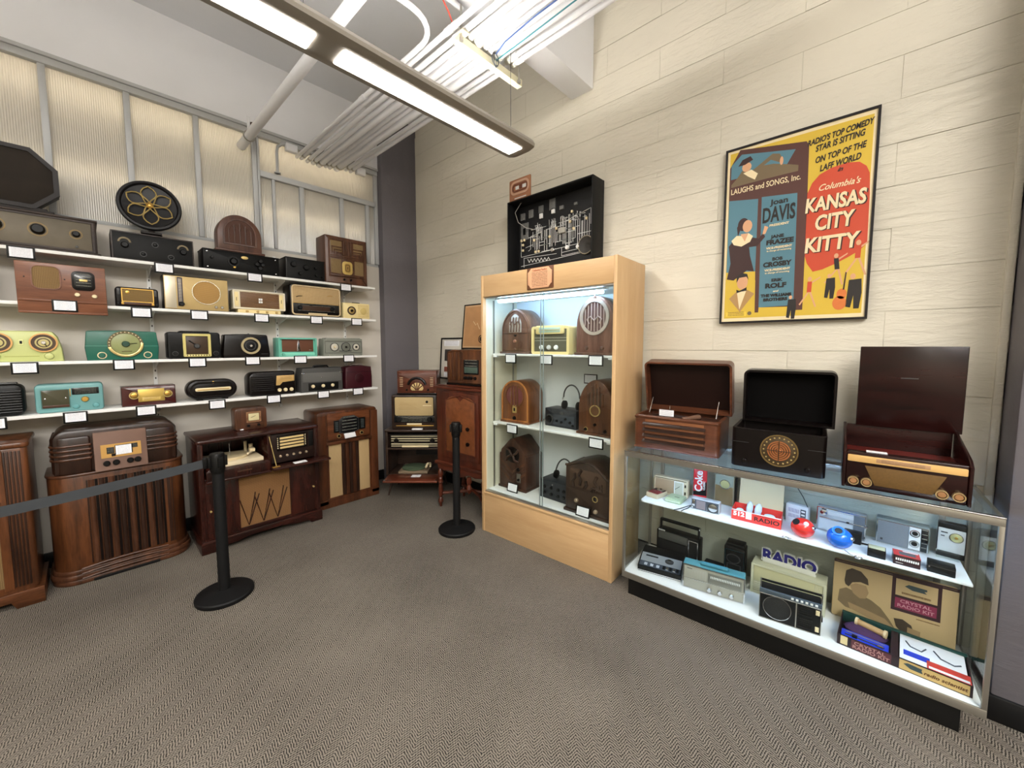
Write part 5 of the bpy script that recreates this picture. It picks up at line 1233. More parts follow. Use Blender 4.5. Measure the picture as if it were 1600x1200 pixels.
for u, v, w_, h_ in ((.07, .85, .05, .06), (.18, .86, .05, .07), (.31, .88, .05, .06), (.45, .90, .062, .09), (.56, .83, .04, .03), (.72, .83, .03, .02)): onb('component', CG, u, v, w_, h_)
for u, v in ((.31, .80), (.46, .82)): onb('white_switch', WHITE, u, v, .034, .042)
onb('coil_frame', CG, .09, .66, .09, .15, .006); onb('coil_core', BLACK, .09, .66, .03, .06, .009)
for u, v in ((.05, .55), (.09, .55), (.07, .49), (.22, .52), (.42, .52), (.5, .60), (.66, .64), (.7, .55), (.84, .63), (.46, .36), (.24, .37), (.28, .37), (.68, .75), (.07, .42)): onb('small_component', IVORY, u, v, .016, .02, .014)
onb('meter', mat('pale_meter', (160, 158, 150), .4), .57, .56, .07, .045, .02, .01)
for u, v, R in ((.63, .345, .017), (.46, .35, .02), (.75, .33, .016)): obj('dial_knob', lathe(NB(), [(R, .151), (R, .135), (R * .8, .13), (0, .13)], ((u - .5) * .876, 0, v * .694), 'y', 18), WHITE if u > .5 else CHROME, b.r)
sx, sz = (.84 - .5) * .876, .33 * .694
spk = obj('speaker', lathe(NB(), [(.072, .151), (.074, .138), (.068, .132), (.064, .134), (.02, .148), (.012, .146), (0, .144)], (sx, 0, sz), 'y', 32), mat('speaker_cone_grey', (46, 43, 39), .6), b.r)
obj('speaker_rim', tube(NB(), [(sx + .070 * cos(a), .134, sz + .070 * sin(a)) for a in [2 * pi * i / 28 for i in range(28)]], .004, 6, True), mat('speaker_rim_tan', (150, 140, 120), .5), spk)
obj('antenna_wire', tube(NB(), [(-.20, .165, .76), (-.27, .12, .72), (-.33, .06, .68), (-.37, .03, .60), (-.36, .06, .52), (-.30, .10, .47), (-.24, .13, .45)], .0025, 6), mat('pale_wire', (170, 166, 160), .5), b.r)
p = Set('copper_plaque', 'copper coloured plaque with loop emblem on the wall behind the black circuit box', 'plaque', (2.806, 2.50, 2.80), -90, .26, .34, .006)
CPP = mat('copper_plate', (176, 122, 90), .4, .25); p.body(CPP, bev=.001, rad=.01); p.fr('loop_emblem', mat('pale_copper', (206, 164, 136), .4), .06, .58, .94, .95, .02, .004, .05); p.fr('loop_inner', mat('dark_copper', (120, 72, 52), .45), .15, .66, .85, .87, .012, .004, .03)
p.pl('white_inset', WHITE, .3, .72, .48, .81, .003, .004); p.pl('white_inset', WHITE, .62, .72, .8, .81, .003, .004); p.pl('terminal', mat('dark_copper', (0, 0, 0)), .48, .72, .62, .82, .008, .004)
for v in (.48, .38): p.pl('white_line', WHITE, .25, v, .8, v + .025, .002)

# ------------------------------------------------------------------ film poster in a thin black frame
p = Set('film_poster', 'framed yellow and red film poster hanging on the cream wall above the phonographs', 'poster', (2.788, .402, 1.74), -90, .708, 1.067, .018)
p.body(BLACK, rr(-.354, 0, .354, 1.067), bev=.001, name='backing'); p.fr('frame_moulding', mat('black_poster_frame', (20, 14, 16), .35), 0, 0, 1, 1, .011, .008)
def prt(name, c, col=None): return mat('print_' + c, col or (0, 0, 0), .45)
Y_, K_, B_, BR, RD, CRP, SK = prt('', 'yellow', (204, 172, 60)), prt('', 'ink', (40, 36, 34)), prt('', 'blue', (82, 122, 136)), prt('', 'brown', (82, 52, 46)), prt('', 'red', (190, 72, 46)), prt('', 'cream', (226, 208, 168)), prt('', 'skin', (206, 156, 118))
OL, DBR, TANP = prt('', 'olive', (112, 96, 72)), prt('', 'dark_brown', (58, 36, 34)), prt('', 'tan', (168, 132, 84))
def q(name, m_, pts, lv=1): return p.shp(name, m_, [p.P(*a) for a in pts], .0002 + .0003 * lv, 0, bev=0)
p.pl('paper_margin', CRP, .016, .011, .984, .989, .0003, bev=0)
q('yellow_field', Y_, [(.035, .03), (.965, .03), (.965, .97), (.035, .975)])
q('brown_window', BR, [(.035, .895), (.11, .985), (.575, .93), (.592, .908), (.60, .62), (.607, .06), (.552, .06), (.545, .08), (.302, .085), (.301, .057), (.274, .057), (.264, .29), (.04, .30)], 2)
q('sky_panel', B_, [(.046, .83), (.046, .908), (.123, .957), (.506, .905), (.446, .83)], 3)
q('blue_panel', B_, [(.039, .30), (.039, .712), (.261, .69), (.264, .29)], 3); q('blue_panel', B_, [(.302, .085), (.287, .695), (.533, .677), (.546, .087)], 3)
q('yellow_corner', Y_, [(.036, .03), (.04, .27), (.1, .24), (.2, .26), (.268, .24), (.274, .03)], 3)
blob = [(.597, .66), (.625, .71), (.67, .745), (.74, .765), (.83, .772), (.90, .762), (.94, .735), (.96, .70), (.968, .6), (.972, .366), (.93, .335), (.87, .31), (.80, .285), (.72, .262), (.66, .255), (.62, .30), (.604, .34)]
q('red_cloud', RD, blob, 2)
def tp(s, m_, u, v, size, lv=4, **k):
    c = p.P(u, v); return text(s, m_, p.r, (c[0], -.0003 * lv - .0012, c[1]), size, **k)
for s, u, v, sz in (("RADIO'S TOP COMEDY", .77, .925, .042), ('STAR IS SITTING', .775, .885, .045), ('ON TOP OF THE', .78, .828, .045), ('LAFF WORLD', .785, .78, .045)):
    o = tp(s, K_, u, v, sz, bold=.0012, shear=.35, sx=.62); o.rotation_euler.y = radians(-6)
tp('in', K_, .79, .748, .03, bold=.0008, shear=.4)
tp("Columbia's", CRP, .785, .675, .046, bold=.0005, shear=.4, sx=.85)
for s, v, wd, sz in (('KANSAS', .593, .36, .105), ('CITY', .497, .235, .11), ('KITTY', .388, .33, .11)):
    for dx, m_, lv in ((.006, DBR, 4), (0, CRP, 6)):
        o = tp(s, m_, .768 if s != 'KITTY' else .757, v, sz, lv, bold=.0034, shear=.08)
        xs_ = [vv.co.x for vv in o.data.vertices]; k_ = wd * .708 / (max(xs_) - min(xs_)); o.scale = (k_, 1, 1); o.location.x += dx; o.location.z -= dx * .6
tp('LAUGHS and SONGS, Inc.', CRP, .30, .757, .045, bold=.0006, sx=.72)
def fit(s, m_, u, v, wd, h_, **k):
    o = tp(s, m_, u, v, h_ * 1.4, **k); xs_ = [vv.co.x for vv in o.data.vertices]; o.scale = (wd * .708 / (max(xs_) - min(xs_)), 1, 1); return o
fit('Joan', K_, .415, .653, .125, .030, bold=.0012); fit('DAVIS', K_, .412, .585, .225, .085, bold=.003); fit('PRESIDENT', CRP, .42, .530, .135, .012, bold=.0006)
fit('JANE', K_, .413, .467, .093, .018, bold=.0012); fit('FRAZEE', K_, .43, .437, .19, .026, bold=.002); fit('VICE-PRESIDENT', CRP, .427, .407, .18, .012, bold=.0006); fit('in charge of romancing', CRP, .427, .392, .17, .009, bold=.0003)
fit('BOB', K_, .42, .345, .072, .018, bold=.0012); fit('CROSBY', K_, .418, .317, .20, .026, bold=.002); fit('VICE-PRESIDENT', CRP, .422, .287, .18, .012, bold=.0006); fit('in charge of crooning', CRP, .422, .272, .17, .009, bold=.0003)
fit('ERIK', K_, .423, .23, .08, .016, bold=.0012); fit('ROLF', K_, .416, .2, .148, .026, bold=.002); fit('and', CRP, .418, .17, .04, .010, bold=.0004, shear=.3); fit('THE WILLIAMS', K_, .422, .147, .216, .016, bold=.0016); fit('BROTHERS', K_, .418, .124, .17, .016, bold=.0016)
# plain painted figures (generic)
def blobp(name, m_, u, v, ru, rv, lv=5, n=20): c = p.P(u, v); return p.shp(name, m_, circ(c[0], c[1], ru * .708, n, rv * 1.067), .0002 + .0003 * lv, 0, bev=0)
q('reclining_figure', OL, [(.05, .80), (.10, .835), (.13, .865), (.20, .85), (.27, .88), (.35, .915), (.40, .905), (.42, .875), (.40, .86), (.34, .885), (.29, .865), (.36, .86), (.45, .84), (.53, .82), (.53, .79), (.30, .79), (.05, .785)], 4)
blobp('face', SK, .165, .88, .035, .025); q('hat', DBR, [(.10, .895), (.13, .925), (.19, .935), (.21, .912), (.15, .895)], 6); q('collar', CRP, [(.14, .85), (.2, .86), (.25, .83), (.23, .80), (.18, .825)], 5); blobp('hand', SK, .415, .865, .012, .022)
blobp('hair', DBR, .158, .563, .042, .036, 4); blobp('face', SK, .19, .55, .036, .034); q('hair_fall', DBR, [(.12, .50), (.15, .56), (.13, .58), (.11, .55)], 6)
q('dark_dress', DBR, [(.045, .26), (.07, .35), (.05, .45), (.10, .49), (.24, .48), (.28, .47), (.31, .50), (.325, .475), (.27, .43), (.21, .43), (.22, .38), (.255, .29), (.2, .30), (.1, .25)], 4); q('white_collar', CRP, [(.07, .48), (.11, .505), (.15, .50), (.2, .51), (.235, .49), (.215, .46), (.15, .44), (.09, .455)], 6); q('neckline', SK, [(.14, .51), (.2, .51), (.175, .465)], 7); q('raised_hand', SK, [(.305, .49), (.318, .535), (.345, .525), (.325, .49)], 5)
blobp('face', SK, .17, .235, .042, .042); q('dark_hair', K_, [(.125, .235), (.125, .27), (.16, .29), (.205, .28), (.218, .245), (.2, .265), (.145, .262)], 6); q('jacket', TANP, [(.07, .145), (.13, .185), (.21, .19), (.265, .165), (.16, .065)], 4); q('shirt_front', CRP, [(.13, .185), (.205, .19), (.155, .08)], 6); q('bow_tie', K_, [(.125, .195), (.15, .188), (.175, .195), (.205, .205), (.205, .185), (.165, .182), (.13, .175)], 7)
def dancer(u, v, s, m_, lean):
    blobp('small_head', SK, u, v + .062 * s, .012 * s, .011 * s); q('small_body', m_, [(u - .012 * s, v + .05 * s), (u + .014 * s, v + .05 * s), (u + (.012 + lean) * s, v), (u - (.014 - lean) * s, v)], 5)
    q('small_leg', SK, [(u + (lean - .01) * s, v), (u + lean * s, v), (u - .05 * s, v - .06 * s), (u - .058 * s, v - .056 * s)], 4); q('small_leg', SK, [(u + (lean) * s, v), (u + (lean + .012) * s, v), (u + .045 * s, v - .07 * s), (u + .036 * s, v - .072 * s)], 4); q('small_arm', SK, [(u + .01 * s, v + .048 * s), (u + .06 * s, v + .07 * s), (u + .06 * s, v + .064 * s), (u + .012 * s, v + .04 * s)], 4)
dancer(.645, .15, 1.1, RD, 0); dancer(.80, .255, 1.1, K_, .01); dancer(.925, .30, 1.2, RD, 0)
def player(u, v, s):
    blobp('small_head', SK, u, v + .075 * s, .014 * s, .013 * s); q('black_suit', K_, [(u - .02 * s, v + .06 * s), (u + .045 * s, v + .062 * s), (u + .05 * s, v), (u + .04 * s, v - .07 * s), (u + .012 * s, v - .07 * s), (u + .008 * s, v - .01 * s), (u - .005 * s, v - .065 * s), (u - .03 * s, v - .06 * s)], 5)
player(.905, .13, 1.1); player(.765, .165, .8); player(.525, .07, .8)
blobp('double_bass', mat('print_orange', (206, 116, 58), .45), .835, .085, .042, .035); blobp('double_bass', mat('print_orange', (0, 0, 0)), .845, .13, .03, .026); q('bass_neck', DBR, [(.85, .15), (.86, .15), (.868, .235), (.86, .237)], 6)
q('imprint', lines('poster_imprint', (222, 188, 62), (110, 90, 40), 3, 'z', .5, .5), [(.05, .04), (.21, .04), (.21, .065), (.05, .065)], 4); blobp('imprint_mark', OL, .235, .055, .016, .011)

# ------------------------------------------------------------------ glass counter
CR = -87.26
k_ = Set('glass_counter', 'low glass display counter with lit shelf and black kick base', 'counter', (2.2985, .3685, 0), CR, 1.527, .952, .458)
hw = k_.w / 2
GC3 = glass('counter_glass', (250, 253, 253), .04)
obj('kick_base', box(NB(), -hw + .03, hw - .06, .035, .44, 0, .125, .003), mat('black_kick', (10, 10, 10), .5), k_.r)
obj('deck', box(NB(), -hw + .004, hw - .004, .006, .452, .128, .158, .002), SHELFW, k_.r)
obj('deck_edge', box(NB(), -hw, hw, 0, .008, .122, .160, .002), ALU, k_.r); obj('deck_edge', box(NB(), -hw, -hw + .008, .008, .458, .122, .160, .002), ALU, k_.r); obj('deck_edge', box(NB(), hw - .008, hw, .008, .458, .122, .160, .002), ALU, k_.r)
for x in (-hw, hw - .016):
    for y in (0, .442): obj('corner_post', box(NB(), x, x + .016, y, y + .016, .16, .915, .002), ALU, k_.r)
for y in (0, .442):
    t_ = obj('top_rail', box(NB(), -hw, hw, y, y + .016, .910, .944, .002), ALU, k_.r); obj('rail_lip', box(NB(), -hw, hw, y - .003 if y < .1 else y, y + .019, .941, .947, .001), CHROME, t_)
for x in (-hw, hw - .016): obj('top_rail', box(NB(), x, x + .016, .016, .442, .910, .944, .002), ALU, k_.r)
obj('glass_top', box(NB(), -hw + .003, hw - .003, .003, .455, .9465, .952), GC3, k_.r)
obj('glass_front', box(NB(), -hw + .016, hw - .016, .005, .010, .16, .912), GC3, k_.r)
for x in (-hw + .004, hw - .009): obj('glass_side', box(NB(), x, x + .005, .016, .442, .16, .912), GC3, k_.r)
SHF = mat('frosted_shelf', (234, 238, 240), .35)
sh = obj('glass_shelf', ext(NB(), rr(-hw + .055, .135, hw - .04, .43, (.02, .004, .004, .004), 4), .588, .60, .002, 'z'), SHF, k_.r)
for x in (-.55, 0, .55): obj('shelf_bracket', box(NB(), x - .006, x + .006, .16, .44, .574, .588, .001), ALU, sh)
for x in (-hw + .09, hw - .10): obj('shelf_upright', box(NB(), x - .012, x + .012, .436, .448, .16, .91, .001), ALU, k_.r)
LEDK = mat('counter_led_tube', (165, 206, 255), .4, emit=LED_COUNTER)
obj('led_strip', box(NB(), -hw + .05, hw - .05, .020, .034, .915, .925, .002), LEDK, k_.r); obj('led_channel', box(NB(), -hw + .04, hw - .04, .017, .037, .925, .935, .001), ALU, k_.r)
bl = obj('back_door', box(NB(), -hw + .016, hw - .016, .446, .451, .16, .912), GC3, k_.r)

def citm(name, label, x, y, z, w, h, dd, rot=CR, cat='radio', grp='items in the glass counter', tilt=0): return Set(name, label, cat, (x, y, z), rot, w, h, dd, grp, tilt)
Z2, Z1, Z0 = .9525, .6005, .1585
# ---- phonographs on the counter
W1 = wood('table_phono_walnut', (104, 60, 38), (64, 35, 22), 'x', .3, coat=.3)
def openbox(r, m_, h_, wall=.018, rad=.02, bottom=.03):
    w, dd = r.w, r.d
    bm = NB(); o = rr(-w / 2, 0, w / 2, dd, (rad, rad, .004, .004), 5); i = rr(-w / 2 + wall, wall, w / 2 - wall, dd - wall, max(.002, rad - wall * .6), 5)
    def R(p, z): return [(a, b2, z) for a, b2 in p]
    rings(bm, [R(inset(o, .003), 0), R(o, .004), R(o, h_ - .004), R(inset(o, .004), h_), R(i, h_), R(i, h_ - bottom), ], False)
    bm.faces.new([bm.verts.new(p) for p in R(i, h_ - bottom)]); bm.faces.new([bm.verts.new(p) for p in R(inset(o, .003), 0)])
    return obj('cabinet', bm, m_, r.r)
def lid(r, m_, inner, w, h_, depth, y, z, lean, rad=.02, wall=.012, name='lid'):
    """open lid as a shallow tray whose hollow faces the front"""
    bm = NB(); o = rr(-w / 2, 0, w / 2, h_, (.004, .004, rad, rad), 6); i = rr(-w / 2 + wall, wall, w / 2 - wall, h_ - wall, (.003, .003, max(.003, rad - wall), max(.003, rad - wall)), 6)
    def R(p, q): return [(a, q, b2) for a, b2 in p]
    rings(bm, [R(inset(o, .006), depth), R(o, depth - .006), R(o, .003), R(inset(o, .003), 0), R(i, 0), R(i, depth - .012)], False)
    bm.faces.new([bm.verts.new(p) for p in R(inset(o, .006), depth)])
    ob = obj(name, bm, m_, r.r); ob.location = (0, y, z); ob.rotation_euler = (radians(lean), 0, 0)
    bm = NB(); rings(bm, [R(inset(i, .001), depth - .0125), R(inset(i, .001), depth - .0115)]); obj('lid_lining', bm, inner, ob)
    return ob
r = citm('wooden_phonograph', 'brown wooden table phonograph with louvred front and open lid on the counter left', 2.392, .878, Z2, .495, .215, .30, -85, 'record player', 'table phonographs on the glass counter')
cb = openbox(r, W1, .21, rad=.03); r.bx('foot_rim', W1, -.244, .244, -.004, .30, 0, .012, .004); r.bx('top_rim', W1, -.243, .243, -.004, .02, .192, .206, .004)
for v in range(4):
    z0 = .165 - .036 * v
    bm = NB(); ext(bm, [(-.018, z0 - .014), (-.004, z0 - .004), (.004, z0 + .008), (.004, z0 - .014)], -.19, .175, .001, 'x'); obj('louvre', bm, DKW, r.r)
    r.bx('louvre_strip', wood('pale_louvre_wood', (146, 94, 60), (112, 68, 42), 'x', .35), -.175, .165, -.003, .002, z0 + .006, z0 + .021)
deck = obj('deck_plate', box(NB(), -.22, .22, .02, .28, .176, .182), mat('brown_deck', (64, 40, 30), .5), r.r)
obj('platter', lathe(NB(), [(.105, .182), (.105, .19), (0, .19)], (-.07, .15, 0), 'z', 32), mat('dark_brown_felt', (48, 30, 26), .9), deck); obj('tone_arm', tube(NB(), [(.09, .21, .19), (.10, .16, .205), (.07, .09, .205), (.03, .06, .20)], [.014, .016, .012, .010], 10), mat('brown_tone_arm', (110, 82, 66), .35), deck)
obj('speed_knob', lathe(NB(), [(.012, .182), (.012, .196), (0, .198)], (.18, .07, 0), 'z', 14), GOLD, deck); obj('spindle', cyl(NB(), (-.07, .15, .19), (-.07, .15, .26), .0025, n=8), CHROME, deck); 
o_ = obj('note_card', box(NB(), -.13, -.04, .13, .133, .195, .235), PAPER, deck)
l_ = lid(r, W1, mat('brown_lid_lining', (30, 15, 11), .45, spec=.2), .52, .335, .085, .235, .213, 13, .03); l_.location.x = .012
for x in (-.2, .2): r.tb('lid_stay', CHROME, [(x, .15, .205), (x, .22, .30)], .003)

r = citm('bakelite_phonograph', 'black bakelite phonograph with round copper dial and open lid in the counter middle', 2.375, .354, Z2, .405, .215, .29, -85, 'record player', 'table phonographs on the glass counter')
cb = openbox(r, BAKE, .21, rad=.025, bottom=.05)
c0 = r.P(.53, .5)
r.rg('dial_rim', mat('bronze_rim', (130, 108, 66), .35, .7), .53, .52, .082, .006, .008, n=40); r.dk('dial_face', mat('dark_bronze_dial', (74, 60, 40), .4, .3), .53, .52, .078, .004, n=40)
for k in range(20):
    a = 2 * pi * k / 20; r.shp('dial_mark', BRASS, circ(c0[0] + .066 * cos(a), .52 * .215 + .066 * sin(a), .0042, 8), .0052)
for R in (.05, .040, .030, .020): r.rg('copper_ring', COPPER, .53, .52, R, .006, .009, n=36)
r.dk('copper_centre', COPPER, .53, .52, .011, .009)
for a in (0, 90): c_ = .53; r.tb('dial_spoke', mat('dark_bronze_spoke', (60, 44, 30), .4, .3), [(c0[0] - .05 * cos(radians(a)), -.010, .1118 - .05 * sin(radians(a))), (c0[0] + .05 * cos(radians(a)), -.010, .1118 + .05 * sin(radians(a)))], .002, n=6)
for u, v in ((.16, .16), (.83, .15)): r.kb(BAKE, u, v, .013, .012)
r.pl('trim_line', GREYM, .0, .62, .2, .628, .0015); r.pl('trim_line', GREYM, .82, .62, 1.0, .628, .0015)
obj('deck_plate', box(NB(), -.18, .18, .025, .26, .15, .165), BLACK, r.r)
l_ = lid(r, BAKE, mat('lid_black', (6, 5, 5), .8, spec=.08), .42, .30, .09, .235, .21, 4, .03); l_.location.x = .025; obj('lid_ridge', box(NB(), -.17, .17, .078, .088, .23, .238, .002), BAKE, l_); obj('lid_ridge', box(NB(), -.17, .17, .078, .088, .07, .078, .002), BAKE, l_)
for x in (-.19, .19): r.tb('lid_hinge', GREYM, [(x, .25, .215), (x, .29, .18)], .005)

r = citm('mahogany_phonograph', 'red brown phonograph with pale tuning band and tall flat lid on the counter right', 2.365, -.11, Z2, .40, .175, .33, -86.5, 'record player', 'table phonographs on the glass counter')
MH = wood('dark_red_gloss', (40, 14, 12), (20, 6, 6), 'x', .22, coat=.12)
obj('cabinet', box(NB(), -.186, .186, .004, .33, 0, .12, .003), MH, r.r); obj('front_panel', box(NB(), -.188, .188, .0, .02, .006, .165, .004), MH, r.r); obj('back_panel', box(NB(), -.186, .186, .315, .33, .12, .245), MH, r.r)
for s_ in (-1, 1): bm = NB(); ext(bm, [(-.006, 0), (.335, 0), (.335, .25), (.30, .255), (.03, .185), (-.006, .16)], s_ * .194 - .006, s_ * .194 + .006, .003, 'x'); obj('cheek', bm, MH, r.r)
r.pl('tuning_band', mat('pale_gold_band', (206, 166, 104), .35), .04, .70, .96, .87, .006, .004); r.pl('tuning_scale', lines('band_scale', (170, 132, 96), (120, 92, 70), 4, 'z', .4, .5), .28, .74, .70, .84, .0072)
r.pg('grille_cloth', mat('olive_brown_mesh', (98, 72, 34), .6, noise=(120, .25)), [(.19, .62), (.82, .62), (.73, .14), (.28, .14)], .0035)
for u in (.1, .21, .79, .91): r.rg('knob_ring', mat('pale_brass_rim', (196, 170, 124), .3, .7), u, .2, .019, .004, .016); r.kb(mat('tan_knob', (150, 108, 70), .35), u, .2, .015, .014)
obj('deck_plate', box(NB(), -.185, .185, .02, .31, .12, .135), mat('maroon_deck', (92, 24, 18), .35), r.r); obj('note_strip', box(NB(), -.12, -.05, .03, .06, .165, .168), PLAINP, r.r); obj('top_rim', box(NB(), -.186, .186, .012, .05, .150, .165, .004), MH, r.r)
l_ = obj('lid', box(NB(), -.183, .183, 0, .016, 0, .40, .003), MH, r.r); l_.location = (.03, .305, .243); l_.rotation_euler = (radians(0), 0, 0); obj('lid_mark', box(NB(), -.03, .03, -.001, .001, .245, .25), GREYM, l_)

# ---- upper shelf
r = citm('pocket_radio', 'small red and black pocket radio lying on the counter shelf at left', 2.475, 1.04, Z1, .085, .12, .03, -100)
r.r.rotation_euler = (radians(0), 0, radians(-100))
obj('case', ext(NB(), rr(-.042, 0, .042, .12, .006), 0, .03, .003, 'z'), mat('cream_grey_case', (190, 176, 150), .4), r.r); f_ = obj('face', ext(NB(), rr(-.037, .012, .037, .114, .003), .03, .032, .0005, 'z'), mat('maroon_face', (120, 40, 44), .4), r.r); obj('face_top', ext(NB(), rr(-.037, .075, .037, .114, .003), .032, .033, .0003, 'z'), BLACK, f_); obj('dial_ring', lathe(NB(), [(.024, .033), (.024, .037), (.018, .038), (.012, .034), (0, .036)], (.008, .092, 0), 'z', 24), CHROME, f_)
r = citm('green_radio_pad', 'flat pale green radio lying on the counter shelf beside the red pocket radio', 2.475, .905, Z1, .10, .12, .026, -90)
PGN = mat('pale_green_plastic', (168, 184, 152), .4); obj('case', ext(NB(), rr(-.05, 0, .05, .12, .010), 0, .024, .006, 'z'), PGN, r.r); obj('top_plate', ext(NB(), rr(-.04, .012, .04, .10, .006), .024, .027, .001, 'z'), PGN, r.r); obj('slot', box(NB(), -.005, .025, .05, .056, .027, .0278), GREYM, r.r); obj('front_line', box(NB(), -.045, .045, -.0008, .001, .012, .014), WHITE, r.r)
r = citm('tan_table_radio', 'long tan radio with ribbed grille and square clock dial at the shelf back left', 2.60, .965, Z1, .215, .118, .05, -84)
TNR = mat('tan_ivory_case', (204, 190, 160), .4); r.body(TNR, bev=.003, rad=.004); r.pl('grille', lines('tan_ribs', (170, 146, 118), (130, 108, 86), 34, 'x', .6, .4, False), .04, .12, .60, .88, .002); r.fr('clock_frame', WHITE, .61, .12, .88, .88, .004, .006); r.pl('clock_face', mat('pale_grey_clock', (186, 186, 170), .35), .63, .16, .86, .84, .003); r.tb('clock_hand', GREYM, [(.03, -.005, .05), (.06, -.005, .075)], .0015); r.pl('top_line', BAKE, .04, .92, .96, .95, .002)
for v in (.2, .6): r.pl('switch', BAKE, .91, v, .95, v + .16, .004)
r = citm('cola_can_box', 'tall red and black box with white lettering standing on the counter shelf', 2.665, .80, Z1, .08, .20, .05, -72, 'box')
RC = mat('cola_red', (200, 40, 50), .35); r.body(RC, bev=.002, rad=.002); r.pg('black_swoosh', BLACK, [(0.02, .13), (.98, .13), (.98, .60), (.72, .52), (.70, .30), (.02, .26)], .001); r.pl('red_band', RC, .02, .0, .98, .13, .0014)
o_ = r.tx('Coke', WHITE, .42, .60, .062, y=-.001, bold=.0016, rot=(90, -90, 0)); r.tx('CLASSIC', WHITE, .8, .47, .016, y=-.001, bold=.0004, rot=(90, -90, 0)); r.bx('side_strip', CHROME, -.041, -.0385, -.001, .05, 0, .2)
r = citm('clock_radio', 'small grey clock radio with round silver dial at the shelf front', 2.484, .714, Z1, .158, .068, .05, -86)
r.body(mat('silver_grey_case', (176, 178, 182), .35), bev=.003, rad=.004); r.pl('dark_face', mat('slate_face', (74, 78, 86), .35), .03, .07, .97, .93, .002); r.pl('grille', mat('mauve_grille', (128, 116, 118), .5), .2, .14, .52, .88, .003); r.pl('left_label', CHROME, .05, .3, .15, .9, .003); r.pl('divider', CHROME, .57, .1, .585, .9, .004); r.rg('dial_ring', GREYM, .78, .48, .029, .004, .006); r.dk('dial', CHROME, .78, .48, .024, .005); r.kb(CHROME, .06, .17, .006, .005)
o_ = r.tb('cord', BLACK, [(-.079, .03, .01), (-.10, .0, .006), (-.12, -.04, .003), (-.14, -.085, .004), (-.15, -.10, .003)], .0025); o_ = r.tb('cord', BLACK, [(-.079, .03, .01), (-.09, -.02, .004), (-.105, -.06, .003), (-.11, -.09, .003)], .0025)
r = citm('gold_portable_radio', 'tall gold brown portable radio with round brass dial at the shelf back', 2.675, .66, Z1, .112, .19, .045, -92)
r.body(mat('grey_gold_case', (150, 142, 120), .35, .2), bev=.004, rad=.006); r.pl('lower_plate', mat('brown_gold_plate', (136, 116, 84), .35, .4, noise=(14, .3)), .05, .03, .95, .62, .003); r.pl('upper_plate', mat('pale_green_grey', (146, 152, 138), .3), .05, .64, .95, .97, .002); r.rg('dial_ring', CHROME, .55, .70, .030, .004, .008); r.dk('dial', mat('pale_brass_disc', (206, 206, 150), .25, .5), .55, .70, .026, .006); r.bx('handle_strip', BAKE, .058, .066, .01, .035, .02, .18, .002)
# five-one-two kit box
r = citm('radio_kit_box', 'red open cardboard radio kit box with bagged parts in the shelf middle', 2.50, .452, Z1, .238, .058, .13, -85, 'box')
RB2 = mat('bright_red_card', (224, 60, 52), .5); wl = .003
for nm, x0, x1, y0, y1 in (('front_wall', -.119, .119, 0, wl), ('back_wall', -.119, .119, .127, .13), ('side_wall', -.119, -.116, wl, .127), ('side_wall', .116, .119, wl, .127)): obj(nm, box(NB(), x0, x1, y0, y1, 0, .058), RB2, r.r)
obj('box_floor', box(NB(), -.116, .116, wl, .127, 0, .004), WHITE, r.r); fl = obj('back_flap', box(NB(), -.10, .119, 0, .003, 0, .16), mat('tan_card', (196, 180, 146), .7), r.r); fl.location = (0, .13, .056); fl.rotation_euler.x = radians(-12)
obj('top_edge', box(NB(), -.119, .119, -.0006, .004, .055, .0585), WHITE, r.r); r.tx('512', WHITE, .155, .62, .034, bold=.0016, sx=1.1); r.pl('white_label', WHITE, .30, .30, .42, .98, .001); r.tx('RADIO', K_, .72, .48, .034, bold=.0006, sx=1.15); r.pl('small_print', lines('red_box_print', (224, 60, 52), (110, 30, 28), 2, 'z', .5, .5), .45, .78, .92, .90, .0008); r.pl('small_print', lines('red_box_print2', (224, 60, 52), (160, 36, 32), 1, 'z', .5, .5), .06, .1, .95, .2, .0008)
BAG = mat('clear_plastic_bag', (206, 220, 232), .12, spec=.8, noise=(60, .25))
for x, y, w_, h_, a in ((-.085, .06, .035, .03, 10), (-.04, .07, .028, .075, -14), (.0, .075, .03, .07, -20), (.06, .06, .05, .03, 14)):
    o_ = obj('parts_bag', lathe(NB(), [(.2, 0), (.8, .12), (1, .45), (.85, .8), (.3, 1), (0, 1.0)], n=10), BAG, r.r); o_.scale = (w_ * .62, .022, h_); o_.location = (x, y, .02); o_.rotation_euler = (radians(a), 0, radians(a))
r = citm('small_grey_radio', 'small grey square radio with antenna at the shelf back behind the red ball', 2.66, .285, Z1, .105, .105, .045, -100)
r.body(mat('silver_white_case', (206, 210, 214), .35), bev=.003, rad=.004); r.bx('side_cover', GREYM, -.056, -.051, .004, .045, .004, .10, .002); r.pl('scale_row', lines('mauve_scale', (206, 210, 214), (120, 116, 150), 14, 'x', .4, .5, False), .12, .58, .62, .80, .001); r.pl('scale_row', lines('mauve_scale', (0, 0, 0), (0, 0, 0), 1), .12, .3, .62, .5, .001); r.pl('dark_strip', mat('slate_face', (0, 0, 0)), .68, .1, .92, .85, .002)
for k in range(4): r.pl('white_button', WHITE, .72, .16 + .18 * k, .88, .24 + .18 * k, .004)
r.tb('antenna', GREYM, [(.045, .02, .105), (.02, .03, .15), (-.04, .05, .23)], .0022)
BALL = [(.052 * sin(pi * i / 14) ** .8, .047 - .047 * cos(pi * i / 14)) for i in range(15)]
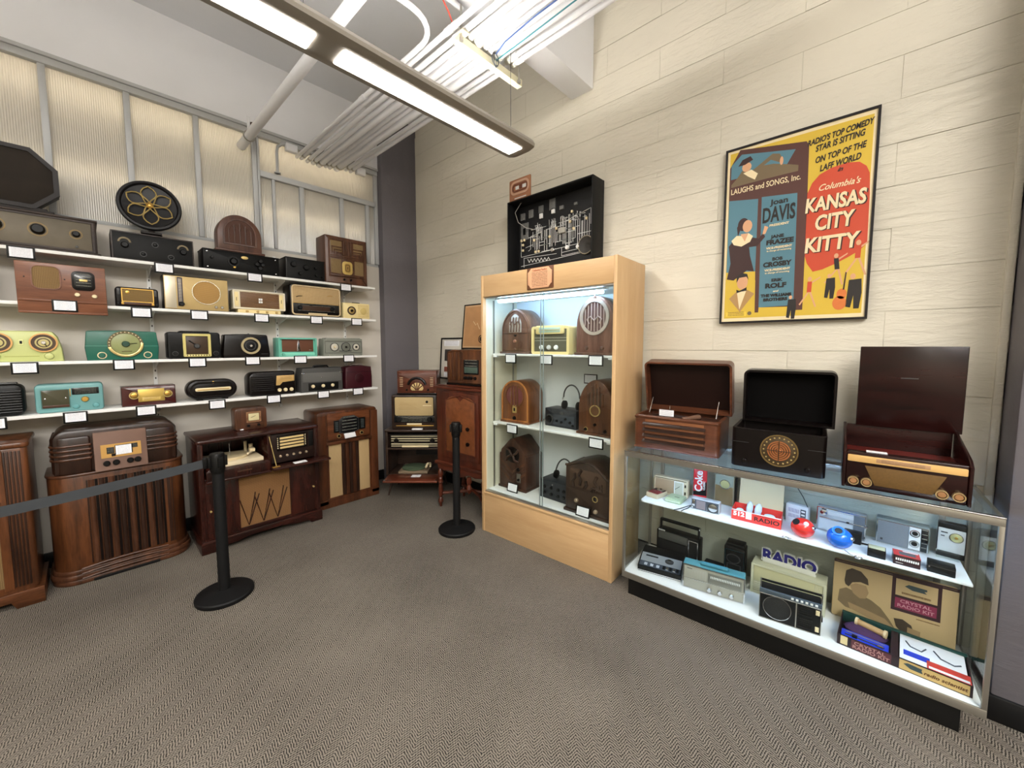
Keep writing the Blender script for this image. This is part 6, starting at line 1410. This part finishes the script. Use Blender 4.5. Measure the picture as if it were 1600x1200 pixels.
for nm, c, x, y, lb in (('red', (222, 48, 40), 2.505, .238, 'glossy red ball shaped radio on the shelf'), ('blue', (22, 104, 214), 2.495, .088, 'glossy blue ball shaped radio on the shelf')):
    m_ = mat(nm + '_gloss_plastic', c, .15, coat=.5); r = citm('ball_radio', lb, x, y, Z1, .11, .09, .11, -87)
    b_ = obj('shell', lathe(NB(), BALL, n=32), m_, r.r); obj('seam', lathe(NB(), [(.0512, .044), (.0524, .046), (.0512, .048)], n=32), mat(nm + '_seam', tuple(int(v * .6) for v in c), .3), b_)
    if nm == 'red':
        o_ = obj('speaker_hole', lathe(NB(), [(.017, 0), (.017, .003), (0, .003)], n=20), BLACKM, b_); o_.location = (-.027, -.027, .080); o_.rotation_euler = (radians(48), 0, radians(-42))
        o_ = obj('dial', lathe(NB(), [(.011, 0), (.011, .006), (.008, .008), (0, .008)], n=18), WHITE, b_); o_.location = (.014, -.034, .081); o_.rotation_euler = (radians(50), 0, radians(22))
    else:
        o_ = obj('dial_ring', lathe(NB(), [(.026, 0), (.026, .004), (.02, .005), (.016, .001), (0, .001)], n=24), mat('pale_blue_ring', (60, 130, 220), .25), b_); o_.location = (-.006, -.024, .0875); o_.rotation_euler = (radians(34), 0, radians(-8))
        o_ = obj('speaker_mesh', lathe(NB(), [(.015, 0), (.015, .004), (0, .005)], n=20), GREYM, b_); o_.location = (-.006, -.025, .0885); o_.rotation_euler = (radians(34), 0, radians(-8))
    o_ = obj('chrome_swivel', lathe(NB(), [(.010, 0), (.011, .008), (.006, .014), (0, .015)], n=14), CHROME, b_); o_.location = (.041, -.020, .060); o_.rotation_euler = (radians(60), 0, radians(60))
    obj('chain', tube(NB(), [(.02, -.055, .012), (-.01 if nm == 'red' else .045, -.075, .004), (-.05 if nm == 'red' else .06, -.08, .004)], .0018, 6), CHROME, r.r); obj('chain_ring', tube(NB(), [((-.066 if nm == 'red' else .07) + .014 * cos(a), -.08 + .014 * sin(a), .003) for a in [2 * pi * i / 14 for i in range(14)]], .002, 6, True), CHROME, r.r)
r = citm('silver_portable_radio', 'silver portable radio behind the blue ball radio on the counter shelf', 2.655, .095, Z1, .20, .13, .05, -93)
SV = mat('silver_grey_plastic', (164, 170, 176), .35, .2); r.body(SV, bev=.004, rad=.004); r.fr('front_rim', CHROME, 0, 0, 1, 1, .004, .004, .004); r.pl('scale_bar', mat('pale_scale_bar', (190, 194, 196), .3), .24, .74, .76, .88, .003); r.pl('grille_dark', mat('slate_grille', (92, 98, 106), .5, bump=(300, .3)), .76, .06, .98, .95, .002); r.pl('chrome_line', CHROME, .06, .56, .97, .6, .004); r.dk('round_dial', CHROME, .14, .78, .015, .004); r.pl('logo_bar', GREYM, .1, .9, .2, .95, .002); r.pl('slider', BAKE, .62, .56, .68, .62, .006); r.pl('lower_panel', mat('pale_silver_panel', (180, 186, 190), .4), .05, .08, .74, .52, .002)
o_ = r.kb(CHROME, 1.0, .6, .008, .012); r.bx('small_box', BLACK, .02, .09, -.07, -.02, 0, .055, .004); r.bx('strap', BLACK, .085, .13, -.05, -.04, .002, .008, .002)
r = citm('grey_band_radio', 'grey radio with two round dials behind the red box on the counter shelf', 2.69, -.137, Z1, .19, .13, .055, -92)
r.body(mat('grey_green_case', (116, 126, 124), .4), bev=.006, rad=.008); r.fr('front_rim', CHROME, 0.02, .02, .98, .93, .003, .003, .004); r.pl('grille', lines('grey_grille', (128, 132, 136), (104, 108, 114), 26, 'x', .5, .5, False), .04, .06, .62, .90, .002); r.pl('dial_plate', mat('white_dial_plate', (222, 224, 224), .35), .63, .06, .84, .90, .003); r.pl('black_scale', DARKDIAL, .85, .06, .97, .90, .003)
for v in (.28, .68): r.rg('dial_ring', CHROME, .735, v, .018, .004, .006); r.kb(BLACK, .735, v, .011, .008)
r.pl('badge', GREYM, .1, .14, .15, .22, .003)
r = citm('white_pocket_radio', 'white and black pocket radio with gold dial standing at the right end of the shelf', 2.715, -.303, Z1, .092, .165, .035, -94)
r.body(BLACK, bev=.004, rad=.006); r.pl('white_face', mat('silver_white_face', (206, 208, 206), .35, .2), .03, .17, .97, .84, .003, .002); r.rg('dial_ring', CHROME, .66, .62, .023, .003, .006); r.dk('dial', mat('pale_brass_disc', (0, 0, 0)), .66, .62, .02, .005); r.kb(GOLD, .66, .62, .006, .006, -.004); r.pl('logo_mark', GREYM, .12, .70, .36, .74, .004); r.pl('logo_mark', GREYM, .12, .60, .26, .63, .004); r.pl('chrome_edge', CHROME, -.01, .13, .03, .2, .004); r.bx('acrylic_stand', glass('clear_glass'), -.046, .03, -.03, -.003, 0, .03)
r = citm('tiny_radio', 'tiny black and cream box radio on the shelf front right of the blue ball', 2.478, -.048, Z1, .064, .04, .055, -90)
r.body(BLACK, bev=.002, rad=.002); obj('cream_top', box(NB(), -.029, .029, .004, .05, .04, .042, .0005), mat('cream_print_top', (190, 186, 150), .4), r.r)
r = citm('red_boxed_radio', 'small red and black boxed radio on the shelf front', 2.473, -.149, Z1, .088, .044, .065, -87)
r.body(mat('maroon_black_box', (48, 18, 22), .4), bev=.001, rad=.001); t_ = obj('red_lid', box(NB(), -.044, .044, 0, .065, .044, .0455), mat('box_red', (198, 56, 54), .4), r.r); obj('picture', box(NB(), -.024, .03, .012, .045, .0455, .0462), mat('grey_picture', (92, 92, 96), .4), t_); obj('white_stripe', box(NB(), -.01, .04, .05, .06, .0455, .0462), lines('box_lid_print', (232, 222, 216), (150, 60, 60), 2, 'x', .5, .4), t_)
r.pl('white_lettering', lines('box_white_lettering', (48, 18, 22), (230, 228, 222), 11, 'x', .5, .7, False), .06, .48, .94, .72, .0006); r.pl('small_print', lines('box_small_print', (48, 18, 22), (190, 180, 170), 1, 'z', .5, .6), .06, .15, .4, .26, .0006)
r = citm('black_box_radio', 'small plain black box at the right front of the counter shelf', 2.483, -.256, Z1, .085, .042, .06, -92)
r.body(BLACK, bev=.003, rad=.003); r.pl('chrome_line', GREYM, .03, .72, .97, .76, .001); r.dk('button', CHROME, .07, .6, .003, .002)

# ---- lower deck
r = citm('cassette_recorder', 'flat silver and black cassette recorder at the left front of the counter deck', 2.365, .935, Z0, .26, .05, .21, -78, 'recorder')
bm = NB(); ext(bm, [(0, 0), (.21, 0), (.21, .075), (.12, .068), (.0, .035)], -.13, .13, .006, 'x'); obj('body', bm, BLACK, r.r)
def slope(name, m_, x0, x1, y0, y1, t=.003, par=None):
    def zz(y): return .035 + (.068 - .035) * y / .12 if y < .12 else .068 + .007 * (y - .12) / .09
    bm = NB(); rings(bm, [[(x, y, zz(y) + q_) for x, y in ((x0, y0), (x1, y0), (x1, y1), (x0, y1))] for q_ in (-.001, t)]); return obj(name, bm, m_, par or r.r)
sl = slope('silver_deck', mat('brushed_silver', (176, 180, 184), .35, .6), -.122, .122, .045, .118); slope('key_panel', mat('dark_blue_grey', (58, 64, 74), .35), -.122, .122, .006, .043); slope('tape_slot', BLACK, -.095, -.02, .09, .10, .004, sl)
for k in range(5): slope('key', CHROME if k % 2 else BLACK, .02 + .02 * k, .034 + .02 * k, .012, .034, .008)
slope('counter_print', lines('recorder_print', (58, 64, 74), (190, 196, 204), 3, 'x', .4, .5), -.11, .0, .012, .036, .004)
o_ = obj('reel_dial', lathe(NB(), [(.026, .0), (.026, .006), (.02, .009), (0, .009)], (.05, .085, .058), 'z', 24), GREYM, r.r); o_ = obj('dial_cap', lathe(NB(), [(.012, .0), (.012, .005), (0, .005)], (.05, .085, .067), 'z', 16), CHROME, o_); r.bx('chrome_sill', CHROME, -.13, .13, -.003, .0, .004, .010)
r = citm('black_portable_radio', 'tall black portable radio with carry handle at the counter back left', 2.60, .91, Z0, .275, .19, .08, -89)
r.body(BLACK, bev=.005, rad=.008); r.pl('glass_panel', mat('grey_tinted_panel', (70, 70, 66), .2), .05, .70, .74, .97, .003, .004); r.fr('side_panel', CHROME, .76, .03, .98, .93, .005, .005, .004); r.pl('side_face', BLACKM, .78, .05, .96, .9, .003); r.kb(GREYM, .87, .2, .016, .012); r.pl('grille', BLACKM, .05, .08, .72, .64, .002)
r.bx('handle', BLACK, -.125, .13, .02, .045, .245, .262, .004)
for x in (-.12, .125): r.bx('handle_arm', BLACK, x - .006, x + .006, .025, .04, .185, .25, .002)
r.bx('handle_tip', CHROME, .128, .134, .02, .045, .246, .261, .001); r.pl('band_label', lines('band_label', (14, 13, 13), (200, 200, 200), 6, 'x', .4, .6, False), .04, .98, .2, 1.02, .002)
r = citm('teal_table_radio', 'silver fronted teal radio with three knobs at the counter deck front', 2.388, .628, Z0, .322, .145, .08, -79.5)
r.body(mat('teal_case', (84, 142, 152), .35), bev=.005, rad=.006); FS = mat('champagne_front', (168, 166, 154), .32, .45); r.fr('front_rim', CHROME, .0, .0, 1, 1, .006, .005, .006); r.pl('front_plate', FS, .02, .04, .98, .96, .003, .003); r.pl('tuning_area', mat('dim_silver_panel', (132, 132, 124), .3, .4), .42, .46, .95, .86, .0045); r.pl('scale_row', lines('tuning_digits', (120, 120, 112), (206, 210, 206), 18, 'x', .4, .5, False), .45, .66, .92, .76, .0055); r.pl('mid_line', CHROME, .02, .42, .98, .45, .005); r.pl('grille', lines('pale_grille', (172, 170, 158), (146, 144, 134), 20, 'x', .4, .5, False), .04, .48, .40, .9, .004)
for u in (.45, .62, .80): r.kb(CHROME, u, .2, .013, .018, -.003)
r.pl('logo_mark', GREYM, .07, .84, .16, .87, .005); r.bx('top_handle', mat('teal_handle', (70, 132, 150), .35), -.07, .075, .02, .045, .15, .166, .005)
for x in (-.065, .07): r.bx('handle_post', mat('teal_handle', (0, 0, 0)), x - .006, x + .006, .025, .04, .14, .152, .001)
r = citm('black_tower_radio', 'tall narrow black radio with oval speaker standing behind the teal radio', 2.625, .575, Z0, .115, .21, .09, -86)
r.body(BLACK, bev=.006, rad=.008); r.fr('front_rim', CHROME, .05, .03, .95, .92, .003, .004, .006); r.rg('speaker_ring', GREYM, .45, .66, .038, .005, .006, rz=.03); r.dk('speaker_mesh', BLACKM, .45, .66, .034, .003, rz=.026); r.fr('lower_frame', GREYM, .16, .06, .8, .5, .003, .004); r.kb(CHROME, .5, .26, .012, .012); r.kb(CHROME, .5, .12, .012, .012); r.bx('top_step', BLACK, -.05, .05, .01, .09, .208, .228, .006)
r = citm('black_flat_recorder', 'low black device lying behind the teal radio on the counter deck', 2.60, .698, Z0, .11, .05, .10, -88, 'recorder')
r.body(BLACKM, bev=.006, rad=.01); r.pl('chrome_line', GREYM, .03, .7, .97, .76, .001)
r = citm('cream_wide_radio', 'wide cream radio at the counter back carrying the lettered sign', 2.59, .303, Z0, .345, .178, .11, -89)
CM = mat('old_cream_plastic', (196, 194, 168), .4); r.body(CM, bev=.006, rad=.006); r.fr('front_rim', CM, 0, 0, 1, 1, .012, .008, .006); r.pl('front_panel', mat('yellowed_cream', (190, 184, 146), .4), .04, .42, .96, .92, .002); r.bars('grille_slat', mat('pale_cream_slat', (206, 204, 182), .4), .04, .08, .96, .38, 5, True, .004, .6)
for k in range(6): r.pl('end_rib', CM, .86 + .018 * k, .45, .868 + .018 * k, .9, .004)
sg = thing('lettered_sign', 'white and navy cut out letter sign standing on the cream radio', 'sign', (2.625, .305, Z0 + .179), -89)
NV = mat('navy_print', (38, 36, 112), .4); WS = mat('sign_white', (218, 216, 208), .5)
def widen(o, wd):
    xs_ = [v.co.x for v in o.data.vertices]; o.scale.x = wd / (max(xs_) - min(xs_))
o_ = text('RADIO', WS, sg, (0, .012, .045), .088, bold=.0075, depth=.011, name='letter_backing'); widen(o_, .262); obj('base_strip', box(NB(), -.125, .125, .004, .022, 0, .012, .003), WS, sg)
o_ = text('RADIO', NV, sg, (0, -.0005, .047), .088, bold=.0035, depth=.0015, name='letter_face'); widen(o_, .25)
o_ = obj('white_fade', box(NB(), -.122, .122, -.0028, -.0012, .012, .034), WS, sg)
r = citm('black_shortwave_radio', 'black radio with large round speaker ring and folding handle at the deck front', 2.383, .262, Z0, .262, .165, .07, -81.5)
r.body(BLACKM, bev=.004, rad=.006); r.rg('speaker_ring', CHROME, .30, .45, .062, .003, .005, n=40); r.dk('speaker_mesh', mat('black_mesh', (30, 29, 28), .7, bump=(400, .4)), .30, .45, .058, .002); r.fr('front_rim', ALU, 0, 0, 1, .84, .003, .003, .004); r.pl('control_bar', mat('blue_grey_bar', (86, 98, 110), .3, .3), .0, .85, 1, .99, .006, .003); r.pl('chrome_bar', CHROME, 0, .82, 1, .855, .008, .002)
for k in range(6): r.pl('switch', WHITE, .52 + .075 * k, .89, .56 + .075 * k, .95, .010)
r.pl('divider', ALU, .60, .02, .62, .82, .003); r.bars('vent_slat', BLACK, .65, .47, .86, .78, 5, True, .004, .6); r.bars('vent_slat', BLACK, .65, .08, .86, .4, 5, True, .004, .6)
for v in (.10, .62): r.pl('white_key', IVORY, .91, v, .97, v + .14, .006)
r.bx('handle', BLACK, -.125, .13, .0, .014, .202, .210, .002)
for x in (-.127, .13): r.bx('handle_arm', CHROME, x - .003, x + .003, .0, .012, .16, .212, .001)
r.bx('side_latch', BLACK, .131, .138, .02, .045, .06, .085, .002)

# crystal radio kit: printed lid standing behind, open tray in front
r = citm('printed_board', 'tan printed board with sepia picture behind the kit tray in the counter', 2.668, -.118, Z0 + .0018, .452, .305, .02, -85, 'board', tilt=-3)
TNC = mat('tan_print_card', (184, 158, 116), .6, noise=(6, .06)); r.body(TNC, bev=.002, rad=.012); SEP = mat('sepia_print', (112, 94, 68), .6, noise=(16, .3)); SED = mat('dark_sepia_print', (62, 50, 38), .6); SEL = mat('light_sepia_print', (148, 122, 88), .6)
def k2(name, m_, pts, t): return r.shp(name, m_, [r.P(*a) for a in pts], t, bev=0)
r.fr('dark_edge', mat('maroon_black_ink', (48, 22, 28), .5), .0, .95, 1, 1.0, .007, .001)
k2('sepia_shoulder', SEP, [(.05, .28), (.06, .48), (.12, .54), (.22, .50), (.34, .44), (.42, .36), (.50, .20), (.54, .10), (.40, .12), (.25, .18), (.12, .2)], .0006); k2('sepia_arm', SEL, [(.14, .30), (.28, .26), (.46, .20), (.53, .10), (.36, .12), (.16, .2)], .0012); k2('sepia_face', SEL, [(.15, .60), (.20, .66), (.29, .66), (.315, .55), (.29, .44), (.24, .42), (.18, .48)], .0012); k2('sepia_hair', SED, [(.10, .66), (.11, .84), (.16, .90), (.24, .88), (.30, .78), (.31, .68), (.24, .70), (.17, .66), (.14, .57), (.11, .6)], .0018)
k2('sepia_hand', SED, [(.53, .26), (.60, .28), (.67, .22), (.70, .08), (.60, .06), (.55, .14)], .0012); k2('sepia_block', SEL, [(.64, .18), (.74, .16), (.74, .0), (.64, .0)], .0016)
MI = mat('maroon_ink', (126, 40, 70), .5); DI = mat('maroon_black_ink', (0, 0, 0))
r.pl('title_frame', DI, .50, .40, .88, .98, .0008, bev=0); r.pl('title_tan', TNC, .53, .66, .85, .93, .0014, bev=0); r.pl('title_maroon', MI, .53, .45, .85, .62, .0014, bev=0)
k2('arrow_badge', mat('slate_ink', (56, 70, 72), .5), [(.60, .83), (.63, .87), (.77, .86), (.77, .83), (.75, .82), (.77, .79), (.66, .79)], .0018); r.pl('title_line', lines('title_script', (184, 158, 116), (110, 80, 40), 1, 'z', .6, .8), .55, .69, .83, .73, .0018, bev=0)
r.tx('CRYSTAL', mat('pink_ink', (196, 140, 150), .5), .69, .575, .022, y=-.0016, bold=.0002, sx=1.2); r.tx('RADIO KIT', mat('pink_ink', (0, 0, 0)), .69, .50, .022, y=-.0016, bold=.0002, sx=1.2); r.pl('caption_line', lines('lid_caption', (184, 158, 116), (110, 80, 40), 1, 'z', .6, .6), .68, .33, .9, .36, .0008, bev=0)

r = citm('kit_tray', 'open crystal radio kit tray with blue parts at the counter deck right', 2.392, -.146, Z0, .432, .052, .235, -92, 'box')
TB = mat('maroon_black_tray', (40, 24, 30), .5); TG = mat('dark_green_card', (22, 62, 58), .55)
for nm, x0, x1, y0, y1, z1, m_ in (('front_wall', -.216, .216, 0, .004, .052, TB), ('back_wall', -.216, .216, .215, .235, .055, TG), ('side_wall', -.216, -.212, .004, .215, .052, TB), ('side_wall', .212, .216, .004, .215, .052, TB), ('divider', -.03, -.005, .004, .215, .050, TB)): obj(nm, box(NB(), x0, x1, y0, y1, 0, z1, .0008), m_, r.r)
obj('tray_floor', box(NB(), -.212, .212, .004, .215, 0, .004), TB, r.r)
r.pl('maroon_label', mat('maroon_label', (86, 44, 52), .5), .12, .1, .44, .9, .0008, bev=0); r.tx('CRYSTAL', mat('dusty_pink_ink', (176, 130, 124), .5), .27, .66, .022, bold=.0002, sx=1.2); r.tx('RADIO KIT', mat('dusty_pink_ink', (0, 0, 0)), .28, .30, .022, bold=.0002, sx=1.2)
r.pl('cream_label', mat('cream_label', (206, 186, 140), .5), .03, .15, .09, .92, .0008, bev=0); r.pl('tan_label', mat('tan_label', (190, 158, 100), .5), .5, .08, .98, .92, .0008, bev=0)
k2('arrow_badge', mat('slate_ink', (0, 0, 0)), [(.53, .62), (.56, .78), (.665, .72), (.66, .58), (.67, .34), (.58, .36)], .0012); r.tx('radio scientist', mat('brown_ink', (96, 60, 30), .5), .82, .48, .021, bold=.0006, shear=.2, sx=1.05)
BL2 = mat('cobalt_blue_plastic', (34, 62, 206), .3)
bt = obj('blue_tray', box(NB(), -.205, -.035, .012, .085, .004, .040, .003), BL2, r.r)
for y, z, m_ in ((.065, .0425, mat('steel_rod', (150, 150, 170), .3, .8)), (.04, .042, GREYM)): obj('tuning_rod', cyl(NB(), (-.19, y, z), (-.05, y, z), .0028, n=8), m_, bt)
obj('slider', box(NB(), -.165, -.145, .03, .05, .040, .048, .001), BLACK, bt); obj('contact', box(NB(), -.075, -.055, .025, .04, .040, .049, .001), CHROME, bt)
obj('purple_cloth', lathe(NB(), [(0, 0), (.9, .1), (1, .5), (.7, .9), (0, 1)], n=12), mat('purple_packing', (74, 44, 82), .8, bump=(60, .5)), r.r); o_ = bpy.context.scene.objects['purple_cloth']; o_.scale = (.085, .05, .045); o_.location = (-.12, .15, .004)
o_ = obj('coil_tube', cyl(NB(), (-.15, .165, .056), (-.055, .140, .056), .014, n=16), mat('tan_coil', (176, 140, 96), .5), r.r)
for x, y in ((-.155, .166), (-.05, .139)): obj('coil_end', cyl(NB(), (x - .005, y + .001, .056), (x + .005, y - .001, .056), .019, n=16), mat('pale_coil_end', (206, 180, 140), .5), o_)
bk = obj('booklet', box(NB(), .0, .205, .012, .212, .040, .050, .001), PLAINP, r.r)
obj('blue_block', box(NB(), .012, .095, .045, .085, .050, .0508), mat('blue_print', (40, 66, 196), .5), bk)
for pts in ([(.02, .16, .0515), (.035, .125, .0515), (.07, .115, .0515), (.085, .15, .0515)], [(.11, .16, .0515), (.13, .115, .0515), (.17, .10, .0515), (.19, .12, .0515)]): obj('drawn_wire', tube(NB(), pts, .003, 6), mat('grey_drawing', (70, 76, 88), .6), bk)
rb = obj('red_leaflet', box(NB(), .085, .212, .004, .062, .051, .0535, .0005), mat('red_leaflet', (212, 70, 60), .5), r.r); obj('white_patch', box(NB(), .09, .208, .006, .022, .0535, .054), PLAINP, rb); obj('leaflet_title', box(NB(), .10, .16, .048, .056, .0535, .054), lines('leaflet_title', (212, 70, 60), (240, 220, 210), 2, 'y', .5, .5), rb)
